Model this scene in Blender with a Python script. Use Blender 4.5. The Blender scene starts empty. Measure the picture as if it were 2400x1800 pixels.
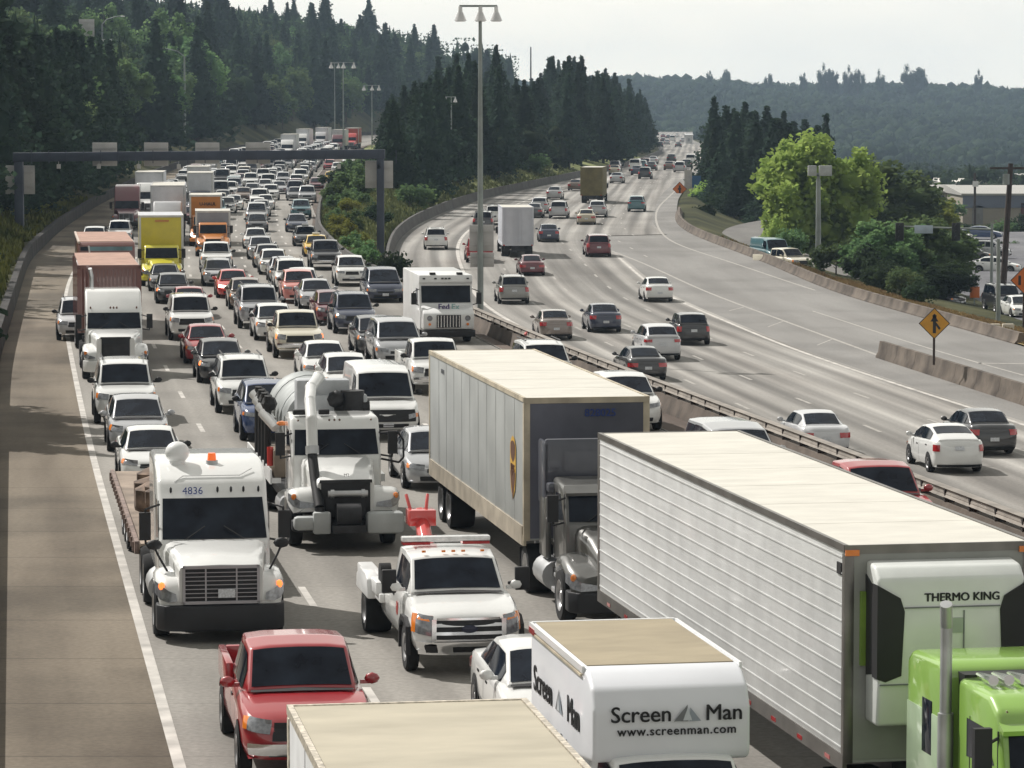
import bpy, bmesh, math, random
import numpy as np
from mathutils import Vector, Matrix
random.seed(7)
R = math.radians
SC = bpy.context.scene
COL = SC.collection
# ---------------- camera, sky, sun, exposure ----------------
CAMZ = 9.9; FPX = 7800.0; PITCH = math.atan(638 / FPX)
cam_d = bpy.data.cameras.new('camera'); cam = bpy.data.objects.new('camera', cam_d); COL.objects.link(cam)
cam.location = (0, 0, CAMZ); cam.rotation_euler = (R(90) - PITCH, 0, 0)
cam_d.sensor_width = 36; cam_d.lens = 36 * FPX / 2400; cam_d.clip_start = 1; cam_d.clip_end = 9000
SC.camera = cam
SUNV = Vector((-2.9, 2.5, 3.9)).normalized()
w = bpy.data.worlds.new('World'); SC.world = w; w.use_nodes = True
nt = w.node_tree; nt.nodes.clear()
out = nt.nodes.new('ShaderNodeOutputWorld'); bg = nt.nodes.new('ShaderNodeBackground')
sky = nt.nodes.new('ShaderNodeTexSky'); sky.sky_type = 'NISHITA'; sky.sun_disc = False
sky.sun_elevation = math.asin(SUNV.z); sky.sun_rotation = math.atan2(SUNV.x, SUNV.y)
sky.air_density = 1.2; sky.dust_density = 2.5
tc = nt.nodes.new('ShaderNodeTexCoord'); mp = nt.nodes.new('ShaderNodeMapping')
mp.inputs['Rotation'].default_value = (0, R(-38), R(0)); mp.inputs['Scale'].default_value = (3, 3, 9)
nz = nt.nodes.new('ShaderNodeTexNoise'); nz.inputs['Scale'].default_value = 2.6; nz.inputs['Detail'].default_value = 5; nz.inputs['Roughness'].default_value = .52
cr = nt.nodes.new('ShaderNodeValToRGB')
cr.color_ramp.elements[0].position = .30; cr.color_ramp.elements[0].color = (8.3, 8.25, 7.75, 1)
cr.color_ramp.elements[1].position = .66; cr.color_ramp.elements[1].color = (9.9, 9.5, 8.4, 1)
mx = nt.nodes.new('ShaderNodeMix'); mx.data_type = 'RGBA'; mx.inputs[0].default_value = .90
nt.links.new(tc.outputs['Generated'], mp.inputs[0]); nt.links.new(mp.outputs[0], nz.inputs[0]); nt.links.new(nz.outputs[0], cr.inputs[0])
nt.links.new(sky.outputs[0], mx.inputs[6]); nt.links.new(cr.outputs[0], mx.inputs[7])
sz = nt.nodes.new('ShaderNodeSeparateXYZ'); nt.links.new(tc.outputs['Generated'], sz.inputs[0])
hr = nt.nodes.new('ShaderNodeMapRange'); hr.inputs[1].default_value = .02; hr.inputs[2].default_value = .55; hr.inputs[3].default_value = 1.22; hr.inputs[4].default_value = .72; nt.links.new(sz.outputs[2], hr.inputs[0])
ha = nt.nodes.new('ShaderNodeMapRange'); ha.inputs[1].default_value = -1; ha.inputs[2].default_value = .8; ha.inputs[3].default_value = .66; ha.inputs[4].default_value = 1.12; nt.links.new(sz.outputs[1], ha.inputs[0])
hx = nt.nodes.new('ShaderNodeMath'); hx.operation = 'MULTIPLY'; nt.links.new(hr.outputs[0], hx.inputs[0]); nt.links.new(ha.outputs[0], hx.inputs[1])
hm = nt.nodes.new('ShaderNodeMix'); hm.data_type = 'RGBA'; hm.blend_type = 'MULTIPLY'; hm.inputs[0].default_value = 1; nt.links.new(mx.outputs[2], hm.inputs[6]); nt.links.new(hx.outputs[0], hm.inputs[7])
nt.links.new(hm.outputs[2], bg.inputs[0]); nt.links.new(bg.outputs[0], out.inputs[0])
bg.inputs[1].default_value = .098
sun_d = bpy.data.lights.new('sun', 'SUN'); sun_d.energy = 5.0; sun_d.angle = R(0.6); sun_d.color = (1, .955, .90)
sun = bpy.data.objects.new('sun', sun_d); COL.objects.link(sun)
sun.rotation_euler = SUNV.to_track_quat('Z', 'Y').to_euler(); sun.location = (0, 0, 60)
SC.view_settings.view_transform = 'Standard'; SC.view_settings.look = 'None'; SC.view_settings.exposure = 0; SC.view_settings.gamma = 1
SC.render.engine = 'CYCLES'
SC.cycles.max_bounces = 5; SC.cycles.transparent_max_bounces = 4; SC.cycles.volume_bounces = 0

# ---------------- materials ----------------
MATS = {}
def M(name, col, rough=.6, metal=0.0, var=.12, scale=2.0, coat=0.0, emit=0.0, bump=0.0, spec=.5, col2=None, detail=5, coords='Object', aniso=None):
    if name in MATS: return MATS[name]
    m = bpy.data.materials.new(name); m.use_nodes = True; t = m.node_tree; b = t.nodes['Principled BSDF']
    c = t.nodes.new('ShaderNodeTexCoord'); n = t.nodes.new('ShaderNodeTexNoise'); n.inputs['Scale'].default_value = scale; n.inputs['Detail'].default_value = detail
    x = t.nodes.new('ShaderNodeMix'); x.data_type = 'RGBA'
    rp = t.nodes.new('ShaderNodeMapRange'); rp.inputs[1].default_value = .3; rp.inputs[2].default_value = .7
    a = [max(0, v * (1 - var)) for v in col]; d = [min(1, v * (1 + var)) for v in (col2 or col)]
    x.inputs[6].default_value = (*a, 1); x.inputs[7].default_value = (*d, 1)
    if aniso:
        mp_ = t.nodes.new('ShaderNodeMapping'); mp_.inputs['Scale'].default_value = aniso; t.links.new(c.outputs[coords], mp_.inputs[0]); t.links.new(mp_.outputs[0], n.inputs[0])
    else: t.links.new(c.outputs[coords], n.inputs[0])
    t.links.new(n.outputs[0], rp.inputs[0]); t.links.new(rp.outputs[0], x.inputs[0])
    t.links.new(x.outputs[2], b.inputs['Base Color'])
    b.inputs['Roughness'].default_value = rough; b.inputs['Metallic'].default_value = metal
    b.inputs['Specular IOR Level'].default_value = spec
    b.inputs['Coat Weight'].default_value = coat; b.inputs['Coat Roughness'].default_value = .07; b.inputs['Coat IOR'].default_value = 1.65
    if emit > 0:
        b.inputs['Emission Color'].default_value = (*col, 1); b.inputs['Emission Strength'].default_value = emit
    if bump > 0:
        bp = t.nodes.new('ShaderNodeBump'); bp.inputs['Strength'].default_value = bump; bp.inputs['Distance'].default_value = .05
        n2 = t.nodes.new('ShaderNodeTexNoise'); n2.inputs['Scale'].default_value = scale * 6; t.links.new(c.outputs[coords], n2.inputs[0])
        t.links.new(n2.outputs[0], bp.inputs['Height']); t.links.new(bp.outputs[0], b.inputs['Normal'])
    MATS[name] = m; return m
PAINTS = {'white': (.74, .75, .74), 'cream': (.66, .62, .50), 'silver': (.42, .43, .45), 'grey': (.17, .175, .185), 'dark grey': (.07, .072, .08),
 'black': (.014, .015, .02), 'navy': (.018, .028, .065), 'blue': (.02, .05, .15), 'red': (.34, .014, .022), 'maroon': (.12, .012, .025), 'bright red': (.55, .03, .025), 'yellow': (.72, .46, .03),
 'lemon yellow': (.66, .60, .03), 'beige': (.45, .40, .30), 'brown': (.12, .075, .05), 'taupe': (.25, .21, .19), 'green': (.25, .45, .075),
 'orange': (.58, .20, .03), 'gold': (.55, .36, .05), 'teal': (.06, .16, .19), 'pewter': (.27, .27, .26), 'salmon': (.62, .22, .19), 'olive': (.21, .19, .07), 'rust': (.17, .055, .045), 'light grey': (.55, .56, .58)}
def paint(c):
    metal = .55 if c in ('silver', 'grey', 'pewter', 'taupe', 'dark grey') else 0.0
    return M('paint_' + c.replace(' ', '_'), PAINTS[c], rough=.36, metal=metal * .6, var=.07, scale=1.3, coat=1.0)
GL = M('tinted_glass', (.003, .006, .016), rough=.08, var=.5, scale=2.2, spec=.20, col2=(.010,.014,.022))
GLC = M('clear_glass', (.025, .04, .042), rough=.05, var=.4, scale=2.5, spec=.6)
BLK = M('black_plastic', (.010, .010, .012), rough=.6, var=.3)
TYR = M('tyre_rubber', (.010, .010, .011), rough=.95, var=.3, scale=6)
RIM = M('wheel_rim', (.45, .45, .46), rough=.35, metal=.8, var=.25, scale=8)
CHR = M('chrome', (.75, .76, .78), rough=.16, metal=1, var=.08)
HEAD = M('headlamp_glass', (.22, .23, .25), rough=.1, metal=.2, var=.35, scale=14, coat=1)
HLIT = M('lit_headlamp', (1, .93, .78), rough=.2, emit=6)
AMB = M('amber_lens', (.80, .22, .02), rough=.2, var=.2, coat=1)
AMBL = M('lit_amber_lens', (1, .22, .05), rough=.2, emit=1.6)
TAIL = M('red_lens', (.42, .015, .02), rough=.2, var=.2, coat=1)
PLT = M('plate_white', (.55, .57, .6), rough=.5, var=.25, scale=25)
DKM = M('dark_steel', (.03, .03, .033), rough=.55, metal=.3, var=.5, scale=3)
ALU = M('aluminium', (.50, .51, .52), rough=.4, metal=.7, var=.2, scale=2)
WHT = M('white_enamel', (.74, .75, .75), rough=.38, var=.08, scale=1.2, coat=.4)
ROOFT = M('trailer_roof_skin', (.56, .545, .49), rough=.7, var=.09, scale=2.6, coat=0, detail=10, aniso=(.45, 1, 1))
ROOFB = M('tan_roof_skin', (.30, .255, .175), rough=.8, var=.12, scale=2.6, detail=10, aniso=(.5, 1, 1))
ROOFW = M('pale_roof_skin', (.60, .56, .44), rough=.7, var=.10, scale=1.4)
DIRT = M('dusty_white', (.40, .42, .42), rough=.5, var=.22, scale=1.1)

# ---------------- geometry helper ----------------
class G:
    def __init__(s): s.v = []; s.f = []
    def add(s, vs, fs):
        o = len(s.v); s.v += [tuple(p) for p in vs]; s.f += [tuple(i + o for i in f) for f in fs]; return s
    def box(s, x0, x1, y0, y1, z0, z1):
        return s.add([(x0,y0,z0),(x1,y0,z0),(x1,y1,z0),(x0,y1,z0),(x0,y0,z1),(x1,y0,z1),(x1,y1,z1),(x0,y1,z1)],
                     [(0,3,2,1),(4,5,6,7),(0,1,5,4),(1,2,6,5),(2,3,7,6),(3,0,4,7)])
    def prism(s, pr, x0, x1):
        n = len(pr)
        a = sum(pr[i][0]*pr[(i+1)%n][1]-pr[(i+1)%n][0]*pr[i][1] for i in range(n))
        if a < 0: pr = pr[::-1]
        vs = [(x0, y, z) for y, z in pr] + [(x1, y, z) for y, z in pr]
        fs = [tuple(range(n))[::-1], tuple(range(n, 2*n))] + [(i, (i+1) % n, n+(i+1) % n, n+i) for i in range(n)]
        return s.add(vs, fs)
    def cyl(s, a, b, r, n=12, r2=None, cap=True):
        a = Vector(a); b = Vector(b); r2 = r if r2 is None else r2
        d = (b - a).normalized(); u = d.orthogonal().normalized(); v = d.cross(u)
        vs = []
        for c, rr in ((a, r), (b, r2)):
            for i in range(n):
                t = 2*math.pi*i/n; vs.append(c + (u*math.cos(t) + v*math.sin(t))*rr)
        fs = [(i, (i+1) % n, n+(i+1) % n, n+i) for i in range(n)]
        if cap: fs += [tuple(range(n))[::-1], tuple(range(n, 2*n))]
        return s.add(vs, fs)
    def tube(s, pts, r, n=8):
        for i in range(len(pts)-1): s.cyl(pts[i], pts[i+1], r if not isinstance(r, (list, tuple)) else r[i], n, None if not isinstance(r, (list, tuple)) else r[i+1])
        return s
    def lathe_x(s, prof, cy, cz, n=20):   # prof: (x, r)
        k = len(prof); vs = []
        for x, r in prof:
            for i in range(n):
                t = 2*math.pi*i/n; vs.append((x, cy + r*math.cos(t), cz + r*math.sin(t)))
        fs = [(j*n+i, j*n+(i+1) % n, (j+1)*n+(i+1) % n, (j+1)*n+i) for j in range(k-1) for i in range(n)]
        return s.add(vs, fs)
    def ball(s, c, r, seg=8, sx=1, sy=1, sz=1):
        vs = []; fs = []; m = seg//2
        for j in range(m+1):
            p = math.pi*j/m
            for i in range(seg):
                t = 2*math.pi*i/seg; vs.append((c[0]+r*sx*math.sin(p)*math.cos(t), c[1]+r*sy*math.sin(p)*math.sin(t), c[2]+r*sz*math.cos(p)))
        for j in range(m):
            for i in range(seg): fs.append((j*seg+i, (j+1)*seg+i, (j+1)*seg+(i+1) % seg, j*seg+(i+1) % seg))
        return s.add(vs, fs)
    def quad(s, *p): return s.add(p, [tuple(range(len(p)))])
    def loft(s, rings, cap=True, closed=True):
        n = len(rings[0]); vs = [p for r in rings for p in r]; fs = []
        for j in range(len(rings)-1):
            for i in range(n if closed else n-1):
                fs.append((j*n+i, j*n+(i+1) % n, (j+1)*n+(i+1) % n, (j+1)*n+i))
        if cap: fs += [tuple(range(n))[::-1], tuple(range((len(rings)-1)*n, len(rings)*n))]
        return s.add(vs, fs)
    def mesh(s, name, bevel=0, seg=2, smooth=35, mirror=False):
        me = bpy.data.meshes.new(name)
        me.from_pydata(s.v, [], s.f)
        bm = bmesh.new(); bm.from_mesh(me)
        bmesh.ops.recalc_face_normals(bm, faces=bm.faces)
        if bevel > 0:
            es = [e for e in bm.edges if len(e.link_faces) == 2 and e.calc_face_angle(0) > R(25)]
            bmesh.ops.bevel(bm, geom=es, offset=bevel, segments=seg, affect='EDGES', profile=.5, clamp_overlap=True)
        bm.to_mesh(me); bm.free()
        if smooth:
            for p in me.polygons: p.use_smooth = True
            me.set_sharp_from_angle(angle=R(smooth))
        return me
def text_mesh(body, size, name='lettering', extrude=.004, offset=0.0, shear=0, space=1.0):
    c = bpy.data.curves.new('t', 'FONT'); c.body = body; c.size = size; c.extrude = extrude; c.align_x = 'CENTER'; c.align_y = 'CENTER'; c.shear = shear; c.space_character = space
    c.resolution_u = 3
    o = bpy.data.objects.new('t', c); COL.objects.link(o)
    dg = bpy.context.evaluated_depsgraph_get(); me = bpy.data.meshes.new_from_object(o.evaluated_get(dg)); me.name = name
    bpy.data.objects.remove(o); bpy.data.curves.remove(c)
    me.materials.clear()
    if offset:
        bm = bmesh.new(); bm.from_mesh(me)
        for dx, dy in ((-offset, 0), (offset, 0), (0, offset*.8)):
            t = me.copy(); t.transform(Matrix.Translation((dx, dy, -.0008*(1+dx/offset)))); bm.from_mesh(t); bpy.data.meshes.remove(t)
        bm.to_mesh(me); bm.free()
    return me
def xform(me, mat4): me.transform(mat4); return me

def tag(o, label=None, cat=None, group=None, kind=None):
    if label: o['label'] = label
    if cat: o['category'] = cat
    if group: o['group'] = group
    if kind: o['kind'] = kind
    return o
def empty(name, loc=(0,0,0), rz=0, label=None, cat=None, group=None):
    o = bpy.data.objects.new(name, None); o.empty_display_size = .3; COL.objects.link(o); o.location = loc; o.rotation_euler = (0,0,rz)
    return tag(o, label, cat, group)
def put(name, me, mat, parent=None, loc=None, rot=None, link='DATA'):
    o = bpy.data.objects.new(name, me); COL.objects.link(o)
    if mat is not None:
        if len(me.materials) == 0: me.materials.append(mat)
        if link == 'OBJECT': o.material_slots[0].link = 'OBJECT'; o.material_slots[0].material = mat
    if parent: o.parent = parent
    if loc: o.location = loc
    if rot: o.rotation_euler = rot
    return o

# ---------------- place: roads as functions of distance y ----------------
def lut(tab):
    xs = [a for a, b in tab]; ys = [b for a, b in tab]
    return lambda d: float(np.interp(d, xs, ys))
def smooth_lut(tab):     # gently smoothed curve through the table
    xs = np.array([a for a, b in tab], float); ys = np.array([b for a, b in tab], float)
    q = np.arange(xs[0], xs[-1] + 1, 2.0); v = np.interp(q, xs, ys)
    for _ in range(60):
        v[1:-1] = .5*v[1:-1] + .25*(v[:-2] + v[2:])
    v2 = v.copy()
    return lambda d: float(np.interp(d, q, v2)) if d <= xs[-1] else float(v2[-1] + (d-xs[-1])*(v2[-1]-v2[-10])/18.)
zL = smooth_lut([(0,0),(250,0),(360,.5),(450,1.2),(560,1.9),(700,2.6),(900,3.4),(1100,3.6),(1600,3.6)])
zR = smooth_lut([(0,-2.1),(225,-2.1),(252,-1.5),(300,-1.15),(360,-.6),(480,0),(650,0),(1200,-.1),(2000,-.4)])
XL0_ = smooth_lut([(5,-.75),(20,-3.0),(50,-7.5),(127,-19),(223,-31.6),(275,-36.6),(340,-41.5),(430,-46.5),(520,-50),(620,-52.5),(709,-53),(800,-50),(900,-43),(1000,-32),(1100,-18),(1250,8)])
XL0 = lambda d: XL0_(d)-.75
XLN = smooth_lut([(5,1.9),(20,-.45),(50,-5.06),(97.6,-12.44),(143.6,-19.2),(168.6,-22.8),(199,-26.5),(223,-28.9),(275,-33.7),(340,-38.6),(430,-43.6),(520,-47),(620,-49.5),(709,-50),(800,-47),(900,-40),(1000,-29),(1100,-15),(1250,11)])
XLR = smooth_lut([(5,23),(20,20.5),(50,15.3),(73.6,11.3),(125,2.3),(149,-1.4),(180,-6),(216,-11),(270,-16),(330,-19.3),(390,-22),(454,-24),(560,-28),(709,-31),(800,-29),(900,-22),(1000,-11),(1100,3),(1250,30)])
XRL = smooth_lut([(5,23.7),(20,21.2),(50,16),(73.6,12),(125,3),(149,-.7),(175,-4.3),(201,-6.9),(250,-9.4),(290,-10.2),(319,-9.6),(356,-7.2),(400,-3.4),(440,2),(481,7.5),(560,16),(634,24),(800,36),(1000,44),(1180,48),(1700,75)])
XRE = smooth_lut([(5,46),(60,37),(110,31.5),(152,27.8),(170,26.3),(187.5,24.7),(218,21.7),(272,18.0),(303,16),(330,16.0),(348,17.2),(394,19.6),(435,22.5),(488,27),(560,33),(634,40),(800,52),(1000,58),(1180,64),(1700,92)])
def ray(px, py):
    v = Vector(((px-1200)/FPX, 1, -(py-900)/FPX))
    cp, sp = math.cos(PITCH), math.sin(PITCH)
    return Vector((v.x, v.y*cp + v.z*sp, -v.y*sp + v.z*cp))
def gp(px, py, zf, h=0.0):      # point of the place seen at a picture position, on surface zf(y)+h
    r = ray(px, py); d = 100.0
    for _ in range(60):
        z = zf(d) + h
        k = (z - CAMZ) / r.z
        nd = k * r.y
        if nd <= 0: nd = 1500
        d = .5*d + .5*min(nd, 2500)
    return Vector((r.x/r.y*d, d, zf(d) + h))
def at(px, py, d):
    r = ray(px, py); k = d/r.y
    return Vector((r.x*k, d, CAMZ + r.z*k))
def slope(f, d, e=6): return (f(d+e)-f(d-e))/(2*e)
# ---------------- ground, roads, markings ----------------
def hill(t, d):
    k = float(np.interp(d, [60, 200, 420, 800, 1000], [.35, .45, .5, .62, .85]))
    mxh = float(np.interp(d, [60, 250, 500, 900], [12, 18, 26, 30]))
    z = k*max(0, t-1.5)
    return mxh*(1-math.exp(-z/mxh))
def valley(d, t):
    v = float(np.interp(d, [0, 60, 150, 250, 350, 500, 900, 1500, 1750, 2700, 3600], [-3.2, -3.2, -3.6, -4.6, -5.2, -7.3, -12, -20, -20, 24, 32]))
    if d > 1900: v += min(1, (d-1900)/500)*(3.5*math.sin(t/95.+.6)+2.2*math.sin(t/37.+d*.004)-3.0)
    return v
def nse(x, y, s=1.0):
    return math.sin(x*.13*s+1.3*math.sin(y*.021*s))*math.cos(y*.047*s+.7)*.5 + .5*math.sin(x*.031*s - y*.017*s)
YM = [5,20,35,50,65,80,95,110,125,140,150,160,170,180,190,200,210,220,230,240,250,260,270,280,290,300,315,330,345,360,380,400,420,440,460,480,510,540,570,600,640,680,709,740,770,800,840,880,920,960,1000,1050,1100,1150,1200,1300,1400,1550,1700,1900,2100,2400,2700,3100,3600]
def zmed(x, d):
    a, b = XLR(d), XRL(d)
    if b-a < .9: return max(zR(d), zL(d)-2.0)
    u = (x-a)/(b-a); m = min(3.2, (b-a)*.16)*math.sin(math.pi*max(0,min(1,u)))
    return zL(d)*(1-u)+zR(d)*u + m
def right_z(t, d):
    v = valley(d, t); z0 = zR(d)
    return z0 + (v-z0)*float(np.interp(t, [.3, 2.0, 5, 14, 30], [0, .0, .25, .85, 1]))
def ground_z(x, d):
    d1 = min(d, 1250)
    if d > 1250:
        a = np.interp(d, [1250, 1700], [0, 1])
        return hill(max(0, 45-x), 1000)*(1-a)*(1 if x < 45 else 0) + valley(d, x)*a + (1-a)*(right_z(x-XRE(d), d) if x > XRE(d) else zR(d))
    if x < XL0(d): return zL(d) + .85 + hill(XL0(d)-x, d)
    if x < XLR(d): return zL(d) - .12
    if x < XRL(d): return zmed(x, d)
    if x < XRE(d): return zR(d) - .12
    return right_z(x-XRE(d), d)
def terrain():
    verts = []; faces = []; n = None
    for d in YM:
        if d <= 1250:
            a, b, c, e = XL0(d), XLR(d), XRL(d), XRE(d)
        else:
            k = XL0(1250); c = XRL(d); e = XRE(d); a = c-24; b = c-1.2
        xs = [a-700, a-300, a-170, a-110, a-80, a-60, a-45, a-32, a-22, a-14, a-8, a-4, a-1.5, a-.45, a-.1]
        xs += [b+.1]
        g = c-b
        xs += [b+.1 + g*q for q in (.12, .3, .5, .7, .88)] + [c-.1] + [e+.1]
        xs += [e+.6, e+2.0, e+3.5, e+5, e+8, e+12, e+20, e+32, e+60, e+110, e+200, e+400, e+900]
        row = []
        for i, x in enumerate(xs):
            if d <= 1250 and i == 14: z = zL(d)-.12
            elif d <= 1250 and i == 13: z = zL(d)+.8
            elif d <= 1250 and i == 15: z = zL(d)-.12
            elif i == 21 and d <= 1250: z = zR(d)-.12
            elif i == 22: z = zR(d)-.12
            else: z = ground_z(x, d)
            if i < 10 or i > 26: z += .5*nse(x, d)
            row.append((x, d, z))
        if n is None: n = len(row)
        verts += row
    for j in range(len(YM)-1):
        for i in range(n-1):
            faces.append((j*n+i, j*n+i+1, (j+1)*n+i+1, (j+1)*n+i))
    g = G(); g.add(verts, faces)
    return g.mesh('ground', smooth=60)
mg = M('ground_soil_and_grass', (.022, .028, .012), rough=.95, var=.35, scale=.09, col2=(.06, .06, .028), bump=.6, spec=.1, detail=10)
tag(put('ground', terrain(), mg), kind='structure')

def road_mat(name, col, col2, stripes=0.0, period=1.7, joints=0.0, stain=None):
    m = bpy.data.materials.new(name); m.use_nodes = True; t = m.node_tree; b = t.nodes['Principled BSDF']; N = t.nodes.new; L = t.links.new
    tc = N('ShaderNodeTexCoord'); uv = N('ShaderNodeUVMap')
    n1 = N('ShaderNodeTexNoise'); n1.inputs['Scale'].default_value = .35; n1.inputs['Detail'].default_value = 8; mpp = N('ShaderNodeMapping'); mpp.inputs['Scale'].default_value = (1.2, .10, 1); L(uv.outputs[0], mpp.inputs[0]); L(mpp.outputs[0], n1.inputs[0])
    n2 = N('ShaderNodeTexNoise'); n2.inputs['Scale'].default_value = 9; n2.inputs['Detail'].default_value = 4; L(tc.outputs['Object'], n2.inputs[0])
    x = N('ShaderNodeMix'); x.data_type = 'RGBA'; x.inputs[6].default_value = (*col, 1); x.inputs[7].default_value = (*col2, 1)
    r = N('ShaderNodeMapRange'); r.inputs[1].default_value = .35; r.inputs[2].default_value = .65; L(n1.outputs[0], r.inputs[0]); L(r.outputs[0], x.inputs[0])
    y = N('ShaderNodeMix'); y.data_type = 'RGBA'; y.blend_type = 'MULTIPLY'; y.inputs[0].default_value = 1
    r2 = N('ShaderNodeMapRange'); r2.inputs[1].default_value = .25; r2.inputs[2].default_value = .75; r2.inputs[3].default_value = .82; r2.inputs[4].default_value = 1.16; L(n2.outputs[0], r2.inputs[0])
    L(x.outputs[2], y.inputs[6]); L(r2.outputs[0], y.inputs[7]); last = y.outputs[2]
    sx = N('ShaderNodeSeparateXYZ'); L(uv.outputs[0], sx.inputs[0])
    def mul(fac_out, lo, hi, a=0., c=1.):
        nonlocal last
        rr = N('ShaderNodeMapRange'); rr.inputs[1].default_value = a; rr.inputs[2].default_value = c; rr.inputs[3].default_value = lo; rr.inputs[4].default_value = hi; L(fac_out, rr.inputs[0])
        q = N('ShaderNodeMix'); q.data_type = 'RGBA'; q.blend_type = 'MULTIPLY'; q.inputs[0].default_value = 1; L(last, q.inputs[6]); L(rr.outputs[0], q.inputs[7]); last = q.outputs[2]
    if stripes:
        cb = N('ShaderNodeCombineXYZ'); mu = N('ShaderNodeMath'); mu.operation = 'MULTIPLY'; mu.inputs[1].default_value = 1/period*2; L(sx.outputs[0], mu.inputs[0]); L(mu.outputs[0], cb.inputs[0])
        mv = N('ShaderNodeMath'); mv.operation = 'MULTIPLY'; mv.inputs[1].default_value = .012; L(sx.outputs[1], mv.inputs[0]); L(mv.outputs[0], cb.inputs[1])
        n3 = N('ShaderNodeTexNoise'); n3.inputs['Scale'].default_value = .9; n3.inputs['Detail'].default_value = 2; L(cb.outputs[0], n3.inputs[0])
        si = N('ShaderNodeMath'); si.operation = 'SINE'; mm = N('ShaderNodeMath'); mm.operation = 'MULTIPLY'; mm.inputs[1].default_value = 2*math.pi/period; L(sx.outputs[0], mm.inputs[0]); L(mm.outputs[0], si.inputs[0])
        mul(si.outputs[0], 1-stripes, 1+stripes*.5, -1, 1); mul(n3.outputs[0], 1-stripes*1.3, 1+stripes, .3, .7)
    if joints:
        fr = N('ShaderNodeMath'); fr.operation = 'FRACT'; dv = N('ShaderNodeMath'); dv.operation = 'DIVIDE'; dv.inputs[1].default_value = 4.6; L(sx.outputs[1], dv.inputs[0]); L(dv.outputs[0], fr.inputs[0])
        lt = N('ShaderNodeMath'); lt.operation = 'LESS_THAN'; lt.inputs[1].default_value = .02; L(fr.outputs[0], lt.inputs[0]); mul(lt.outputs[0], 1, 1-joints)
    if stain:
        n4 = N('ShaderNodeTexNoise'); n4.inputs['Scale'].default_value = .11; n4.inputs['Detail'].default_value = 7; L(tc.outputs['Object'], n4.inputs[0]); mul(n4.outputs[0], stain, 1.04, .42, .54)
    L(last, b.inputs['Base Color']); b.inputs['Roughness'].default_value = .85; b.inputs['Specular IOR Level'].default_value = .25
    bp = N('ShaderNodeBump'); bp.inputs['Strength'].default_value = .25; bp.inputs['Distance'].default_value = .02; L(n2.outputs[0], bp.inputs['Height']); L(bp.outputs[0], b.inputs['Normal'])
    return m
def strip(name, fa, fb, zf, y0, y1, mat, lift=0.0, step=4, ncol=1, ux=None, kind='structure'):
    ys = list(np.arange(y0, y1, step)) + [y1]; vs = []; uvs = []
    for d in ys:
        a, b = fa(d), fb(d)
        for c in range(ncol+1):
            x = a+(b-a)*c/ncol; vs.append((x, d, zf(d)+lift)); uvs.append((x-(ux or fa)(d), d))
    n = ncol+1; fs = [(j*n+i, j*n+i+1, (j+1)*n+i+1, (j+1)*n+i) for j in range(len(ys)-1) for i in range(ncol)]
    me = bpy.data.meshes.new(name); me.from_pydata(vs, [], fs); u = me.uv_layers.new(name='UVMap')
    for l in me.loops: u.data[l.index].uv = uvs[l.vertex_index]
    for p in me.polygons: p.use_smooth = True
    return tag(put(name, me, mat), kind=kind)
def pxline(pts, zf):
    w_ = [gp(x, y, zf) for x, y in pts]; w_.sort(key=lambda p: p.y)
    return smooth_lut([(p.y, p.x) for p in w_]), w_[0].y, w_[-1].y
mroadL = road_mat('concrete_lanes', (.200, .189, .172), (.285, .272, .250), stripes=.14, period=1.8, joints=.12, stain=.90)
mshL = road_mat('shoulder_concrete', (.110, .089, .066), (.205, .174, .134), joints=.30, stain=.62)
mshM = road_mat('inner_shoulder', (.085, .065, .055), (.15, .12, .10), stain=.7)
mroadR = road_mat('concrete_lanes_worn', (.215, .203, .188), (.300, .290, .272), stripes=.30, period=1.55, stain=.93)
mramp = road_mat('ramp_asphalt', (.19, .184, .175), (.24, .234, .224), stain=.88)
XRA, a0, a1 = pxline([(1276,797),(1206,758),(1177,742),(1139,727),(1090,650),(1072,605),(1069,580),(1080,555),(1100,537),(1140,512)], zR)
XRAf = lambda d: XRA(d) if d > a0 else XRA(a0) + (d-a0)*-.118
XRAg = lambda d: XRAf(d) if d < 330 else max(XRAf(330) + (XRL(d)-XRL(330)) + 0, XRL(d)+2.2)
XRS, s0, s1 = pxline([(2383,990),(2105,903),(1802,800),(1736,766),(1665,738),(1592,708),(1500,650),(1432,589)], zR)
XRSf = lambda d: XRS(d) if d > s0 else XRS(s0)+(d-s0)*-.118
XRS2, t0, t1 = pxline([(1432,588),(1475,604),(1560,640),(1700,701),(1850,757),(2061,834)], zR)
XRS3, u0, u1 = pxline([(1902,729),(2040,772),(2190,824),(2400,880)], zR)
XRT, v0, v1 = pxline([(1590,440),(1576,454),(1545,482),(1536,500),(1537,522),(1550,550),(1579,573),(1640,592),(1747,627),(1850,660),(1969,697),(2219,775)], zR)
strip('left_shoulder', XL0, XLN, zL, 5, 1250, mshL, ncol=2)
strip('left_carriageway', XLN, lambda d: min(XLN(d)+18.1, XLR(d)-.3), zL, 5, 1250, mroadL, ncol=5)
strip('left_inner_shoulder', lambda d: min(XLN(d)+18.1, XLR(d)-.3), XLR, zL, 5, 1250, mshM)
strip('right_carriageway', XRL, lambda d: XRSf(d)+.4 if d < 262 else XRSf(262)+.4+(XRE(d)-XRE(262))*1.0 if d < 300 else XRE(d)-2.4, zR, 5, 1700, mroadR, ncol=5, ux=XRAf)
strip('merge_ramp', lambda d: XRSf(d)+.4 if d < 262 else XRSf(262)+.4+(XRE(d)-XRE(262)) if d < 300 else XRE(d)-2.4, XRE, zR, 40, 1700, mramp, ncol=3)
mline = M('road_paint_white', (.46, .44, .41), rough=.75, var=.30, scale=1.4, detail=8)
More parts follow.
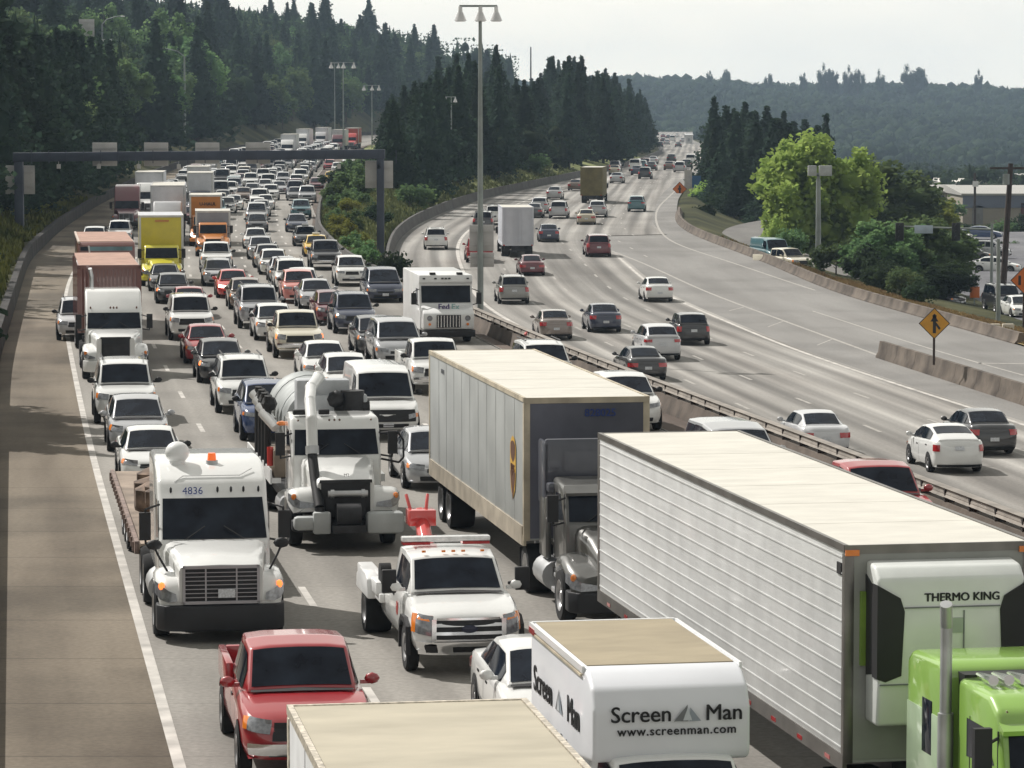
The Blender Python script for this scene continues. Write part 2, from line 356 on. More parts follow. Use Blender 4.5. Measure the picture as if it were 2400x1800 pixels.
mline2 = M('road_paint_faded', (.33, .315, .29), rough=.75, var=.2, scale=2.5, detail=8)
def ribbon(g, f, zf, y0, y1, wd, lift=.006, step=3):
    ys = list(np.arange(y0, y1, step)) + [y1]; vs = []
    for d in ys: vs += [(f(d)-wd/2, d, zf(d)+lift), (f(d)+wd/2, d, zf(d)+lift)]
    return g.add(vs, [(2*i, 2*i+1, 2*i+3, 2*i+2) for i in range(len(ys)-1)])
g = G()
ribbon(g, XLN, zL, 5, 1200, .19); ribbon(g, XRAg, zR, a0-120, 520, .26); ribbon(g, XRSf, zR, 40, 262, .22)
ribbon(g, lambda d: XLN(d)+18.0, zL, 20, 560, .14)
g2 = G(); ribbon(g2, lambda d: XLN(d)+18.0, zL, 20, 560, .09); ribbon(g2, XRS2, zR, t0, t1, .20); ribbon(g2, XRS3, zR, u0, u1, .16); ribbon(g2, XRT, zR, v0+40, v1, .20)
for (ax, ay, bx, by) in ((1709,728,1743,720),(1800,766,1835,753),(1915,809,1950,795),(2289,851,2400,852)):
    a, b = gp(ax, ay, zR, .006), gp(bx, by, zR, .006); n_ = Vector((0, .22, 0)); g2.quad(a-n_, b-n_, b+n_, a+n_)
tag(put('edge_lines', g.mesh('edge_lines', smooth=0), mline), kind='structure')
tag(put('ramp_lines', g2.mesh('ramp_lines', smooth=0), mline2), kind='structure')
g = G()
for k in range(1, 5):
    for i in range(-3, 42):
        d = 55.4+12.19*i
        if d < 22 or d > 620: continue
        ribbon(g, lambda y: XLN(y)+3.6*k, zL, d-1.4, d+1.4, .15, step=3)
tag(put('lane_dashes', g.mesh('lane_dashes', smooth=0), mline), kind='structure')
g = G()
for k in range(1, 4):
    for i in range(0, 60):
        d = 60+12.19*i + k*2.5
        if d < 255: ribbon(g, lambda y: XRAf(y)+(XRSf(y)-XRAf(y))*k/4, zR, d-1.4, d+1.4, .15, step=3)
        elif d < 800: ribbon(g, lambda y: XRL(y)+4.2+ (XRE(y)-XRL(y)-7)*k/4, zR, d-1.4, d+1.4, .15, step=3)
for i in range(30):
    d = 300+12.19*i
    ribbon(g, lambda y: XRE(y)-5.5, zR, d-1.2, d+1.2, .14)
tag(put('lane_dashes_worn', g.mesh('lane_dashes_worn', smooth=0), mline2), kind='structure')
# frontage road beyond the right barrier, parking lot below
mfr = road_mat('frontage_asphalt', (.13, .125, .12), (.17, .165, .155), stain=.9)
def frz(d): return right_z(4, d)+.25
fa = lambda d: XRE(d)+2.1+.0*d
frl = smooth_lut([(238, 23.2),(262, 21.2),(285,19.6),(305,19.2),(325,20.0),(345,24),(365,31)])
frr = smooth_lut([(238, 27.2),(262, 25.6),(285,24.4),(305,24.8),(325,27),(345,32),(365,40)])
frz = smooth_lut([(230,-2.9),(262,-2.35),(300,-1.9),(340,-1.6),(370,-1.6)])
strip('frontage_road', frl, frr, frz, 240, 362, mfr, lift=.12)
mlot = road_mat('parking_asphalt', (.12, .12, .135), (.17, .17, .18), stain=.85)
strip('parking_lot', lambda d: np.interp(d, [225, 440], [33.5, 44]), lambda d: np.interp(d, [225, 440], [75, 130]), lambda d: valley(d, 0)+.25, 225, 440, mlot, lift=.3)
strip('side_street', lambda d: np.interp(d, [205, 640], [30, 58]), lambda d: np.interp(d, [205, 640], [33.2, 72]), lambda d: valley(d, 0)+.25, 205, 640, mlot, lift=.34)
# dry grass bank along the right edge, grass verge behind the left wall
mdry = M('dry_grass', (.30, .20, .12), rough=.95, var=.3, scale=.5, col2=(.24, .19, .09), spec=.1, bump=.5, detail=9)
mgr = M('bright_grass', (.075, .115, .022), rough=.9, var=.4, scale=.35, col2=(.16, .16, .04), spec=.1, bump=.5, detail=9)
mgr2 = M('verge_grass', (.11, .15, .055), rough=.9, var=.4, scale=.4, col2=(.20, .21, .09), spec=.1, detail=9)
def tufts(name, pts, mat, h, wd, seed, label, cat):
    rnd = random.Random(seed); vs = []; fs = []
    for (x, y, z) in pts:
        for b in range(3):
            a = rnd.uniform(0, 6.28); hh = h*rnd.uniform(.5, 1.3); dx, dy = math.cos(a)*wd, math.sin(a)*wd
            lx, ly = rnd.uniform(-.3, .3)*hh, rnd.uniform(-.3, .3)*hh; k = len(vs)
            vs += [(x-dx, y-dy, z-.03), (x+dx, y+dy, z-.03), (x+lx+dx*.2, y+ly+dy*.2, z+hh)]; fs.append((k, k+1, k+2))
    me = bpy.data.meshes.new(name); me.from_pydata(vs, [], fs)
    return tag(put(name, me, mat), label, cat, kind='stuff')
rg = random.Random(3); pts = []
for i in range(15000):
    d = rg.triangular(118, 300, 150); t = rg.uniform(.2, 4.5); x = XRE(d)+t
    if 238 < d and x > frl(d)-.3: continue
    pts.append((x, d, ground_z(x, d)))
strip('dry_bank', lambda d: XRE(d)+.05, lambda d: XRE(d)+5.2 if d < 236 else XRE(d)+.9, lambda d: 0, 60, 330, mdry, ncol=6)
ob = bpy.data.objects['dry_bank']
for v_ in ob.data.vertices: v_.co.z = ground_z(v_.co.x, v_.co.y) + .07
tufts('dry_grass', pts, mdry, .20, .10, 4, 'dry brown roadside grass on the bank right of the merge ramp', 'dry grass')
pts = []
for i in range(7000):
    d = rg.uniform(105, 330); t = rg.uniform(.6, 11); x = XL0(d)-t; pts.append((x, d, ground_z(x, d)))
tufts('verge_grass', pts, mgr, .5, .2, 5, 'green verge grass rising behind the dark wall at left', 'grass')
pts = []
for i in range(12000):
    d = rg.uniform(186, 520); a, b = XLR(d)+.6, XRL(d)-.6
    if b-a < 1: continue
    x = rg.uniform(a, b); pts.append((x, d, ground_z(x, d)))
strip('median_bank', lambda d: XLR(d)+.7, lambda d: XRL(d)-.7, lambda d: 0, 190, 700, mgr2, ncol=8)
ob = bpy.data.objects['median_bank']
for v_ in ob.data.vertices: v_.co.z = zmed(v_.co.x, v_.co.y) + .12
tufts('median_grass', pts, mgr2, .5, .25, 6, 'scrubby green grass on the wedge between the two carriageways', 'grass')

# ---------------- walls and barriers ----------------
def profile_run(fx, zf, y0, y1, prof, step=4, cap=True):
    ys = list(np.arange(y0, y1, step)) + [y1]
    rings = []
    for d in ys: rings.append([(fx(d)+px_, d, zf(d)+pz) for px_, pz in prof])
    return G().loft(rings, cap=cap)
mwall = M('dark_stained_concrete', (.016, .015, .016), rough=.95, var=.45, scale=.5, col2=(.034, .031, .030), bump=.4, detail=9)
mjer = M('barrier_concrete', (.16, .145, .125), rough=.85, var=.35, scale=.8, bump=.3, detail=9)
mjer2 = M('stained_barrier_concrete', (.072, .054, .041), rough=.9, var=.45, scale=.7, col2=(.11, .09, .072), bump=.3, detail=9)
o = put('retaining_wall', profile_run(XL0, zL, 5, 1000, [(-.42,-.3),(0,-.3),(-.06,.92),(-.42,.92)]).mesh('retaining_wall'), mwall)
tag(o, 'long dark stained concrete wall along the left edge of the left shoulder', 'wall')
jersey = [(-.3,-.2),(.3,-.2),(.3,.08),(.18,.3),(.1,.82),(-.1,.82),(-.18,.3),(-.3,.08)]
o = put('concrete_barrier', profile_run(lambda d: XLR(d)+.42, lambda d: zL(d), 20, 184, [(-.3,-2.6),(.3,-2.6),(.2,.2),(.14,.5),(-.14,.5),(-.2,.25),(-.3,0)]).mesh('median_barrier'), M('median_concrete', (.10,.08,.065), rough=.9, var=.4, scale=.9, bump=.3))
tag(o, 'brown stained median barrier under the guardrail between the two carriageways', 'barrier')
gr = empty('guardrail', (0,0,0), 0, 'weathered guardrail with dark blocks running along the near median', 'guardrail')
frail = lambda d: XLR(d)+.42
put('rail', profile_run(frail, zL, 56, 176, [(-.16,.62),(-.10,.62),(-.13,.70),(-.10,.78),(-.16,.84),(.12,.84),(.12,.79),(-.08,.77)]).mesh('rail'), M('galvanised_rail', (.28,.25,.22), rough=.5, metal=.5, var=.3, scale=1.5), gr)
pm = G().box(-.13,.13,-.12,.12,0,.33).mesh('post', bevel=.02)
mpost = M('rusty_post', (.03,.022,.02), rough=.9, var=.5, scale=4)
for i in range(62):
    d = 57+i*1.92
    put('post', pm, mpost, gr, (frail(d), d, zL(d)+.49))
mjd = M('curved_barrier_concrete', (.07,.066,.062), rough=.85, var=.35, scale=.5, bump=.2)
o = put('concrete_barrier', profile_run(lambda d: XLR(d)+.25, zL, 184.3, 560, jersey).mesh('curved_barrier'), mjd)
tag(o, 'pale topped barrier curving along the inner edge of the jammed carriageway', 'barrier')
o = put('concrete_barrier', profile_run(lambda d: XRL(d)-.1, zR, 186, 1150, [(p*1.1, q*1.15) for p, q in jersey]).mesh('curved_barrier'), mjd)
tag(o, 'long barrier at the foot of the dark conifers, curving along the free flowing carriageway', 'barrier')
gf = smooth_lut([(60,31.2),(110,24.7),(136,21),(162,17.9)])
gb = gp(2066, 838, zR)
gbf = lambda d: gb.x + (gb.y-d)*.117 + max(0, 120-d)*.02
t = empty('segment_barrier', (0,0,0), 0, 'brown stained concrete barrier in segments below the yellow merge sign', 'barrier')
k = 0; d = gb.y
while d > 60:
    e = d-3.75
    put('segment', profile_run(gbf, zR, e, d-.035, jersey, step=4).mesh('segment'), mjer2, t); d = e; k += 1
o = put('concrete_barrier', profile_run(lambda d: XRE(d)+.3, zR, 172, 352, [(p*1.2, q*.72) for p, q in jersey], step=3).mesh('edge_barrier'), mjer2)
tag(o, 'low rusty brown barrier along the right edge of the merge ramp', 'barrier')

# ---------------- trees ----------------
def leafmesh(name, P, size, rnd, droop=None, flat=.0):
    """one small bent leaf clump (quad) at every point"""
    n = len(P); P = np.array(P); s = size*rnd.uniform(.6, 1.35, n)
    a = rnd.normal(size=(n, 3)); a[:, 2] *= .6; a /= np.linalg.norm(a, axis=1)[:, None]
    b = rnd.normal(size=(n, 3)); b -= (b*a).sum(1)[:, None]*a; b /= np.linalg.norm(b, axis=1)[:, None]
    v = np.empty((n, 4, 3)); v[:, 0] = P - a*s[:, None]*.6; v[:, 1] = P + b*s[:, None]*.45; v[:, 2] = P + a*s[:, None]*.6; v[:, 3] = P - b*s[:, None]*.45
    return v.reshape(-1, 3), n
def np_mesh(name, quads, tris_v=None, tris_f=None):
    n4 = len(quads)//4; tv = 0 if tris_v is None else len(tris_v); tf = 0 if tris_f is None else len(tris_f)
    me = bpy.data.meshes.new(name); V = np.concatenate([quads] + ([tris_v] if tv else []))
    me.vertices.add(len(V)); me.vertices.foreach_set('co', V.astype(np.float32).ravel())
    loops = np.arange(n4*4)
    if tf: loops = np.concatenate([loops, (np.array(tris_f)+n4*4).ravel()])
    me.loops.add(len(loops)); me.loops.foreach_set('vertex_index', loops.astype(np.int32))
    ls = np.concatenate([np.arange(n4)*4, n4*4+np.arange(tf)*3]) if tf else np.arange(n4)*4
    me.polygons.add(n4+tf); me.polygons.foreach_set('loop_start', ls.astype(np.int32))
    me.update(calc_edges=True); me.validate(); return me
def ico(r=1.0, sub=1):
    bm = bmesh.new(); bmesh.ops.create_icosphere(bm, subdivisions=sub, radius=r)
    v = np.array([list(x.co) for x in bm.verts]); f = np.array([[x.index for x in q.verts] for q in bm.faces]); bm.free(); return v, f
def conifer_crown(seed, H, RR, n=2600, size=.50):
    rn = np.random.default_rng(seed); pts = []
    levels = int(H/.55)
    for l in range(levels):
        z = H*(.10 + .90*l/levels); u = (z/H-.08)/.92
        r = RR*(1-u)**.8*(1.0 if u > .15 else .75+u*1.6)*rn.uniform(.70, 1.2)
        nb = max(4, int(7*r/RR*1.4)+3); ph = rn.uniform(0, 6.28)
        for b in range(nb):
            a = ph + 6.283*b/nb + rn.uniform(-.25, .25); rl = r*rn.uniform(.6, 1.2)
            m = max(3, int(rl/.28))
            for q in range(m):
                f = (q+.6)/m
                for w_ in range(3): pts.append((math.cos(a)*rl*f + rn.normal()*.10*rl, math.sin(a)*rl*f + rn.normal()*.12*rl, z - .30*rl*f*f + rn.normal()*.26))
    for q in range(30): pts.append((rn.normal()*.12, rn.normal()*.12, H*(1.0-.05*rn.random())))
    Q, _ = leafmesh('', pts, size, rn)
    # dense dark heart of the crown
    k = 9; V = []; F = []; L_ = 12
    for j in range(L_+1):
        zz = H*(.10+.82*j/L_); rr = RR*.70*(1-(zz/H-.08)/.92)**.9+.03
        for i in range(k):
            a = 6.283*i/k+j*.4; q = rr*rn.uniform(.72, 1.15); V.append((q*math.cos(a), q*math.sin(a), zz+rn.uniform(-.2, .2)))
    for j in range(L_):
        for i in range(k):
            a_, b_, c_, d_ = j*k+i, j*k+(i+1) % k, (j+1)*k+(i+1) % k, (j+1)*k+i; F += [(a_, b_, c_), (a_, c_, d_)]
    return np_mesh('conifer_crown', Q, np.array(V), F)
def broad_crown(seed, H, RX, clumps=34, per=95, size=.42, low=.22, tall=1.0, rcs=(.17, .38), rmax=.84):
    rn = np.random.default_rng(seed); pts = []; TV = []; TF = []; iv, jf = ico(1, 1); o = 0
    for c in range(clumps):
        th = rn.uniform(0, 6.283); cz = rn.uniform(-1, 1); rr = rn.uniform(.2, rmax)**.6*(1+.16*math.sin(3*th+seed)+.10*math.sin(5*th+2*seed))
        cx, cy = math.cos(th)*math.sqrt(max(0, 1-cz*cz))*rr*RX, math.sin(th)*math.sqrt(max(0, 1-cz*cz))*rr*RX
        zz = H*(low+(1-low)*.5) + cz*rr*H*(1-low)*.5
        rc = RX*rn.uniform(*rcs)
        u = rn.normal(size=(per, 3)); u /= np.linalg.norm(u, axis=1)[:, None]; u[:, 2] *= 1.15
        pts += list(np.array([cx, cy, zz]) + u*rc*rn.uniform(.7, 1.15, (per, 1)))
        TV.append(iv*rc*.72*rn.uniform(.8, 1.15, (len(iv), 1)) + np.array([cx, cy, zz])); TF.append(jf+o); o += len(iv)
    Q, _ = leafmesh('', pts, size, rn)
    return np_mesh('broad_crown', Q, np.concatenate(TV), np.concatenate(TF))
def leaf_mat(name, c1, c2, scale=.5, trans=.42):
    m = bpy.data.materials.new(name); m.use_nodes = True; t = m.node_tree; b = t.nodes['Principled BSDF']; N = t.nodes.new; L = t.links.new
    tc = N('ShaderNodeTexCoord'); n = N('ShaderNodeTexNoise'); n.inputs['Scale'].default_value = scale; n.inputs['Detail'].default_value = 6; L(tc.outputs['Object'], n.inputs[0])
    oi = N('ShaderNodeObjectInfo'); r = N('ShaderNodeMapRange'); r.inputs[1].default_value = .3; r.inputs[2].default_value = .7; L(n.outputs[0], r.inputs[0])
    x = N('ShaderNodeMix'); x.data_type = 'RGBA'; x.inputs[6].default_value = (*c1, 1); x.inputs[7].default_value = (*c2, 1); L(r.outputs[0], x.inputs[0])
    h = N('ShaderNodeHueSaturation'); mr = N('ShaderNodeMapRange'); mr.inputs[3].default_value = .65; mr.inputs[4].default_value = 1.35; L(oi.outputs['Random'], mr.inputs[0]); L(mr.outputs[0], h.inputs['Value'])
    mh = N('ShaderNodeMapRange'); mh.inputs[3].default_value = .475; mh.inputs[4].default_value = .525; L(oi.outputs['Random'], mh.inputs[0]); L(mh.outputs[0], h.inputs['Hue'])
    L(x.outputs[2], h.inputs['Color']); L(h.outputs[0], b.inputs['Base Color']); b.inputs['Roughness'].default_value = .9; b.inputs['Specular IOR Level'].default_value = .06
    tr = N('ShaderNodeBsdfTranslucent'); ms = N('ShaderNodeMixShader'); ms.inputs[0].default_value = trans; h2 = N('ShaderNodeHueSaturation'); h2.inputs['Value'].default_value = 1.5; L(h.outputs[0], h2.inputs['Color']); L(h2.outputs[0], tr.inputs[0])
    L(b.outputs[0], ms.inputs[1]); L(tr.outputs[0], ms.inputs[2]); L(ms.outputs[0], t.nodes['Material Output'].inputs['Surface'])
    return m
LC = leaf_mat('conifer_needles', (.017, .032, .022), (.037, .060, .034), trans=.34)
LD = leaf_mat('dark_leaves', (.020, .033, .018), (.042, .064, .027))
LM = leaf_mat('mid_leaves', (.065, .115, .050), (.135, .195, .078))
LB = leaf_mat('bright_leaves', (.18, .29, .07), (.33, .45, .12), .8)
LY = leaf_mat('yellow_green_leaves', (.13, .16, .03), (.24, .26, .07))
BARK = M('bark', (.07, .055, .045), rough=.95, var=.4, scale=3, bump=.5)
def trunk_mesh(H, r, lean=0, limbs=3, seed=1):
    rn = random.Random(seed); g = G(); pts = [(0,0,-.4),(0,0,H*.3),(rn.uniform(-.1,.1),rn.uniform(-.1,.1),H*.62),(rn.uniform(-.2,.2),rn.uniform(-.2,.2),H*.95)]
    g.tube(pts, [r, r*.8, r*.5, r*.12], 7)
    for i in range(limbs):
        z = H*rn.uniform(.25, .6); a = rn.uniform(0, 6.28); l = H*rn.uniform(.15, .28)
        g.tube([(0,0,z), (math.cos(a)*l*.5, math.sin(a)*l*.5, z+l*.35), (math.cos(a)*l, math.sin(a)*l, z+l*.8)], [r*.45, r*.3, r*.08], 5)
    return g.mesh('trunk')
CON = [(conifer_crown(10+i, H, RR), trunk_mesh(H, .28, limbs=0)) for i, (H, RR) in enumerate([(15, 3.9), (17, 4.5), (13, 3.6), (18, 3.9), (15, 4.6)])]
CON_H = [15, 17, 13, 18, 15]
BRO = [(broad_crown(30+i, H, RX), trunk_mesh(H, .25, limbs=4, seed=i)) for i, (H, RX) in enumerate([(12, 4.2), (10, 4.0), (14, 4.6)])]
BRO_H = [12, 10, 14]
BUSH = [broad_crown(50+i, 3, 2.3, clumps=16, per=80, size=.28, low=0) for i in range(3)]
def tree(kind, i, x, y, h, label, group, mat=None, wide=1.0, z=None):
    src, HH = (CON, CON_H) if kind == 'c' else (BRO, BRO_H)
    s = h/HH[i]; z = ground_z(x, y) if z is None else z
    e = empty('conifer_tree' if kind == 'c' else 'leafy_tree', (x, y, z), random.uniform(0, 6.28), label, 'tree', group)
    c = put('crown', src[i][0], mat or (LC if kind == 'c' else LD), e, link='OBJECT'); t_ = put('trunk', src[i][1], BARK, e)
    c.scale = (s*wide, s*wide, s); t_.scale = (s, s, s)
    return e
def bush(i, x, y, h, label, group=None, mat=None, wide=1.0, z=None):
    s = h/3; z = ground_z(x, y) if z is None else z
    e = empty('bush', (x, y, z), random.uniform(0, 6.28), label, 'bush', group)
    c = put('foliage', BUSH[i % 3], mat or LM, e, link='OBJECT'); c.scale = (s*wide, s*wide, s); st = put('stem', trunk_mesh(1.6, .09, limbs=3, seed=i), BARK, e); st.scale = (s, s, s)
    return e
rt = random.Random(11)
def clear(x, d, h, z):
    """keeps the lamp pole, the hillside sign and the curved lamps free of trees standing in front of them"""
    px = 1200+7800*x/d; ty = 262-(z+h-CAMZ)*7800/d
    if 408 < px < 460 and d < 590: return False
    if 165 < px < 275 and d < 612 and ty < 128: return False
    if 290 < px < 350 and d < 560 and ty < 200: return False
    return True
# left hillside
n = 0; tries = 0; placed = []
while n < 215 and tries < 9000:
    tries += 1
    d = 90 + 1120*rt.random()**.8; t_ = 4 + 70*rt.random()**1.3
    x = XL0(d)-t_
    if x/d < -.185 or x/d > .02 : continue
    if d < 230 and t_ < 7: continue
    if any((x-a)**2+((y-d)*.5)**2 < (3.2+.003*d)**2 for a, y in placed): continue
    if not clear(x, d, 20, ground_z(x, d)): continue
    placed.append((x, d)); n += 1
    f = rt.random()
    if f < (.62 if d > 620 or d < 330 else .30):
        tree('c', rt.randrange(5), x, d, rt.uniform(14, 24), 'dark conifer standing in the wood on the left hillside', 'conifers of the left hillside wood', wide=1.15)
    else:
        tree('b', rt.randrange(3), x, d, rt.uniform(9, 14), 'dark leafy tree standing in the wood on the left hillside', 'leafy trees of the left hillside wood', mat=LD if rt.random() < .35 else LM, wide=1.1)
# shade trees just left of the frame beside the wall
for x, d, h in ((-19.7, 102.5, 9.5), (-20.2, 106, 10), (-20.9, 109.5, 10.5), (-21.6, 113, 10.5), (-38.6, 224, 12), (-40.2, 233, 13), (-41.4, 241, 13), (-39.4, 256, 13), (-40.2, 263, 13), (-41.2, 273, 14), (-42.0, 266, 12), (-41.0, 281, 14), (-41.9, 290, 14), (-42.7, 299, 15), (-43.5, 309, 15), (-44.2, 319, 15), (-44.9, 330, 16), (-45.6, 341, 16), (-46.2, 352, 16), (-46.9, 364, 16), (-47.5, 377, 16), (-48.2, 391, 16), (-48.8, 405, 16), (-44.5, 284, 14), (-45.5, 295, 15), (-47, 308, 15), (-48, 321, 15)):
    tree('c', rt.randrange(5), x, d, h, 'dark conifer just behind the wall at the left edge', 'conifers close behind the wall at left', wide=1.1)
for px, py, h, m, lb in ((250, 330, 15, LM, 'paler green leafy tree on the left hillside above the second gantry sign'), (390, 285, 18, LM, 'tall pale green tree on the left hillside behind the leftmost lamp pole'), (300, 250, 13, LM, 'pale green leafy tree under the small hillside sign'), (470, 300, 16, LM, 'pale rounded tree right of the leftmost lamp pole')):
    x = (px-1200)/7800*625; tree('b', rt.randrange(3), x, 625+rt.uniform(-12, 12), h*1.15, lb, None, mat=m, wide=.9)
# stuff: the rest of the hillside wood as one mass
def forest_mass(name, pts, mat, label, hmin, hmax, seed, con=.6, rough=.35, cat='wood', quads=50, qs=.09):
    rn = np.random.default_rng(seed); iv, jf = ico(1, 1); Vs = []; Fs = []; o = 0; Qs = []
    for (x, y, z) in pts:
        h = rn.uniform(hmin, hmax)
        if rn.random() < con:
            k = 7; L_ = 5; V = []
            for j in range(L_+1):
                u = j/L_; rr = h*.17*(1-u)+.05
                for i in range(k):
                    a = 6.283*i/k+j*.5; q = rr*rn.uniform(.5, 1.35); V.append((x+q*math.cos(a), y+q*math.sin(a), z+h*(.05+.95*u)))
            F = []
            for j in range(L_):
                for i in range(k):
                    a_, b_, c_, d_ = j*k+i, j*k+(i+1) % k, (j+1)*k+(i+1) % k, (j+1)*k+i; F += [(a_, b_, c_), (a_, c_, d_)]
            Vs.append(np.array(V)); Fs.append(np.array(F)+o); o += len(V)
        else:
            for q in range(3):
                r = h*rn.uniform(.10, .18) if y < 1450 else h*rn.uniform(.18, .32); c = np.array([x+rn.normal()*h*.15, y+rn.normal()*h*.15, z+h*rn.uniform(.35, .75)])
                V = iv*r*rn.uniform(1-rough, 1+rough, (len(iv), 1)) + c; Vs.append(V); Fs.append(jf+o); o += len(V)
        m = quads; Q, _ = leafmesh('', np.array([x, y, z+h*.5]) + np.clip(rn.normal(size=(m, 3)), -1.5, 1.5)*np.array([h*.17, h*.17, h*.25]), h*qs, rn); Qs.append(Q)
    me = np_mesh(name, np.concatenate(Qs), np.concatenate(Vs), np.concatenate(Fs))
    return tag(put(name, me, mat), label, cat, kind='stuff')
pts = []; low = []
for i in range(3400):
    d = rt.uniform(130, 1380); t_ = rt.uniform(7, 120)
    k = XL0(min(d, 1250)); x = k-t_
    if x/d < -.22: continue
    (pts if clear(x, d, 13, ground_z(x, d)) else low).append((x, d, ground_z(x, d)-1))
LFM = leaf_mat('hillside_wood_leaves', (.016, .030, .018), (.050, .078, .036), .10)
forest_mass('hillside_wood', pts, LFM, 'dense dark wood covering the hillside left of the jammed carriageway', 9, 16, 5, con=.86, cat='woodland', quads=150, qs=.055)
low = [(x+rt.uniform(-3, 3), y+rt.uniform(-6, 6)*1, z) for x, y, z in low for q in range(2)]
forest_mass('hillside_scrub', [(x, y, ground_z(x, y)-.6) for x, y, z in low], leaf_mat('hillside_scrub_leaves', (.025, .045, .02), (.06, .09, .04), .15), 'low green scrub between the taller trees on the left hillside', 2.5, 5, 6, con=.1, cat='scrub', quads=110, qs=.08)
# conifers on the median hill, at the places the photograph shows them
med = []
tries = 0
while len(med) < 150 and tries < 20000:
    tries += 1
    d = 345+805*rt.random()**1.3; a, b = XLR(d)+4, XRL(d)-2.8
    if b-a < 2: continue
    x = b - (b-a)*rt.random()**1.6
    if d < 420 and x < a+ (b-a)*.45: continue
    if d > 400 and 1200+7800*x/d < 905: continue
    if any((x-p)**2+((y-d)*.4)**2 < 8 for p, y in med): continue
    med.append((x, d))
for i, (x, d) in enumerate(med):
    px = 1200+7800*x/d
    topy = np.interp(px, [880, 960, 1000, 1060, 1110, 1165, 1190, 1240, 1290, 1350, 1400, 1450, 1500, 1560], [235, 190, 160, 120, 130, 150, 185, 185, 135, 130, 150, 175, 210, 300])
    zt = CAMZ + (262-topy)/7800*d; h = zt - ground_z(x, d)
    h = max(6, min(h, 27))*rt.uniform(.78, 1.03)
    if d > 900: h = min(h, 16)
    tree('c', rt.randrange(5), x, d, h, 'tall dark conifer on the hill between the two carriageways', 'conifers between the carriageways', wide=1.0 if h > 12 else 1.2)
lx = at(1163, 400, 520).x
tree('c', 4, lx, 520, 20.2-ground_z(lx, 520), 'lone conifer with bare layered branches rising above the others right of the tall lamp pole', None, wide=.75)
pts = []
for i in range(420):
    d = rt.uniform(420, 1180); a, b = XLR(d)+3, XRL(d)-3
    if b-a < 4: continue
    x = rt.uniform(a, b)
    if 1200+7800*x/d < 915: continue
    pts.append((x, d, ground_z(x, d)-1))
forest_mass('median_wood', pts, LFM, 'dark undergrowth filling the wood between the two carriageways', 4, 9, 8, con=.3, cat='undergrowth', quads=120, qs=.06)
# bushes on the green wedge
for i, (px, py, d, h, wd, m, lb) in enumerate([(955, 640, 199, 2.9, .95, LD, 'big dark green bush at the tip of the wedge above the parcel truck'), (800, 470, 300, 2.3, 1.2, LM, 'light green bush left of the right gantry post'),
        (848, 440, 330, 3.2, 1.3, LM, 'rounded green bush behind the right gantry post'), (770, 520, 262, 1.8, 1.0, LY, 'yellowish bush beside the curved barrier'), (830, 560, 243, 1.6, 1.1, LY, 'yellow green bush at the foot of the right gantry post'),
        (905, 500, 290, 2.2, 1.3, LD, 'dark bush right of the right gantry post'), (960, 470, 335, 2.8, 1.3, LM, 'grey green bush below the two lamp pole'), (1000, 470, 350, 2.4, 1.3, LD, 'dark low bush by the second barrier'), (790, 420, 370, 2.6, 1.3, LD, 'dark shrub near the yellow cab'), (880, 420, 380, 3.4, 1.3, LM, 'tall green shrub on top of the wedge'),
        (1330, 395, 560, 4.5, 1.4, LM, 'pale green scrub under the conifers halfway along the barrier'), (1385, 370, 640, 5, 1.3, LB, 'bright green scrub at the far end of the dark conifers'), (1240, 410, 470, 3.2, 1.5, LM, 'low scrub behind the brown truck')]):
    p = at(px, py, d); x = max(XLR(d)+1.3, min(p.x, XRL(d)-1.6)); bush(i, x, d, h*.82, lb, None, m, wd)
for i in range(16):
    d = 205+i*15; x = XLR(d)+1.6+rt.random()*.45*(XRL(d)-XLR(d)-3)
    bush(i, x, d, rt.uniform(1.0, 2.0), 'small scrub bush on the green wedge between the barriers', 'small bushes on the wedge', rt.choice([LM, LY, LM]), 1.2)
for i in range(14):
    d = 125+i*17; x = XL0(d)-rt.uniform(2.5, 7)
    bush(i, x, d, rt.uniform(1.2, 2.6), 'low leafy bush behind the dark wall at left', 'bushes behind the left wall', rt.choice([LD, LM, LY]), 1.2)
# right side trees
for i, (px, d, topy, wd) in enumerate([(1672,455,228,.7),(1672,430,300,.8),(1700,470,250,.8),(1722,440,270,.75),(1745,480,240,.8),(1770,450,262,.8),(1795,500,250,.85),(1815,470,280,.8),(1835,520,262,.8),(1860,480,285,.85),(1885,540,280,.85),(1910,500,300,.9),(1934,460,270,.55),(1682,400,345,.9),(1690,400,330,.9),(1735,390,345,1.0),(1780,400,350,1.0),(1830,420,340,1.0),(1655,520,345,.8),(1800,380,400,1.2),(1720,385,410,1.2)]):
    x = (px-1200)/7800*d; z = ground_z(x, d); zt = CAMZ+(262-topy)/7800*d
    tree('c', i % 5, x, d, zt-z, 'dark conifer in the clump right of the free flowing carriageway', 'conifers of the right hand clump', wide=wd*1.5)
for i in range(22):
    px = rt.uniform(1675, 1925); d = rt.uniform(400, 540); x = (px-1200)/7800*d; z = ground_z(x, d); zt = CAMZ+(262-np.interp(px, [1630, 1672, 1760, 1940], [290, 240, 262, 290])-rt.uniform(0, 40))/7800*d
    tree('c', i % 5, x, d, zt-z, 'dark conifer in the clump right of the free flowing carriageway', 'conifers of the right hand clump', wide=1.35)
BIG = broad_crown(71, 12, 4.8, clumps=165, per=110, size=.36, low=.08, rcs=(.14, .30), rmax=.90); bigt = trunk_mesh(11, .3, limbs=6, seed=9)
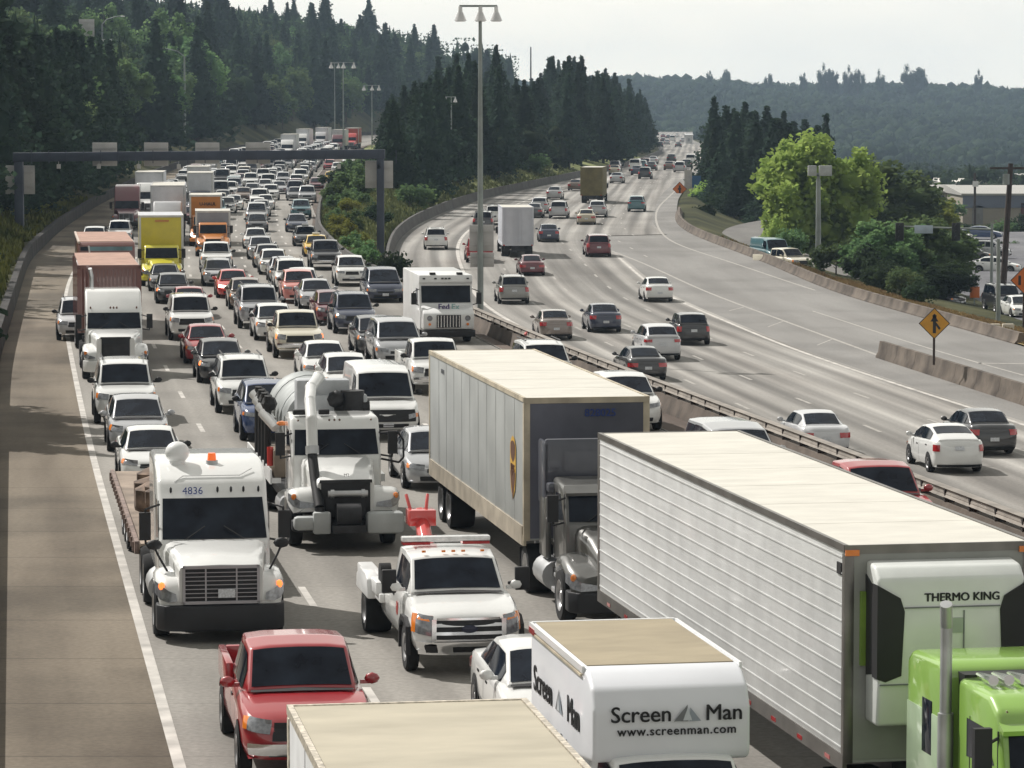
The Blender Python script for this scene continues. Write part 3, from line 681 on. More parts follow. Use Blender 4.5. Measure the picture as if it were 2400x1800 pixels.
def big(px, d, topy, basey, wd, mat, lb, wide=None):
    x = (px-1200)/7800*d; z = CAMZ-(basey-262)/7800*d; h = CAMZ+(262-topy)/7800*d-z
    e = empty('leafy_tree', (x, d, z), rt.uniform(0, 6), lb, 'tree'); c = put('crown', BIG, mat, e, link='OBJECT'); q = put('trunk', bigt, BARK, e)
    c.scale = (wd/4.8, wd/4.8, h/12.3); q.scale = (h/12, h/12, h/12); return e
big(1905, 292, 298, 640, 5.5, LB, 'large bright green maple beside the pole with two square lamps')
big(2015, 312, 362, 640, 7.2, LM, 'broad mid green tree right of the bright maple')
big(2150, 250, 500, 712, 4.2, LM, 'leafy tree at the corner below the street sign')
big(2080, 246, 510, 690, 3.2, LM, 'green tree behind the dry grass bank left of the street sign')
big(2190, 330, 455, 560, 2.4, LY, 'small yellow green tree above the street sign')
big(2215, 236, 610, 705, 2.0, LD, 'low dark tree beside the parking lot entrance')
for i, (px, py, d, h, wd, m, lb) in enumerate([(1660, 505, 405, 4.0, .9, LB, 'bright green bush beside the orange road work sign'), (1650, 520, 365, 2.0, 1.0, LD, 'dark bush under the bright one on the bend'), (1828, 590, 284, 2.6, .8, LB, 'green hedge beside the frontage road'), (1860, 600, 278, 2.2, .9, LM, 'bush behind the parked van and pickup'), (1960, 640, 250, 2.3, 1.1, LM, 'scrub at the foot of the square lamp pole'),
        (2020, 665, 238, 2.4, 1.1, LD, 'dark scrub on the bank under the trees'), (2110, 700, 222, 2.0, 1.1, LM, 'scrub at the lower end of the tree row'), (2160, 715, 215, 1.6, 1.1, LD, 'weedy bush near the dark parked car'), (1690, 500, 395, 2.6, 1.2, LD, 'dark shrub where the frontage road disappears'), (2080, 690, 232, 2.2, 1.2, LD, 'leafy shrub on the bank below the street sign tree')]):
    x = (px-1200)/7800*d; zz = CAMZ-(py-262)/7800*d; bush(i, x, d, h, lb, None, m, wd, z=min(ground_z(x, d)+.3, zz))
# valley and far hill
pts = []
for i in range(11000):
    d = 1560+1500*rt.random(); x = rt.uniform(-.12, .20)*d; 
    if abs(x-XRL(1650)-12) < 60 and d < 1690: continue
    pts.append((x, d, ground_z(x, d)-1))
LFH = leaf_mat('far_hill_leaves', (.008, .018, .016), (.055, .085, .042), .022)
forest_mass('far_hill_wood', pts, LFH, 'hazy blue green wooded hill closing the view on the right', 8, 16, 12, con=.3, cat='woodland', quads=36, qs=.10)
pts = []
for i in range(700):
    d = rt.uniform(640, 1560); x = rt.uniform(XRE(d)/d+.012, .2)*d; pts.append((x, d, ground_z(x, d)-1))
for i in range(130):
    d = rt.uniform(560, 1500); x = XRE(d)+rt.uniform(3, 14); pts.append((x, d, ground_z(x, d)-1))
forest_mass('valley_trees', pts, LFH, 'scattered trees filling the valley below the far hill', 5, 10, 13, con=.1, cat='woodland')
for i, (px, ty) in enumerate([(1925,166),(1938,169),(1952,172),(1985,170),(2008,170),(1880,178),(2128,168),(2146,166),(2160,170),(2290,178),(1700,170),(1660,173),(2060,178),(1800,180)]):
    d = 2620; x = (px-1200)/7800*d; z = ground_z(x, d)-2; zt = CAMZ+(262-ty)/7800*d
    tree('b', i % 3, x, d, (zt-z)*1.02, 'tree standing above the skyline of the far hill', 'skyline trees on the far hill', mat=LFH, wide=.42 if i not in (6, 7) else .7)
# ---------------- cars: shape generators. Local frame: nose at y=0 looking to -y, tail at y=+L, wheels on z=0 ----------------
INS = [(0, .075), (.12, .03), (.30, .0), (.55, .0), (.78, .012), (.93, .03), (1.0, .075)]
class Car:
    def __init__(s, L, hw, zt, gh, roof, wheels, wr, zb=.22, bw=.93, nose=.16, tail=.10):
        s.L, s.hw, s.roof, s.wheels, s.wr, s.zb, s.gh, s.bw = L, hw, roof, wheels, wr, zb, gh, bw
        s.zt = lut(zt)
        w = hw
        s.ol = [(0,0),(.42*w,.015),(.68*w,nose*.35),(.86*w,nose),(.945*w,nose*2.2),(.985*w,nose*4.2),(w,1.2),(w,L*.45),(w,L-1.0),(.985*w,L-.45),(.95*w,L-.22),(.86*w,L-tail),(.66*w,L-.03),(.40*w,L),(0,L)]
        # arclength
        s.al = [0]
        for i in range(1, len(s.ol)): s.al.append(s.al[-1] + math.dist(s.ol[i], s.ol[i-1]))
    def inset(s, x, y, k):
        return x*(1-k), s.L/2+(y-s.L/2)*(1-k*.55)
    def body(s):
        g = G(); rings = []
        full = s.ol + [(-x, y) for x, y in s.ol[-2:0:-1]]
        for lv, k in INS:
            r = []
            for x, y in full:
                z = s.zb + (s.zt(y)-s.zb)*lv; xx, yy = s.inset(x, y, k); r.append((xx, yy, z))
            rings.append(r)
        g.loft(rings, cap=False)
        n = len(s.ol); o = len(g.v); top = []
        for i, (x, y) in enumerate(s.ol):
            xx, yy = s.inset(x, y, .075); z = s.zt(y); cr = .035*min(1, x/(.5*s.hw)) if 0 < i < n-1 else 0
            top.append((xx, yy, z, cr))
        for i in range(1, n-1):
            x, y, z, cr = top[i]; g.v += [(x, y, z), (x*.62, y, z+cr*.8), (0, y, z+cr), (-x*.62, y, z+cr*.8), (-x, y, z)]
        for i in range(n-3):
            for j in range(4): a = o+i*5+j; g.f.append((a, a+1, a+6, a+5))
        f = len(g.v); g.v += [(0, top[0][1], top[0][2]), (0, top[-1][1], top[-1][2])]
        for j in range(4): g.f.append((o+j, f, o+j+1)); g.f.append((o+(n-3)*5+j+1, f+1, o+(n-3)*5+j))
        xs = .9*s.hw; g.quad((-xs, .2, s.zb+.02), (xs, .2, s.zb+.02), (xs, s.L-.2, s.zb+.02), (-xs, s.L-.2, s.zb+.02))
        return g
    def P(s, a, z, off=.012, sgn=1, rear=False):
        T = s.al[-1]; a = T-a if rear else a
        i = max(0, min(len(s.al)-2, int(np.searchsorted(s.al, a))-1)); u = (a-s.al[i])/max(1e-6, s.al[i+1]-s.al[i])
        x = s.ol[i][0]+(s.ol[i+1][0]-s.ol[i][0])*u; y = s.ol[i][1]+(s.ol[i+1][1]-s.ol[i][1])*u
        tx, ty = s.ol[i+1][0]-s.ol[i][0], s.ol[i+1][1]-s.ol[i][1]; l = math.hypot(tx, ty); nx, ny = ty/l, -tx/l
        lv = (z-s.zb)/(s.zt(y)-s.zb); k = float(np.interp(lv, [q[0] for q in INS], [q[1] for q in INS])); x, y = s.inset(x, y, k)
        return (sgn*(x+nx*off), y+ny*off, z)
    def patch(s, g, a0, a1, z0, z1, sgn=1, rear=False, off=.028, n=6, zs=None, m=3):
        """panel hugging the body between arclengths a0..a1 (from the nose or tail centre) and heights z0..z1"""
        vs = []
        for j in range(m+1):
            for i in range(n+1):
                a = a0+(a1-a0)*i/n; f = i/n; lo = z0+(zs[0]*f if zs else 0); hi = z1+(zs[1]*f if zs else 0); z = lo+(hi-lo)*j/m
                if a < 0: p = s.P(-a, z, off, -sgn, rear)
                else: p = s.P(a, z, off, sgn, rear)
                vs.append(p)
        w = n+1; fs = [(j*w+i, j*w+i+1, (j+1)*w+i+1, (j+1)*w+i) for j in range(m) for i in range(n)]
        return g.add(vs, fs)
    # greenhouse
    def gh_pt(s, y, f, sgn, off=0.0):
        ys = [q[0] for q in s.gh]; tw = float(np.interp(y, ys, [q[1] for q in s.gh])); tz = float(np.interp(y, ys, [q[2] for q in s.gh]))
        bz = s.zt(y)-.03; bwid = s.bw*s.hw*.985
        bw0 = float(np.interp(y, [ys[0], ys[0]+.5, ys[-1]-.4, ys[-1]], [s.gh[0][1], bwid, bwid, s.gh[-1][1]]))
        return (sgn*(bw0+(tw-bw0)*f+off), y, bz+(tz-bz)*f)
    def crown(s, y):
        st = s.gh; return float(np.interp(y, [st[0][0], st[1][0], st[-2][0], st[-1][0]], [.02, .045, .045, .02]))
    def cabin(s):
        g = G(); st = s.gh; rings = []
        ysam = sorted(set([round(q[0], 4) for q in st] + [round(st[0][0]+(st[-1][0]-st[0][0])*i/16, 4) for i in range(17)] + [st[0][0]+.5]))
        for y in ysam:
            a = s.gh_pt(y, 0, 1); b = s.gh_pt(y, 1, 1); c = s.crown(y)
            r = [a, b, (b[0]*.6, y, b[2]+c*.8), (0, y, b[2]+c), (-b[0]*.6, y, b[2]+c*.8), (-b[0], y, b[2]), (-a[0], y, a[2])]
            rings.append(r)
        g.loft(rings, cap=True, closed=True); return g
    def screen(s, g, y0, y1, t0=.05, t1=.93, wf=.93, off=.012, sgn=1):
        """windscreen or rear window between stations y0 (base) and y1 (roof edge)"""
        vs = []
        for j in range(4):
            t = t0+(t1-t0)*j/3; y = y0+(y1-y0)*t
            b = s.gh_pt(y, 1, 1); hwid = b[0]*wf; c = s.crown(y)
            for i in range(9):
                q = -1+2*i/8; vs.append((q*hwid, y-sgn*off*.8, b[2]+c*float(np.interp(abs(q)*wf, [0, .6, 1], [1, .8, 0]))+off))
        return g.add(vs, [(j*9+i, j*9+i+1, (j+1)*9+i+1, (j+1)*9+i) for j in range(3) for i in range(8)])
    def side(s, g, y0, y1, sgn, lo=.10, hi=.90, off=.016, n=9):
        vs = []
        for i in range(n+1):
            y = y0+(y1-y0)*i/n; vs += [s.gh_pt(y, lo, sgn, off), s.gh_pt(y, hi, sgn, off)]
        return g.add(vs, [(2*i, 2*i+1, 2*i+3, 2*i+2) for i in range(n)])
def wheel_meshes(r, w=.22, key=None):
    t = G().lathe_x([(-w/2, r*.62), (-w/2, r*.93), (-w*.35, r), (w*.35, r), (w/2, r*.93), (w/2, r*.62), (w*.38, r*.60)], 0, 0, 20).mesh('tyre')
    g = G().lathe_x([(w*.40, r*.62), (w*.50, r*.60), (w*.42, r*.50), (w*.30, r*.45), (w*.30, r*.2), (w*.42, r*.16), (w*.42, .001)], 0, 0, 20)
    return t, g.mesh('rim')
def CarKind(name, C, win, rear_y, mir_y, grille=('bar', .42, .34, .50), head=(.50, .98, .56, .70), tail=(.52, 1.0, .66, .84), extra=None, rearwin=True, platez=(.36,.50), rplatez=(.55,.68), rails=False):
    parts = []; add = lambda n, m, k, sub=None: parts.append((n, m, k, sub, None))
    hw = C.hw; st = C.gh
    add('body', C.body().mesh('body', smooth=50), 'BODY')
    add('cabin', C.cabin().mesh('cabin', bevel=.03, smooth=50), 'BODY')
    add('windscreen', C.screen(G(), st[0][0], st[1][0]).mesh('windscreen'), GL)
    if rearwin: add('rear_window', C.screen(G(), st[-1][0], st[-2][0], *rear_y, sgn=-1).mesh('rear_window'), GL)
    for sg in (-1, 1):
        for (a, b, lo, hi) in win:
            add('side_window', C.side(G(), a, b, sg, lo, hi).mesh('side_window'), GL)
    for sg in (-1, 1):
        g = G(); C.patch(g, head[0]*hw, head[1]*hw, head[2], head[3], sg, zs=(.05, .04)); add('headlight', g.mesh('headlight'), HEAD)
        g = G(); C.patch(g, head[1]*hw, head[1]*hw+.16, head[2]+.05, head[3]+.03, sg); add('turn_signal', g.mesh('turn_signal'), AMB)
        g = G(); C.patch(g, tail[0]*hw, tail[1]*hw+.1, tail[2], tail[3], sg, rear=True); add('taillight', g.mesh('taillight'), TAIL)
    g = G()
    C.patch(g, -grille[1]*hw, grille[1]*hw, grille[2]+.16, grille[3]+.10, n=8); add('grille', g.mesh('grille'), BLK)
    g = G(); y = st[0][0]; b = C.gh_pt(y+.12, 1, 1)
    g.add([(-b[0]*.97, y-.10, C.zt(y-.10)+.045), (0, y-.14, C.zt(y-.14)+.060), (b[0]*.97, y-.10, C.zt(y-.10)+.045), (b[0]*.95, y+.035, C.zt(y)+.045), (0, y+.0, C.zt(y)+.07), (-b[0]*.95, y+.035, C.zt(y)+.045)], [(0,1,4,5),(1,2,3,4)])
    add('cowl', g.mesh('cowl'), BLK)
    for sg in (-1, 1):
        g = G()
        for (a_, b_, lo, hi) in win[:2]:
            for yy in (a_-.02 if a_ == win[0][0] else a_-.035, ):
                z0_, z1_ = C.zb+.08, C.zt(yy)-.10; x0_ = C.hw*1.0
                pts_ = []
                for q in range(4):
                    z = z0_+(z1_-z0_)*q/3; lv = (z-C.zb)/(C.zt(yy)-C.zb); k = float(np.interp(lv, [w[0] for w in INS], [w[1] for w in INS])); x = sg*(C.hw*(1-k)+.006); pts_ += [(x, yy, z), (x, yy+.018, z)]
                g.add(pts_, [(2*q, 2*q+1, 2*q+3, 2*q+2) for q in range(3)])
            x = sg*(C.hw*.988+.012); g.box(min(x, x-sg*.03), max(x, x-sg*.03), b_-.32, b_-.14, C.zt(b_)-.20, C.zt(b_)-.16)
        add('door_trim', g.mesh('door_trim'), BLK)
    g = G(); C.patch(g, -.62*hw, .62*hw, C.zb+.06, C.zb+.18, n=8); add('air_intake', g.mesh('air_intake'), BLK)
    g = G(); C.patch(g, -.9*hw, .9*hw, C.zb+.01, C.zb+.10, n=8, rear=True); add('rear_valance', g.mesh('rear_valance'), BLK)
    g = G(); C.patch(g, -.16, .16, platez[0], platez[1], off=.03, n=2); add('license_plate', g.mesh('license_plate'), PLT)
    g = G(); C.patch(g, -.16, .16, rplatez[0], rplatez[1], off=.03, n=2, rear=True); add('license_plate', g.mesh('license_plate'), PLT)
    for sg in (-1, 1):
        p = C.gh_pt(mir_y, .12, sg); g = G().ball((sg*(hw+.10), mir_y-.02, p[2]+.10), .12, 8, 1.0, .55, .75); g.box(min(sg*(hw-.08), sg*(hw+.06)), max(sg*(hw-.08), sg*(hw+.06)), mir_y-.03, mir_y+.03, p[2]+.02, p[2]+.08)
        add('mirror', g.mesh('mirror', smooth=60), 'MIRROR')
    # dark wheel arch + wheel + rim
    t, rm = wheel_meshes(C.wr)
    for sg in (-1, 1):
        for wy in C.wheels:
            g = G(); n = 14; vs = [(sg*(hw*.985+.012), wy, C.wr*.6)]; rr = C.wr+.07
            for i in range(n+1):
                a = math.pi*(-.12)+math.pi*1.24*i/n; z = max(C.zb-.02, C.wr+rr*math.sin(a)); vs.append((sg*(hw*.99+.014), wy+rr*math.cos(a), z))
            g.add(vs, [(0, i+1, i+2) for i in range(n)]); add('wheel_arch', g.mesh('wheel_arch', smooth=0), BLK)
            parts.append(('wheel', t, TYR, 'W', (sg*(hw-.085), wy, C.wr, 0 if sg > 0 else math.pi)))
            parts.append(('rim', rm, RIM, 'SUB', None))
    if rails:
        g = G()
        for sg in (-1, 1): g.tube([(sg*st[1][1]*.9, st[1][0]+.2, C.roof+.07), (sg*st[1][1]*.9, st[-2][0]-.1, C.roof+.07)], .025, 6)
        add('roof_rack', g.mesh('roof_rack'), BLK)
    if extra: extra(C, parts, add)
    return parts
KIND = {}
def mk(name, *a, **k): KIND[name] = (CarKind(name, *a, **k), a[0])
mk('sedan', Car(4.8, .91, [(0,.60),(.12,.70),(.5,.80),(1.15,.93),(2.4,.97),(3.9,1.04),(4.5,1.03),(4.72,.98),(4.8,.86)], [(1.10,.74,.955),(1.95,.60,1.38),(2.6,.63,1.43),(3.35,.59,1.39),(4.15,.66,1.05)], 1.44, (.95,3.72), .33),
   [(1.48,2.45,.13,.90),(2.52,3.62,.13,.90)], (.08,.93), 1.55)
mk('sedan_b', Car(4.65, .89, [(0,.66),(.10,.76),(.5,.84),(1.0,.95),(2.4,1.0),(3.7,1.08),(4.35,1.10),(4.58,1.05),(4.65,.92)], [(.92,.74,.975),(1.85,.63,1.42),(2.5,.66,1.49),(3.3,.64,1.46),(4.0,.70,1.12)], 1.50, (.85,3.5), .32),
   [(1.32,2.3,.13,.90),(2.37,3.5,.13,.90)], (.08,.93), 1.4, grille=('b',.52,.40,.60), head=(.56,1.02,.62,.80), tail=(.62,1.0,.76,.96))
mk('suv_b', Car(4.5, .92, [(0,.76),(.10,.92),(.5,1.02),(1.0,1.10),(2.4,1.14),(3.9,1.20),(4.38,1.18),(4.5,1.05)], [(.92,.78,1.13),(1.7,.67,1.60),(2.4,.70,1.67),(3.7,.67,1.62),(4.4,.74,1.22)], 1.68, (.85,3.5), .36, zb=.28),
   [(1.32,2.3,.12,.88),(2.37,3.2,.12,.88),(3.27,3.95,.12,.80)], (.12,.90), 1.4, grille=('b', .42, .52, .76), head=(.50,1.02,.76,.88), tail=(.60,1.05,.92,1.06), platez=(.44,.58), rplatez=(.74,.88))
mk('coupe', Car(4.5, .87, [(0,.56),(.12,.66),(.5,.76),(1.15,.88),(2.4,.92),(3.6,.98),(4.25,.98),(4.42,.93),(4.5,.82)], [(1.05,.70,.90),(1.9,.57,1.32),(2.5,.60,1.37),(3.15,.57,1.33),(3.95,.62,1.0)], 1.38, (.9,3.5), .31),
   [(1.42,2.5,.13,.90),(2.57,3.4,.13,.88)], (.08,.93), 1.5)
mk('prius', Car(4.45, .875, [(0,.60),(.12,.70),(.45,.84),(.9,.97),(2.4,1.0),(3.6,1.08),(4.2,1.12),(4.38,1.06),(4.45,.90)], [(.70,.74,.98),(1.80,.62,1.42),(2.3,.64,1.48),(2.9,.62,1.45),(4.25,.68,1.14)], 1.49, (.85,3.55), .31),
   [(1.2,2.2,.13,.90),(2.27,3.45,.13,.90)], (.45,.95), 1.3, tail=(.78,1.02,.76,.98), rplatez=(.80,.93))
mk('suv', Car(4.75, .95, [(0,.72),(.10,.86),(.5,1.0),(1.15,1.10),(2.4,1.13),(4.2,1.16),(4.6,1.14),(4.75,1.02)], [(1.05,.80,1.13),(1.75,.70,1.68),(2.6,.73,1.75),(4.15,.70,1.70),(4.58,.78,1.18)], 1.76, (.95,3.75), .37, zb=.30),
   [(1.45,2.45,.12,.88),(2.52,3.45,.12,.88),(3.52,4.15,.12,.86)], (.10,.90), 1.5, grille=('b', .50, .46, .72), head=(.55,1.0,.70,.86), tail=(.74,1.05,.80,1.08), platez=(.46,.60), rplatez=(.80,.94), rails=True)
mk('big_suv', Car(5.15, .98, [(0,.82),(.10,.98),(.5,1.12),(1.3,1.20),(2.4,1.22),(4.6,1.25),(5.0,1.22),(5.15,1.08)], [(1.25,.82,1.23),(1.85,.75,1.82),(2.7,.77,1.88),(4.65,.75,1.84),(5.0,.80,1.28)], 1.90, (1.0,4.0), .40, zb=.36),
   [(1.6,2.6,.12,.88),(2.67,3.6,.12,.88),(3.67,4.6,.12,.86)], (.10,.88), 1.62, grille=('b', .58, .56, .88), head=(.60,1.0,.82,1.0), tail=(.78,1.05,.90,1.2), platez=(.5,.64), rplatez=(.9,1.04), rails=True)
mk('mini_suv', Car(4.1, .88, [(0,.70),(.10,.84),(.5,.98),(1.05,1.06),(3.6,1.10),(3.95,1.08),(4.1,.96)], [(.95,.74,1.09),(1.5,.66,1.52),(2.3,.68,1.58),(3.45,.66,1.54),(3.92,.72,1.12)], 1.58, (.75,3.25), .33, zb=.25),
   [(1.25,2.15,.12,.88),(2.22,3.1,.12,.88)], (.08,.90), 1.35, head=(.52,.95,.66,.84), tail=(.74,1.02,.72,.98), platez=(.42,.55), rplatez=(.70,.84))
mk('minivan', Car(5.0, .98, [(0,.64),(.10,.78),(.4,.92),(.8,1.04),(2.4,1.08),(4.5,1.12),(4.88,1.10),(5.0,.98)], [(.72,.84,1.06),(1.65,.72,1.64),(2.6,.75,1.73),(4.5,.72,1.68),(4.86,.80,1.14)], 1.74, (.95,3.95), .34, zb=.24),
   [(1.2,2.3,.12,.88),(2.37,3.4,.12,.88),(3.47,4.4,.12,.86)], (.08,.90), 1.3, tail=(.76,1.04,.80,1.12), rplatez=(.74,.88))
mk('cargo_van', Car(5.7, 1.0, [(0,.82),(.08,.96),(.5,1.10),(1.0,1.20),(5.5,1.26),(5.64,1.22),(5.7,1.1)], [(.90,.88,1.22),(1.55,.80,1.96),(2.6,.82,2.08),(5.35,.80,2.04),(5.6,.86,1.30)], 2.1, (.95,4.4), .38, zb=.34),
   [(1.35,2.1,.10,.86)], (.15,.85), 1.5, grille=('b', .86, .42, .84), head=(.62,.86,.66,.80), tail=(.80,1.02,.80,1.1), platez=(.42,.55), rplatez=(.62,.76))
def pickup_extra(L, y0, zf, hw, zrim):
    def f(C, parts, add):
        g = G()
        for sg in (-1, 1): g.box(min(sg*(hw-.13), sg*(hw-.01)), max(sg*(hw-.13), sg*(hw-.01)), y0, L-.1, zf-.05, zrim)
        g.box(-hw+.13, hw-.13, L-.20, L-.04, zf-.05, zrim-.01); g.box(-hw+.13, hw-.13, y0, y0+.08, zf-.05, zrim-.01)
        add('bed', g.mesh('bed', bevel=.025), 'BODY')
        g = G().box(-hw+.13, hw-.13, y0+.08, L-.2, zf-.02, zf+.02); add('bed_floor', g.mesh('bed_floor'), BLK)
        g = G(); C.patch(g, -.92*hw, .92*hw, .46, .64, n=8, off=.05); add('front_bumper', g.mesh('front_bumper'), CHR)
        g = G(); C.patch(g, -.92*hw, .92*hw, .46, .62, n=8, off=.05, rear=True); add('rear_bumper', g.mesh('rear_bumper'), CHR)
    return f
mk('pickup', Car(5.6, 1.0, [(0,.80),(.10,.96),(.5,1.08),(1.4,1.18),(3.4,1.20),(3.62,1.18),(3.64,.86),(5.5,.84),(5.6,.80)], [(1.35,.82,1.22),(1.95,.74,1.76),(2.5,.76,1.82),(3.35,.74,1.78),(3.56,.78,1.22)], 1.83, (1.0,4.45), .39, zb=.38),
   [(1.68,2.55,.12,.88),(2.62,3.3,.12,.86)], (.12,.88), 1.7, grille=('b', .56, .52, .84), head=(.60,1.0,.78,.98), tail=(.86,1.04,.60,.80), platez=(.48,.62), rplatez=(.5,.62), extra=pickup_extra(5.6, 3.66, .84, 1.0, 1.26))
def taxi_extra(parts):
    p = list(parts); p.append(('roof_sign', G().box(-.25, .25, 2.5, 2.7, 1.47, 1.62).mesh('roof_sign', bevel=.03), WHT, None, None)); return p
def place(parts, name, loc, rz, body, label, cat, group=None, merged=False, mirror=None, over=None, scale=1.0, tilt=0):
    """link one vehicle: an Empty at its base with a mesh object per part; far ones are one mesh each"""
    bodym = body; mirm = mirror or (body if True else BLK)
    if merged:
        key = ('merged', id(parts))
        if key not in MATS:
            bm = bmesh.new(); mats = ['BODY']; last = None
            for (n, me, m, sub, loc_) in parts:
                mm = 'BODY' if m in ('BODY', 'MIRROR') else m
                if mm not in mats: mats.append(mm)
                if n in ('wheel_arch', 'mirror', 'license_plate', 'turn_signal', 'door_trim', 'cowl'): continue
                Mx = Matrix.Identity(4)
                if sub == 'W': Mx = Matrix.Translation(loc_[:3]) @ Matrix.Rotation(loc_[3], 4, 'Z'); last = Mx
                if sub == 'SUB': Mx = last
                elif sub is None: Mx = Matrix.Translation(loc_[:3]) if loc_ else Mx; last = Mx
                k = len(bm.faces); t_ = me.copy(); t_.transform(Mx); bm.from_mesh(t_); bpy.data.meshes.remove(t_); bm.faces.ensure_lookup_table()
                for f in bm.faces[k:]: f.material_index = mats.index(mm)
            me = bpy.data.meshes.new(name); bm.to_mesh(me); bm.free()
            for m in mats: me.materials.append(bodym if m == 'BODY' else m)
            for p in me.polygons: p.use_smooth = True
            me.set_sharp_from_angle(angle=R(40)); MATS[key] = me
        o = bpy.data.objects.new(name, MATS[key]); COL.objects.link(o); o.location = loc; o.rotation_euler = (tilt, 0, rz); o.scale = (scale,)*3
        o.material_slots[0].link = 'OBJECT'; o.material_slots[0].material = bodym
        return tag(o, label, cat, group)
    e = empty(name, loc, rz, label, cat, group); e.rotation_euler = (tilt, 0, rz); e.scale = (scale,)*3; last = None
    for (n, me, m, sub, loc_) in parts:
        if over and n in over: m = over[n]
        if m == 'BODY': o = put(n, me, bodym, e, link='OBJECT')
        elif m == 'MIRROR': o = put(n, me, mirm, e, link='OBJECT')
        elif sub == 'SUB':
            o = put(n, me, m, last, link='OBJECT')
        else: o = put(n, me, m, e, link='OBJECT')
        if sub == 'W': o.location = loc_[:3]; o.rotation_euler = (0, 0, loc_[3]); last = o
        elif sub is None and loc_ is not None: o.location = loc_[:3]; last = o
        elif sub is None: last = o
    return e
# ---------------- trucks ----------------
def outline_slab(pts, z0, z1, top_in=0.0):
    full = pts + [(-x, y) for x, y in pts[::-1] if x > 1e-6]
    g = G(); cy = sum(p[1] for p in full)/len(full)
    return g.loft([[(x, y, z0) for x, y in full], [(x*(1-top_in), cy+(y-cy)*(1-top_in), z1) for x, y in full]])
def ringx(y, w, zt, zb, r=.16):
    return [(w, y, zb), (w, y, zt-r), (w-r*.3, y, zt-r*.3), (w-r, y, zt), (0, y, zt+.02), (-(w-r), y, zt), (-(w-r*.3), y, zt-r*.3), (-w, y, zt-r), (-w, y, zb)]
def dual_wheels(y, parts, w=1.22, r=.51, single=False, rimmat=None):
    key = ('tw', r, single)
    if key not in MATS: MATS[key] = wheel_meshes(r, .30 if single else .58)
    t, rm = MATS[key]
    for sg in (-1, 1):
        parts.append(('wheel', t, TYR, 'W', (sg*(w-(.15 if single else .29)), y, r, 0 if sg > 0 else math.pi)))
        parts.append(('rim', rm, rimmat or RIM, 'SUB', None))
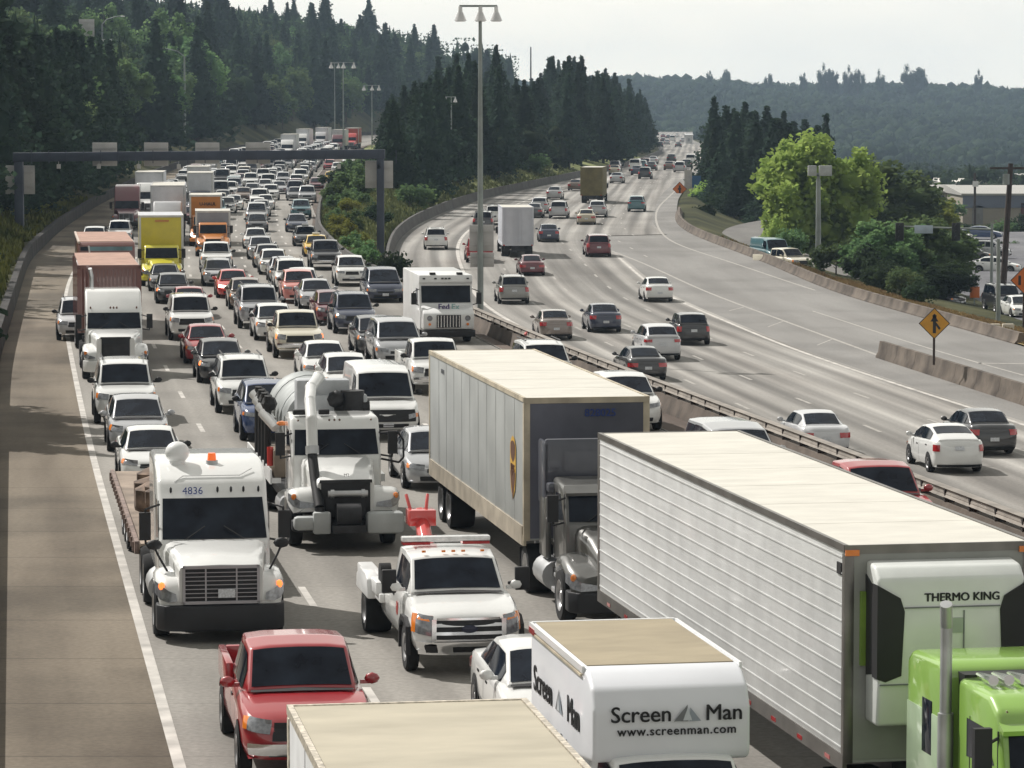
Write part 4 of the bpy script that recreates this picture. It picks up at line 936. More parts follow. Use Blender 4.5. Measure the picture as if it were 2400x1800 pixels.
def tractor(hood=(.12, 1.85, 1.42, 1.72, .66, 1.0), cab=None, hw=1.05, ws=((1.80,1.74),(2.42,2.40),1.0), grille=(.60,.74,1.40), bumper='dark', sleeper=None, fairing=None,
            stacks=None, day_len=3.4, frame_end=7.0, grille_style='slats', fender=(1.05,1.20,.60), visor=False, tank=True, markers=True, big=False, cabmat='BODY', axles=(5.0, 6.3), steer=1.15, bumz=(.32,.74), win_y=None, headz=(.80,1.12)):
    """conventional tractor: bumper, hood with fenders, cab, optional sleeper; returns part list"""
    P = []; add = lambda n, m, k, sub=None: P.append((n, m, k, sub, None))
    y0, y1, zf, zc, wf, wc = hood
    add('chassis', G().box(-.45,.45,.4,frame_end,.55,.85).box(-1.0,1.0,1.9,frame_end-.3,.62,.80).mesh('chassis'), DKM)
    bm_ = {'dark': M('charcoal_bumper', (.010,.011,.014), rough=.55, var=.25), 'chrome': CHR, 'body': 'BODY'}[bumper]
    add('front_bumper', outline_slab([(0,-.08),(.7,-.06),(1.05,.04),(1.2,.28),(1.2,.62),(0,.62)], bumz[0], bumz[1]).mesh('front_bumper', bevel=.04), bm_)
    hd = G().loft([ringx(y0, wf, zf-.05, .78, .10), ringx(y0+.12, wf+.03, zf, .78, .12), ringx((y0+y1)/2, (wf+wc)/2, zf+(zc-zf)*.62, .85, .16), ringx(y1, wc, zc, .9, .18)])
    add('hood', hd.mesh('hood', smooth=50), 'BODY')
    yc, fo, rr = fender
    for sg in (-1, 1):
        g = G(); rings = []
        for (y, wo, wi, zt, zb) in [(y0+.02, fo-.20, wf-.08, .98, headz[0]-.10), (y0+.12, fo-.08, wf-.1, headz[1]+.04, headz[0]-.14), (y0+.40, fo, wf-.12, headz[1]+.16, .98), (yc, fo+.01, wf-.1, 1.30, 1.12), (yc+.45, fo, wf-.05, 1.28, 1.02), (yc+.78, fo-.03, wf, 1.16, .72)]:
            rings.append([(sg*wi, y, zb), (sg*wo, y, zb), (sg*wo, y, zt-.12), (sg*(wo-.06), y, zt-.03), (sg*(wo-.16), y, zt), (sg*wi, y, zt+.06)])
        g.loft(rings); add('fender', g.mesh('fender', smooth=50), 'BODY')
        h = G(); a, b = headz
        h.add([(sg*(wf+.03), y0-.015, a), (sg*(fo-.22), y0+.0, a-.02), (sg*(fo-.085), y0+.13, a+.02), (sg*(fo+.005), y0+.40, a+.12), (sg*(fo+.0), y0+.42, b+.06), (sg*(fo-.10), y0+.16, b+.0), (sg*(fo-.24), y0+.03, b-.09), (sg*(wf+.05), y0+.0, b-.14)], [(0,1,6,7),(1,2,5,6),(2,3,4,5)])
        vs = h.v; h.v = [(x+sg*.014, y-.03, z) for x, y, z in vs]; add('headlight', h.mesh('headlight'), HEAD)
        g = G().ball((sg*(fo-.10), y0+.13, b-.01), .065, 8, 1, .8, 1.2); add('turn_signal', g.mesh('turn_signal'), AMB)
    # grille
    gw, gz0, gz1 = grille
    add('grille', G().box(-gw, gw, y0-.05, y0+.02, gz0, gz1).mesh('grille', bevel=.03), BLK)
    g = G()
    if grille_style == 'slats':
        for i in range(9): z = gz0+.05+(gz1-gz0-.1)*i/8; g.box(-gw+.05, gw-.05, y0-.068, y0-.05, z-.007, z+.007)
        for x in (-gw*.40, gw*.40): g.box(x-.014, x+.014, y0-.072, y0-.05, gz0+.03, gz1-.03)
        for a in (-gw, gw-.05): g.box(a, a+.05, y0-.075, y0-.05, gz0, gz1)
        g.box(-gw, gw, y0-.075, y0-.05, gz0, gz0+.05); g.box(-gw, gw, y0-.075, y0-.05, gz1-.05, gz1)
        add('grille_bars', g.mesh('grille_bars'), M('satin_bars', (.40,.41,.44), rough=.3, metal=.7, var=.1), 'SUB')
    else:
        g.box(-gw-.04, gw+.04, y0-.06, y0-.02, gz1-.02, gz1+.05); g.box(-gw*.8, gw*.8, y0-.062, y0-.05, gz0+.05, gz1-.22)
        add('grille_mesh', g.mesh('grille_mesh'), DKM, 'SUB')
    add('license_plate', G().box(-.16+.1, .16+.1, y0-.10, y0-.078, gz0+.12, gz0+.28).mesh('license_plate'), PLT)
    # cab
    (wy0, wz0), (wy1, wz1), wsw = ws
    cab = cab or [(wy0-.05,.95),(wy0-.02,wz0-.04),(wy1,wz1+.02),(wy1+.22,wz1+.20),(wy1+.9,wz1+.28),(day_len,wz1+.28),(day_len,.95)]
    add('cab', G().prism(cab, -hw, hw).mesh('cab', bevel=.09, seg=3, smooth=45), cabmat)
    g = G(); vs = []
    for j in range(3):
        t = .03+.94*j/2; z = wz0+(wz1-wz0)*t; wd = wsw-(.04*t)
        ch = [cab[0]]
        for p_ in cab[1:]:
            if p_[1] > ch[-1][1] and p_[0] >= ch[-1][0]: ch.append(p_)
            else: break
        y = float(np.interp(z, [p_[1] for p_ in ch], [p_[0] for p_ in ch]))
        for i in range(7): q = -1+2*i/6; vs.append((q*wd, y-.035+.025*q*q, z))
    g.add(vs, [(j*7+i, j*7+i+1, (j+1)*7+i+1, (j+1)*7+i) for j in range(2) for i in range(6)]); add('windscreen', g.mesh('windscreen'), GL)
    wy = win_y or (wy0+.35, wy0+1.15)
    for sg in (-1, 1):
        x = sg*(hw+.006)
        g = G().quad((x, wy[0]-.05, wz0+.02), (x, wy[1], wz0-.06), (x, wy[1], wz1-.06), (x, wy[0]+.30, wz1-.06)); add('side_window', g.mesh('side_window'), GL)
        g = G().tube([(sg*(hw-.02), wy0+.25, wz1-.1), (sg*(hw+.26), wy0+.02, wz1-.16), (sg*(hw+.26), wy0+.02, wz0-.05), (sg*(hw-.02), wy0+.25, wz0-.02)], .022, 6)
        g.box(min(sg*(hw+.16), sg*(hw+.38)), max(sg*(hw+.16), sg*(hw+.38)), wy0-.04, wy0+.06, wz0+.02, wz0+.55)
        add('mirror', g.mesh('mirror'), BLK)
        g = G().box(min(sg*hw*.7, sg*(hw+.1)), max(sg*hw*.7, sg*(hw+.1)), wy0+.2, wy0+1.1, .36, .46); g.box(min(sg*hw*.7, sg*(hw+.06)), max(sg*hw*.7, sg*(hw+.06)), wy0+.25, wy0+1.05, .66, .74); add('step', g.mesh('step', bevel=.015), ALU)
    for q in (-1, 1):
        yb = wy0-.03; add('wiper', G().tube([(q*.55, yb-.03, wz0+.03), (q*.18, yb+.10, wz0+.26)], .012, 5).mesh('wiper'), BLK)
    for sg in (-1, 1):
        g = G(); x0_, x1_ = sorted((sg*(hw-.01), sg*(hw+.005)))
        for yy in (wy0+.22, wy0+1.28): g.box(x0_, x1_, yy, yy+.018, 1.0, wz1-.02)
        g.box(x0_, x1_, wy0+.22, wy0+1.28, 1.0, 1.018); g.box(x0_, x1_+.0, wy0+1.02, wy0+1.2, wz0-.22, wz0-.17); add('door_seam', g.mesh('door_seam'), BLK)
    if visor: add('sun_visor', G().prism([(wy1-.12,wz1-.06),(wy1-.14,wz1),(wy1+.12,wz1+.12),(wy1+.12,wz1+.04)], -hw*.97, hw*.97).mesh('sun_visor'), 'BODY')
    if sleeper: add('sleeper', G().prism(sleeper[1], -sleeper[0], sleeper[0]).mesh('sleeper', bevel=.09, seg=3, smooth=45), cabmat)
    if fairing: add('roof_fairing', G().prism(fairing[1], -fairing[0], fairing[0]).mesh('roof_fairing', bevel=.06, smooth=45), 'BODY')
    if markers:
        for x in (-hw*.82, -.12, 0, .12, hw*.82): add('marker_light', G().ball((x, wy1+.10, wz1+.16), .035, 6, 1, 1, 1.6).mesh('marker_light'), M('smoked_amber', (.10,.035,.01), rough=.3))
    if tank:
        for sg in (-1, 1): add('fuel_tank', G().cyl((sg*.92, wy0+1.35, .62), (sg*.92, wy0+2.5, .62), .30, 16).mesh('fuel_tank', smooth=50), ALU)
    if stacks:
        for (x, y, z1) in stacks:
            g = G().cyl((x, y, 1.0), (x, y, z1-.25), .075, 12).cyl((x, y, 1.5), (x, y, z1-1.4), .10, 12).cyl((x, y, z1-.3), (x-.06, y-.16, z1), .078, 12)
            add('exhaust_stack', g.mesh('exhaust_stack', smooth=50), ALU)
    dual_wheels(steer, P, single=True)
    for a in axles: dual_wheels(a, P)
    for a in (axles[-1]+.75,):
        for sg in (-1, 1): add('mud_flap', G().box(min(sg*.6, sg*1.2), max(sg*.6, sg*1.2), a, a+.02, .15, .85).mesh('mud_flap'), BLK)
    return P
def ribmat():
    """bright smooth sided aluminium trailer skin"""
    return M('trailer_side_skin', (.56, .57, .57), rough=.5, metal=.15, var=.10, scale=1.6, coat=.15, bump=.12)
def trailer(y0, L, w=1.3, z0=1.15, z1=4.1, side=None, roof=None, ribs=0, posts=True, wheels=True, front=None, gear=True, rail=None, tail=True):
    side = side or ribmat(); roof = roof or ROOFT; P = []; add = lambda n, m, k, sub=None: P.append((n, m, k, sub, None)); y1 = y0+L
    rail = rail or ALU
    add('trailer_box', G().box(-w, w, y0, y1, z0, z1).mesh('trailer_box', bevel=.025), side)
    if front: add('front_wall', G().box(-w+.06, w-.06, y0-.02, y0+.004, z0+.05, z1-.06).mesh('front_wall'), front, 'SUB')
    g = G().box(-w+.05, w-.05, y0+.05, y1-.05, z1-.02, z1+.012)
    for i in range(1, int(L/2.4)): g.box(-w+.06, w-.06, y0+2.4*i-.012, y0+2.4*i+.012, z1+.008, z1+.0145)
    add('roof', g.mesh('roof'), roof, 'SUB')
    g = G()
    for sg in (-1, 1):
        a, b = sorted((sg*(w-.04), sg*(w+.02))); g.box(a, b, y0-.01, y1+.01, z1-.07, z1+.025); g.box(a, b, y0-.01, y1+.01, z0-.10, z0+.12)
    g.box(-w-.012, w+.012, y0-.03, y0+.02, z1-.10, z1+.02); g.box(-w-.012, w+.012, y1-.02, y1+.03, z1-.10, z1+.02); g.box(-w-.012, w+.012, y1-.02, y1+.03, z0-.1, z0+.05)
    add('top_rail', g.mesh('top_rail'), rail, 'SUB')
    if posts:
        for sx in (-1, 1):
            a, b = sorted((sx*(w-.12), sx*(w+.016)))
            for c_, d_ in ((y0-.028, y0+.10), (y1-.1, y1+.028)): add('corner_post', G().box(a, b, c_, d_, z0, z1-.1).mesh('corner_post', bevel=.01), rail, 'SUB')
    if ribs:
        g = G()
        for i in range(ribs):
            z = z0+.20+(z1-z0-.36)*i/(ribs-1)
            for sx in (-1, 1): a, b = sorted((sx*w, sx*(w+.011))); g.box(a, b, y0+.12, y1-.12, z-.011, z+.011)
        add('side_ribs', g.mesh('side_ribs'), side, 'SUB')
    if not ribs and L > 5:
        for sx in (-1, 1):
            g = G(); a, b = sorted((sx*(w-.01), sx*(w+.006)))
            for i in range(1, int(L/1.22)): g.box(a, b, y0+1.22*i-.025, y0+1.22*i+.025, z0+.14, z1-.09)
            add('side_seams', g.mesh('side_seams'), side, 'SUB')
    if tail:
        g = G().box(-w+.1, w-.1, y1-.002, y1+.012, z0+.08, z1-.12)
        for x in (-.3,-.06,.06,.3,-1.0,1.0): g.box(x-.015, x+.015, y1+.01, y1+.05, z0+.1, z1-.15)
        add('rear_doors', g.mesh('rear_doors'), side, 'SUB')
    add('undercarriage', G().box(-.5, .5, y0+.4, y1-.1, z0-.35, z0-.02).box(-1.1, 1.1, y1-.25, y1-.12, .48, .60).box(-.9,-.8,y1-.25,y1-.15,.5,z0).box(.8,.9,y1-.25,y1-.15,.5,z0).mesh('undercarriage'), DKM)
    if gear: 
        for sg in (-1, 1): add('landing_leg', G().box(sg*.55-.06, sg*.55+.06, y0+2.6, y0+2.75, .35, z0-.1).box(sg*.55-.13, sg*.55+.13, y0+2.55, y0+2.8, .30, .36).mesh('landing_leg'), ALU)
    if wheels:
        for a in (y1-2.6, y1-1.3): dual_wheels(a, P)
    for sg in (-1, 1):
        add('tail_lamp', G().box(sg*1.1-.07, sg*1.1+.07, y1+.01, y1+.05, z0-.09, z0-.01).mesh('tail_lamp'), TAIL)
    return P
AERO_CAB = [(1.76,.9),(1.78,1.70),(2.42,2.50),(2.50,2.60),(2.62,2.78),(3.05,3.00),(3.7,3.09),(5.7,3.10),(5.75,.9)]
SLOPE_CAB = [(1.76,.9),(1.78,1.75),(2.35,2.42),(2.42,2.52),(3.2,3.15),(3.5,3.2),(5.2,3.2),(5.2,.9)]
def lane_rz(fx, d): return -math.atan(slope(fx, d))
# ---------------- the named heavy vehicles near the camera ----------------
def anchored(anchor, local, rz):
    """origin of a vehicle whose local point sits on a world point"""
    c, s_ = math.cos(rz), math.sin(rz); return (anchor[0]-(c*local[0]-s_*local[1]), anchor[1]-(s_*local[0]+c*local[1]), anchor[2]-local[2])
def tx(body, size, pos, mat, parent, face='front', name='lettering', **k):
    """lettering on a panel facing the front (-y) or the left side (-x)"""
    me = text_mesh(body, size, name, **k)
    Rm = Matrix.Rotation(R(90), 4, 'X')
    if face == 'left': Rm = Matrix.Rotation(R(-90), 4, 'Z') @ Rm
    me.transform(Rm); return put(name, me, mat, parent, pos)
INK = M('black_lettering', (.02,.02,.022), rough=.6); INKB = M('blue_lettering', (.02,.05,.22), rough=.5); INKG = M('grey_lettering', (.16,.17,.18), rough=.6)
# 1. white aerodynamic tractor, number 4836
A = gp(520, 1508, zL); rz = .155
P = tractor(cab=AERO_CAB, hw=1.06, ws=((1.80,1.72),(2.38,2.49),1.0), hood=(.10,1.86,1.50,1.72,.78,1.0), grille=(.72,.74,1.46), bumz=(.24,.72), headz=(.80,1.08), frame_end=7.4, axles=(5.3,6.6), day_len=5.7, markers=False)
cas = place(P, 'semi_truck', (A.x, A.y, 0), rz, paint('white'), 'white aerodynamic semi tractor numbered 4836 beside the left shoulder', 'semi truck')
for x in (-.80, .10, .36, .60, .84+.05): put('marker_light', G().ball((x, 2.43, 2.62), .03, 6, .9, .8, 2.2).mesh('marker_light'), BLK, cas)
tx('4836', .20, (-.38, 2.405, 2.60), INKB, cas)
put('satellite_dome', G().cyl((-.62,3.35,3.0),(-.62,3.35,3.12),.16,18).ball((-.62,3.35,3.26),.24,16,1,1,.9).mesh('satellite_dome', smooth=60), WHT, cas)
bc = put('beacon', G().cyl((.05,3.3,3.02),(.05,3.3,3.10),.12,12).mesh('beacon'), ALU, cas); put('beacon_lens', G().cyl((.05,3.3,3.10),(.05,3.3,3.24),.09,12,.075).mesh('beacon_lens'), M('orange_beacon', (.9,.16,.03), rough=.2, emit=.5), bc)
put('roof_crease', G().tube([(-.72,2.60,2.76),(-.55,2.72,2.86),(.55,2.72,2.86),(.80,2.9,2.97)], .012, 6).mesh('roof_crease'), WHT, cas)
put('hood_badge', G().box(-.13,.13,.30,.36,1.49,1.53).mesh('hood_badge', bevel=.01), CHR, cas)
for sg in (-1, 1):
    put('hood_mirror', G().tube([(sg*.95,.75,1.25),(sg*1.12,.85,1.55),(sg*1.2,.9,1.72)],.022,6).ball((sg*1.2,.9,1.76),.13,8,1.2,.6,.8).mesh('hood_mirror', smooth=60), BLK, cas)
for o in cas.children:
    if o.name.startswith('turn_signal'): o.material_slots[0].material = AMBL
# flatbed trailer and load
fb = G().box(-1.27,1.27,6.6,20.6,.92,1.05).box(-.5,.5,6,20.4,.6,.9); P2 = [('deck', fb.mesh('deck'), M('worn_deck', (.25,.20,.16), rough=.9, var=.35, scale=1.2), None, None)]
for sg in (-1, 1):
    g = G(); a, b = sorted((sg*1.24, sg*1.33)); g.box(a, b, 6.6, 20.6, .84, 1.10)
    for i in range(18): g.box(*sorted((sg*1.32, sg*1.37)), 6.9+i*.78, 7.0+i*.78, .86, 1.06)
    P2.append(('side_rail', g.mesh('side_rail'), M('faded_brown_rail', (.20,.145,.125), rough=.7, var=.5, scale=5), None, None))
for a in (13.6, 14.9, 16.2): dual_wheels(a, P2)
c, s_ = math.cos(rz), math.sin(rz)
for (n_, me, m_, sub, l_) in P2:
    if sub == 'W': o = put('wheel', me, m_, cas, l_[:3], (0,0,l_[3])); lastw = o
    elif sub == 'SUB': put('rim', me, m_, lastw)
    else: put(n_, me, m_, cas)
def loc(base, rz, x, y, z=0): return (base[0]+math.cos(rz)*x-math.sin(rz)*y, base[1]+math.sin(rz)*x+math.cos(rz)*y, base[2]+z)
rn = random.Random(5); g = G()
for i in range(26):
    g.ball((rn.uniform(-1.0,.4), rn.uniform(8.2,13.2), 1.05+rn.uniform(.1,.75)), rn.uniform(.18,.45), 7, rn.uniform(.7,1.4), rn.uniform(.7,1.6), rn.uniform(.5,1.0))
for i in range(10): x, y = rn.uniform(-.9,.6), rn.uniform(8.2,13.5); g.cyl((x,y,1.1),(x+rn.uniform(-.5,.5),y+rn.uniform(-1,1),1.1+rn.uniform(.2,.8)),.06,6)
me = g.mesh('scrap'); me.transform(Matrix.Rotation(rz,4,'Z')); tag(put('scrap_load', me, M('brown_scrap', (.055,.032,.022), rough=.85, var=.6, scale=3, col2=(.16,.11,.08)), None, (A.x, A.y, 0)), 'brown heap of scrap lying on the flatbed behind the white tractor', 'load')
# 2. UPS tractor and trailer
rz = math.atan(.167); A = anchored((.25, 67.8, 4.05), (-1.3, 4.7, 4.05), rz)
gm = M('dusty_charcoal_paint', (.10,.10,.095), rough=.35, metal=.3, var=.2, coat=.7)
P = tractor(hood=(.10,1.70,1.38,1.80,.60,.82), cab=[(1.62,.95),(1.66,1.82),(2.0,2.42),(2.1,2.55),(3.0,2.62),(3.2,2.62),(3.2,.95)], hw=.98, ws=((1.68,1.86),(2.0,2.42),.92), grille=(.50,.72,1.30), grille_style='mesh', bumper='dark', visor=True, frame_end=6.2, axles=(5.1,), headz=(.74,.98), fender=(1.05,1.20,.60), markers=False, win_y=(2.0,2.8), bumz=(.30,.70))
P += trailer(4.7, 13.8, z0=1.12, z1=4.05, side=M('ups_dirty_side', (.36,.375,.37), rough=.5, metal=.1, var=.14, scale=.7, bump=.05), roof=ROOFT, front=M('shaded_front_wall', (.10,.105,.135), rough=.6, var=.45, scale=.6), rail=M('tan_rail', (.42,.37,.28), rough=.6, var=.3))  # the front wall's shade is put into its dark base colour
ups = place(P, 'semi_truck', (A[0], A[1], 0), rz, gm, 'grey day cab semi with a dirty pale trailer bearing a brown and gold shield', 'semi truck')
put('roof_fairing', G().box(-1.12,1.12,3.25,3.38,2.2,3.36).box(-1.12,-1.02,3.25,4.1,2.0,3.3).box(1.02,1.12,3.25,4.1,2.0,3.3).box(-1.1,1.1,3.0,3.3,2.3,2.5).mesh('roof_fairing', bevel=.05), M('smoky_grey_panel', (.055,.06,.08), rough=.4, var=.15, coat=.5), ups)
put('side_extender', G().box(-1.12,-1.0,3.2,3.95,.95,2.2).box(1.0,1.12,3.2,3.95,.95,2.2).mesh('side_extender', bevel=.04), gm, ups)
tx('828025', .22, (.28, 4.665, 3.74), INKB, ups, offset=.006)
tx('828025', .16, (-1.312, 16.2, 3.72), INKG, ups, 'left')
sh = lambda k: [(0,-.58*k),(.20*k,-.40*k),(.28*k,-.15*k),(.28*k,.34*k),(.14*k,.46*k),(0,.50*k),(-.14*k,.46*k),(-.28*k,.34*k),(-.28*k,-.15*k),(-.20*k,-.40*k)]
lg = put('shield_emblem', G().add([(-1.318, 6.0+a, 2.55+b) for a, b in sh(1.25)], [tuple(range(10))]).mesh('shield_emblem', smooth=0), M('ups_gold', (.55,.33,.05), rough=.5), ups)
put('shield_top', G().add([(-1.322, 6.0+a, 2.86+b*.42) for a, b in sh(1.0)], [tuple(range(10))]).mesh('shield_top', smooth=0), M('ups_brown', (.10,.04,.02), rough=.5), lg)
put('shield_foot', G().add([(-1.322, 6.0, 1.80), (-1.322, 5.80, 2.12), (-1.322, 5.68, 2.42), (-1.322, 6.32, 2.42), (-1.322, 6.20, 2.12)], [(0,1,2,3,4)]).mesh('shield_foot', smooth=0), MATS['ups_brown'], lg)
tx('ups', .34, (-1.326, 6.0, 2.52), MATS['ups_brown'], lg, 'left', offset=.01)
put('side_skirt', G().box(-1.335,-1.30,4.8,18.3,1.02,1.42).mesh('side_skirt'), M('tan_skirt', (.34,.30,.24), rough=.6, var=.25), ups)
# 3. refrigerated trailer with lime green tractor
rz = math.atan(.185); A = anchored((4.46, 44.2, 4.1), (-1.3, 7.6, 4.1), rz); GREEN = paint('green')
P = tractor(hood=(.10,2.5,1.55,1.95,.62,.82), cab=[(2.45,.95),(2.5,2.0),(2.72,2.52),(2.8,2.70),(3.1,2.86),(4.3,2.88),(4.35,.95)], hw=.80, ws=((2.50,2.02),(2.74,2.50),.72), grille=(.46,.74,1.52), bumper='chrome', frame_end=8.8, axles=(7.0,8.2), visor=True,
    sleeper=(.90, [(4.55,.95),(4.55,2.9),(4.75,3.02),(5.9,2.98),(6.1,2.85),(6.1,.95)]), stacks=[(-.90,4.45,3.80),(.90,4.45,3.80)], win_y=(2.9,3.9), markers=True)
P += trailer(7.6, 15.9, z0=1.16, z1=4.1, ribs=13, side=ribmat(), roof=ROOFT, rail=M('brushed_rail', (.20,.19,.18), rough=.38, metal=.75, var=.25, scale=2), front=M('pale_front', (.30,.31,.29), rough=.5, var=.1))
ree = place(P, 'semi_truck', (A[0], A[1], 0), rz, GREEN, 'lime green semi pulling the long white refrigerated trailer at lower right', 'semi truck', mirror=CHR)
put('gap_shade', G().box(-.7,.7,4.3,4.6,1.2,2.9).mesh('gap_shade'), BLK, ree)  # black block stands in for the shade in the open gap
for sg in (-1, 1): put('sleeper_window', G().box(*sorted((sg*.895, sg*.91)), 5.0, 5.4, 1.75, 2.45).mesh('sleeper_window', bevel=.01), GL, ree); 
put('sleeper_panel', G().box(-.908,-.89,4.62,6.05,.98,2.30).mesh('sleeper_panel', bevel=.01), M('pale_green_panel', (.38,.50,.33), rough=.3, coat=.8, var=.1), ree)
for i, x in enumerate((-.6,-.4,-.2)): put('chrome_horn', G().cyl((x,4.1,2.94),(x,3.5,2.96),.03,8,.07).mesh('chrome_horn'), CHR, ree)
put('air_cleaner', G().cyl((-1.15,2.2,1.25),(-1.15,2.2,2.0),.17,14).cyl((-1.15,2.2,2.0),(-1.15,2.2,2.08),.2,14).mesh('air_cleaner', smooth=50), CHR, ree)
# refrigeration unit on the front wall of the trailer
ru = put('reefer_unit', G().prism([(7.58,1.75),(7.58,3.92),(7.20,3.88),(7.02,3.72),(6.98,3.30),(6.98,2.35),(7.05,1.75)], -1.02, 1.02).mesh('reefer_unit', bevel=.05, seg=3, smooth=50), M('reefer_white', (.68,.71,.69), rough=.35, var=.06, coat=.5), ree)
for sg in (-1, 1):
    put('intake_panel', G().loft([[(sg*(1.0),y,z) for y,z in ((7.55,3.74),(7.0,3.55),(6.965,2.48),(7.5,2.38))],[(sg*(1.035),y,z) for y,z in ((7.55,3.74),(7.0,3.55),(6.965,2.48),(7.5,2.38))]]).mesh('intake_panel', bevel=.01), BLK, ru)
    a, b = sorted((sg*.66, sg*1.036)); put('side_grille', G().loft([[(sg*.66,6.965,3.30),(sg*.72,6.962,3.48),(sg*1.036,6.97,3.66),(sg*1.036,6.97,2.40),(sg*.92,6.965,2.36),(sg*.70,6.965,2.44)],[(sg*.66,6.99,3.30),(sg*.72,6.99,3.48),(sg*1.036,7.2,3.66),(sg*1.036,7.2,2.40),(sg*.92,6.99,2.36),(sg*.70,6.99,2.44)]]).mesh('side_grille'), BLK, ru)
tx('THERMO KING', .155, (.14, 6.99, 3.47), INK, ru, offset=.006)
put('seam', G().box(-.66,.66,6.955,6.985,3.34,3.355).box(-1.0,1.0,6.955,6.985,2.315,2.33).box(.155,.165,6.955,6.985,1.9,3.3).mesh('seam'), INKG, ru)
put('inspection_plate', G().box(-.05,.15,6.962,6.984,3.00,3.20).mesh('inspection_plate'), M('sage_plate', (.34,.40,.33), rough=.5), ru)
put('marker_light', G().box(-1.31,-1.12,7.54,7.58,3.98,4.06).mesh('marker_light'), AMB, ree); put('marker_light', G().box(1.12,1.31,7.54,7.58,3.98,4.06).mesh('marker_light'), AMB, ree)
put('green_post', G().box(-1.10,-1.035,7.50,7.585,2.5,3.5).mesh('green_post'), M('dull_green', (.18,.30,.04), rough=.6, var=.3), ree)
put('vent_door', G().box(-1.318,-1.30,7.75,7.95,3.70,3.86).mesh('vent_door'), BLK, ree)
for i in range(11): put('reflector', G().box(-1.326,-1.31,8.2+i*1.42,8.45+i*1.42,1.10,1.16).mesh('reflector'), TAIL, ree)
# 4. screen company van truck
rz = math.atan(.175); h = 2.92; A = anchored((.26, 45.2, h), (-1.01, 5.95, h), rz)
wbox = M('van_box_white', (.68,.70,.74), rough=.45, var=.05, scale=1.0, coat=.3)
P = []; add = lambda n, m, k, sub=None: P.append((n, m, k, sub, None))
add('cargo_box', G().prism([(5.95,.75),(5.95,h),(2.25,h),(2.02,h-.05),(1.76,h-.20),(1.62,h-.45),(1.62,h-1.02),(1.68,h-1.12),(2.9,h-1.25),(2.95,.75)], -1.01, 1.01).mesh('cargo_box', bevel=.07, seg=3, smooth=45), wbox)
add('roof', G().box(-.95,.95,2.30,5.90,h-.01,h+.012).mesh('roof'), ROOFB, 'SUB')
add('roof_edge', G().box(-1.035,-1.0,2.2,5.97,h-.07,h+.015).box(1.0,1.035,2.2,5.97,h-.07,h+.015).box(-1.035,1.035,5.93,5.985,h-.07,h+.015).mesh('roof_edge'), WHT, 'SUB')
for q_ in ((2.3,5.9,h-.13,h-.10),(2.9,5.95,.80,.86)): add('side_rail', G().box(-1.04,-1.01,*q_).mesh('side_rail'), M('tan_rail', (.42,.37,.28)), 'SUB')
add('rear_marker', G().box(-1.045,-1.01,5.55,5.93,h-.12,h-.04).mesh('rear_marker'), TAIL, 'SUB')
CV = Car(4.9, .96, [(0,.80),(.08,.94),(.5,1.08),(1.0,1.18),(2.9,1.22),(3.0,.8),(4.9,.78)], [(.90,.84,1.20),(1.5,.76,1.84),(2.2,.78,1.92),(2.9,.76,1.9),(3.1,.78,1.25)], 1.95, (.9,4.6), .36, zb=.34)
P += [p for p in CarKind('vancab', CV, [(1.3,2.2,.10,.86)], (.15,.85), 1.4, grille=('b',.6,.46,.80), rearwin=False)]
sm = place(P, 'box_truck', (A[0], A[1], 0), rz, paint('white'), 'small white box van with dark lettering on its rounded nose and side, tan roof', 'box truck')
def logo(parent, face, pos, k):
    tri = [[(-.30,0),(.0,.36),(.02,0)],[(.04,0),(.06,.30),(.30,0)],[(-.10,.02),(.0,.30),(.10,.02)]]
    for i, t_ in enumerate(tri):
        pts = [((pos[0]+a*k, pos[1]-.004*i, pos[2]+b*k) if face == 'front' else (pos[0]-.004*i, pos[1]-a*k, pos[2]+b*k)) for a, b in t_]
        put('logo_sail', G().add(pts, [(0,1,2)]).mesh('logo_sail', smooth=0), (INKG, M('steel_logo', (.25,.29,.33), rough=.5), M('pale_logo', (.50,.54,.57), rough=.5))[i], parent)
tlt = math.atan2(.16,.62)
nose = empty('lettering', (0,0,0)); nose.parent = sm
bpy.data.objects.remove(nose)
tx('Screen', .285, (-.40, 1.590, 2.40), INK, sm, offset=.0045); tx('Man', .285, (.66, 1.590, 2.40), INK, sm, offset=.0045); logo(sm, 'front', (.19, 1.588, 2.31), .58)
tx('www.screenman.com', .16, (.06, 1.60, 2.19), INK, sm, offset=.003, space=1.1)
tx('Screen', .50, (-1.022, 5.0, 2.20), INK, sm, 'left', offset=.006); tx('Man', .50, (-1.022, 2.85, 2.20), INK, sm, 'left', offset=.006); logo(sm, 'left', (-1.02, 3.85, 2.06), .85)
tx('Mobile Screening Service', .22, (-1.022, 4.2, 1.72), INKG, sm, 'left', offset=.004)
# 5. white box truck cut by the lower edge
rz = math.atan(.158); A = anchored((-2.24, 33.0, 3.95), (-1.2, 9.6, 3.95), rz)
P = tractor(hood=(.10,1.5,1.4,1.7,.60,.85), ws=((1.5,1.72),(1.95,2.35),.92), cab=[(1.45,.9),(1.48,1.7),(1.93,2.37),(2.1,2.5),(2.75,2.5),(2.75,.9)], hw=.98, frame_end=9.4, axles=(7.2,), markers=False, grille_style='mesh', bumper='body')
P += trailer(3.0, 6.6, w=1.2, z0=.98, z1=3.95, side=M('van_white_side', (.60,.61,.62), rough=.5, var=.1), roof=M('cream_roof_skin', (.40,.365,.285), rough=.75, var=.13, scale=2.2, detail=10, aniso=(.4, 1, 1)), wheels=False, gear=False, rail=M('dotted_rail', (.55,.5,.42), rough=.5, metal=.4, var=.4, scale=14))
place(P, 'box_truck', (A[0], A[1], 0), rz, paint('white'), 'white box truck with a cream roof cut by the lower edge below the red pickup', 'box truck')
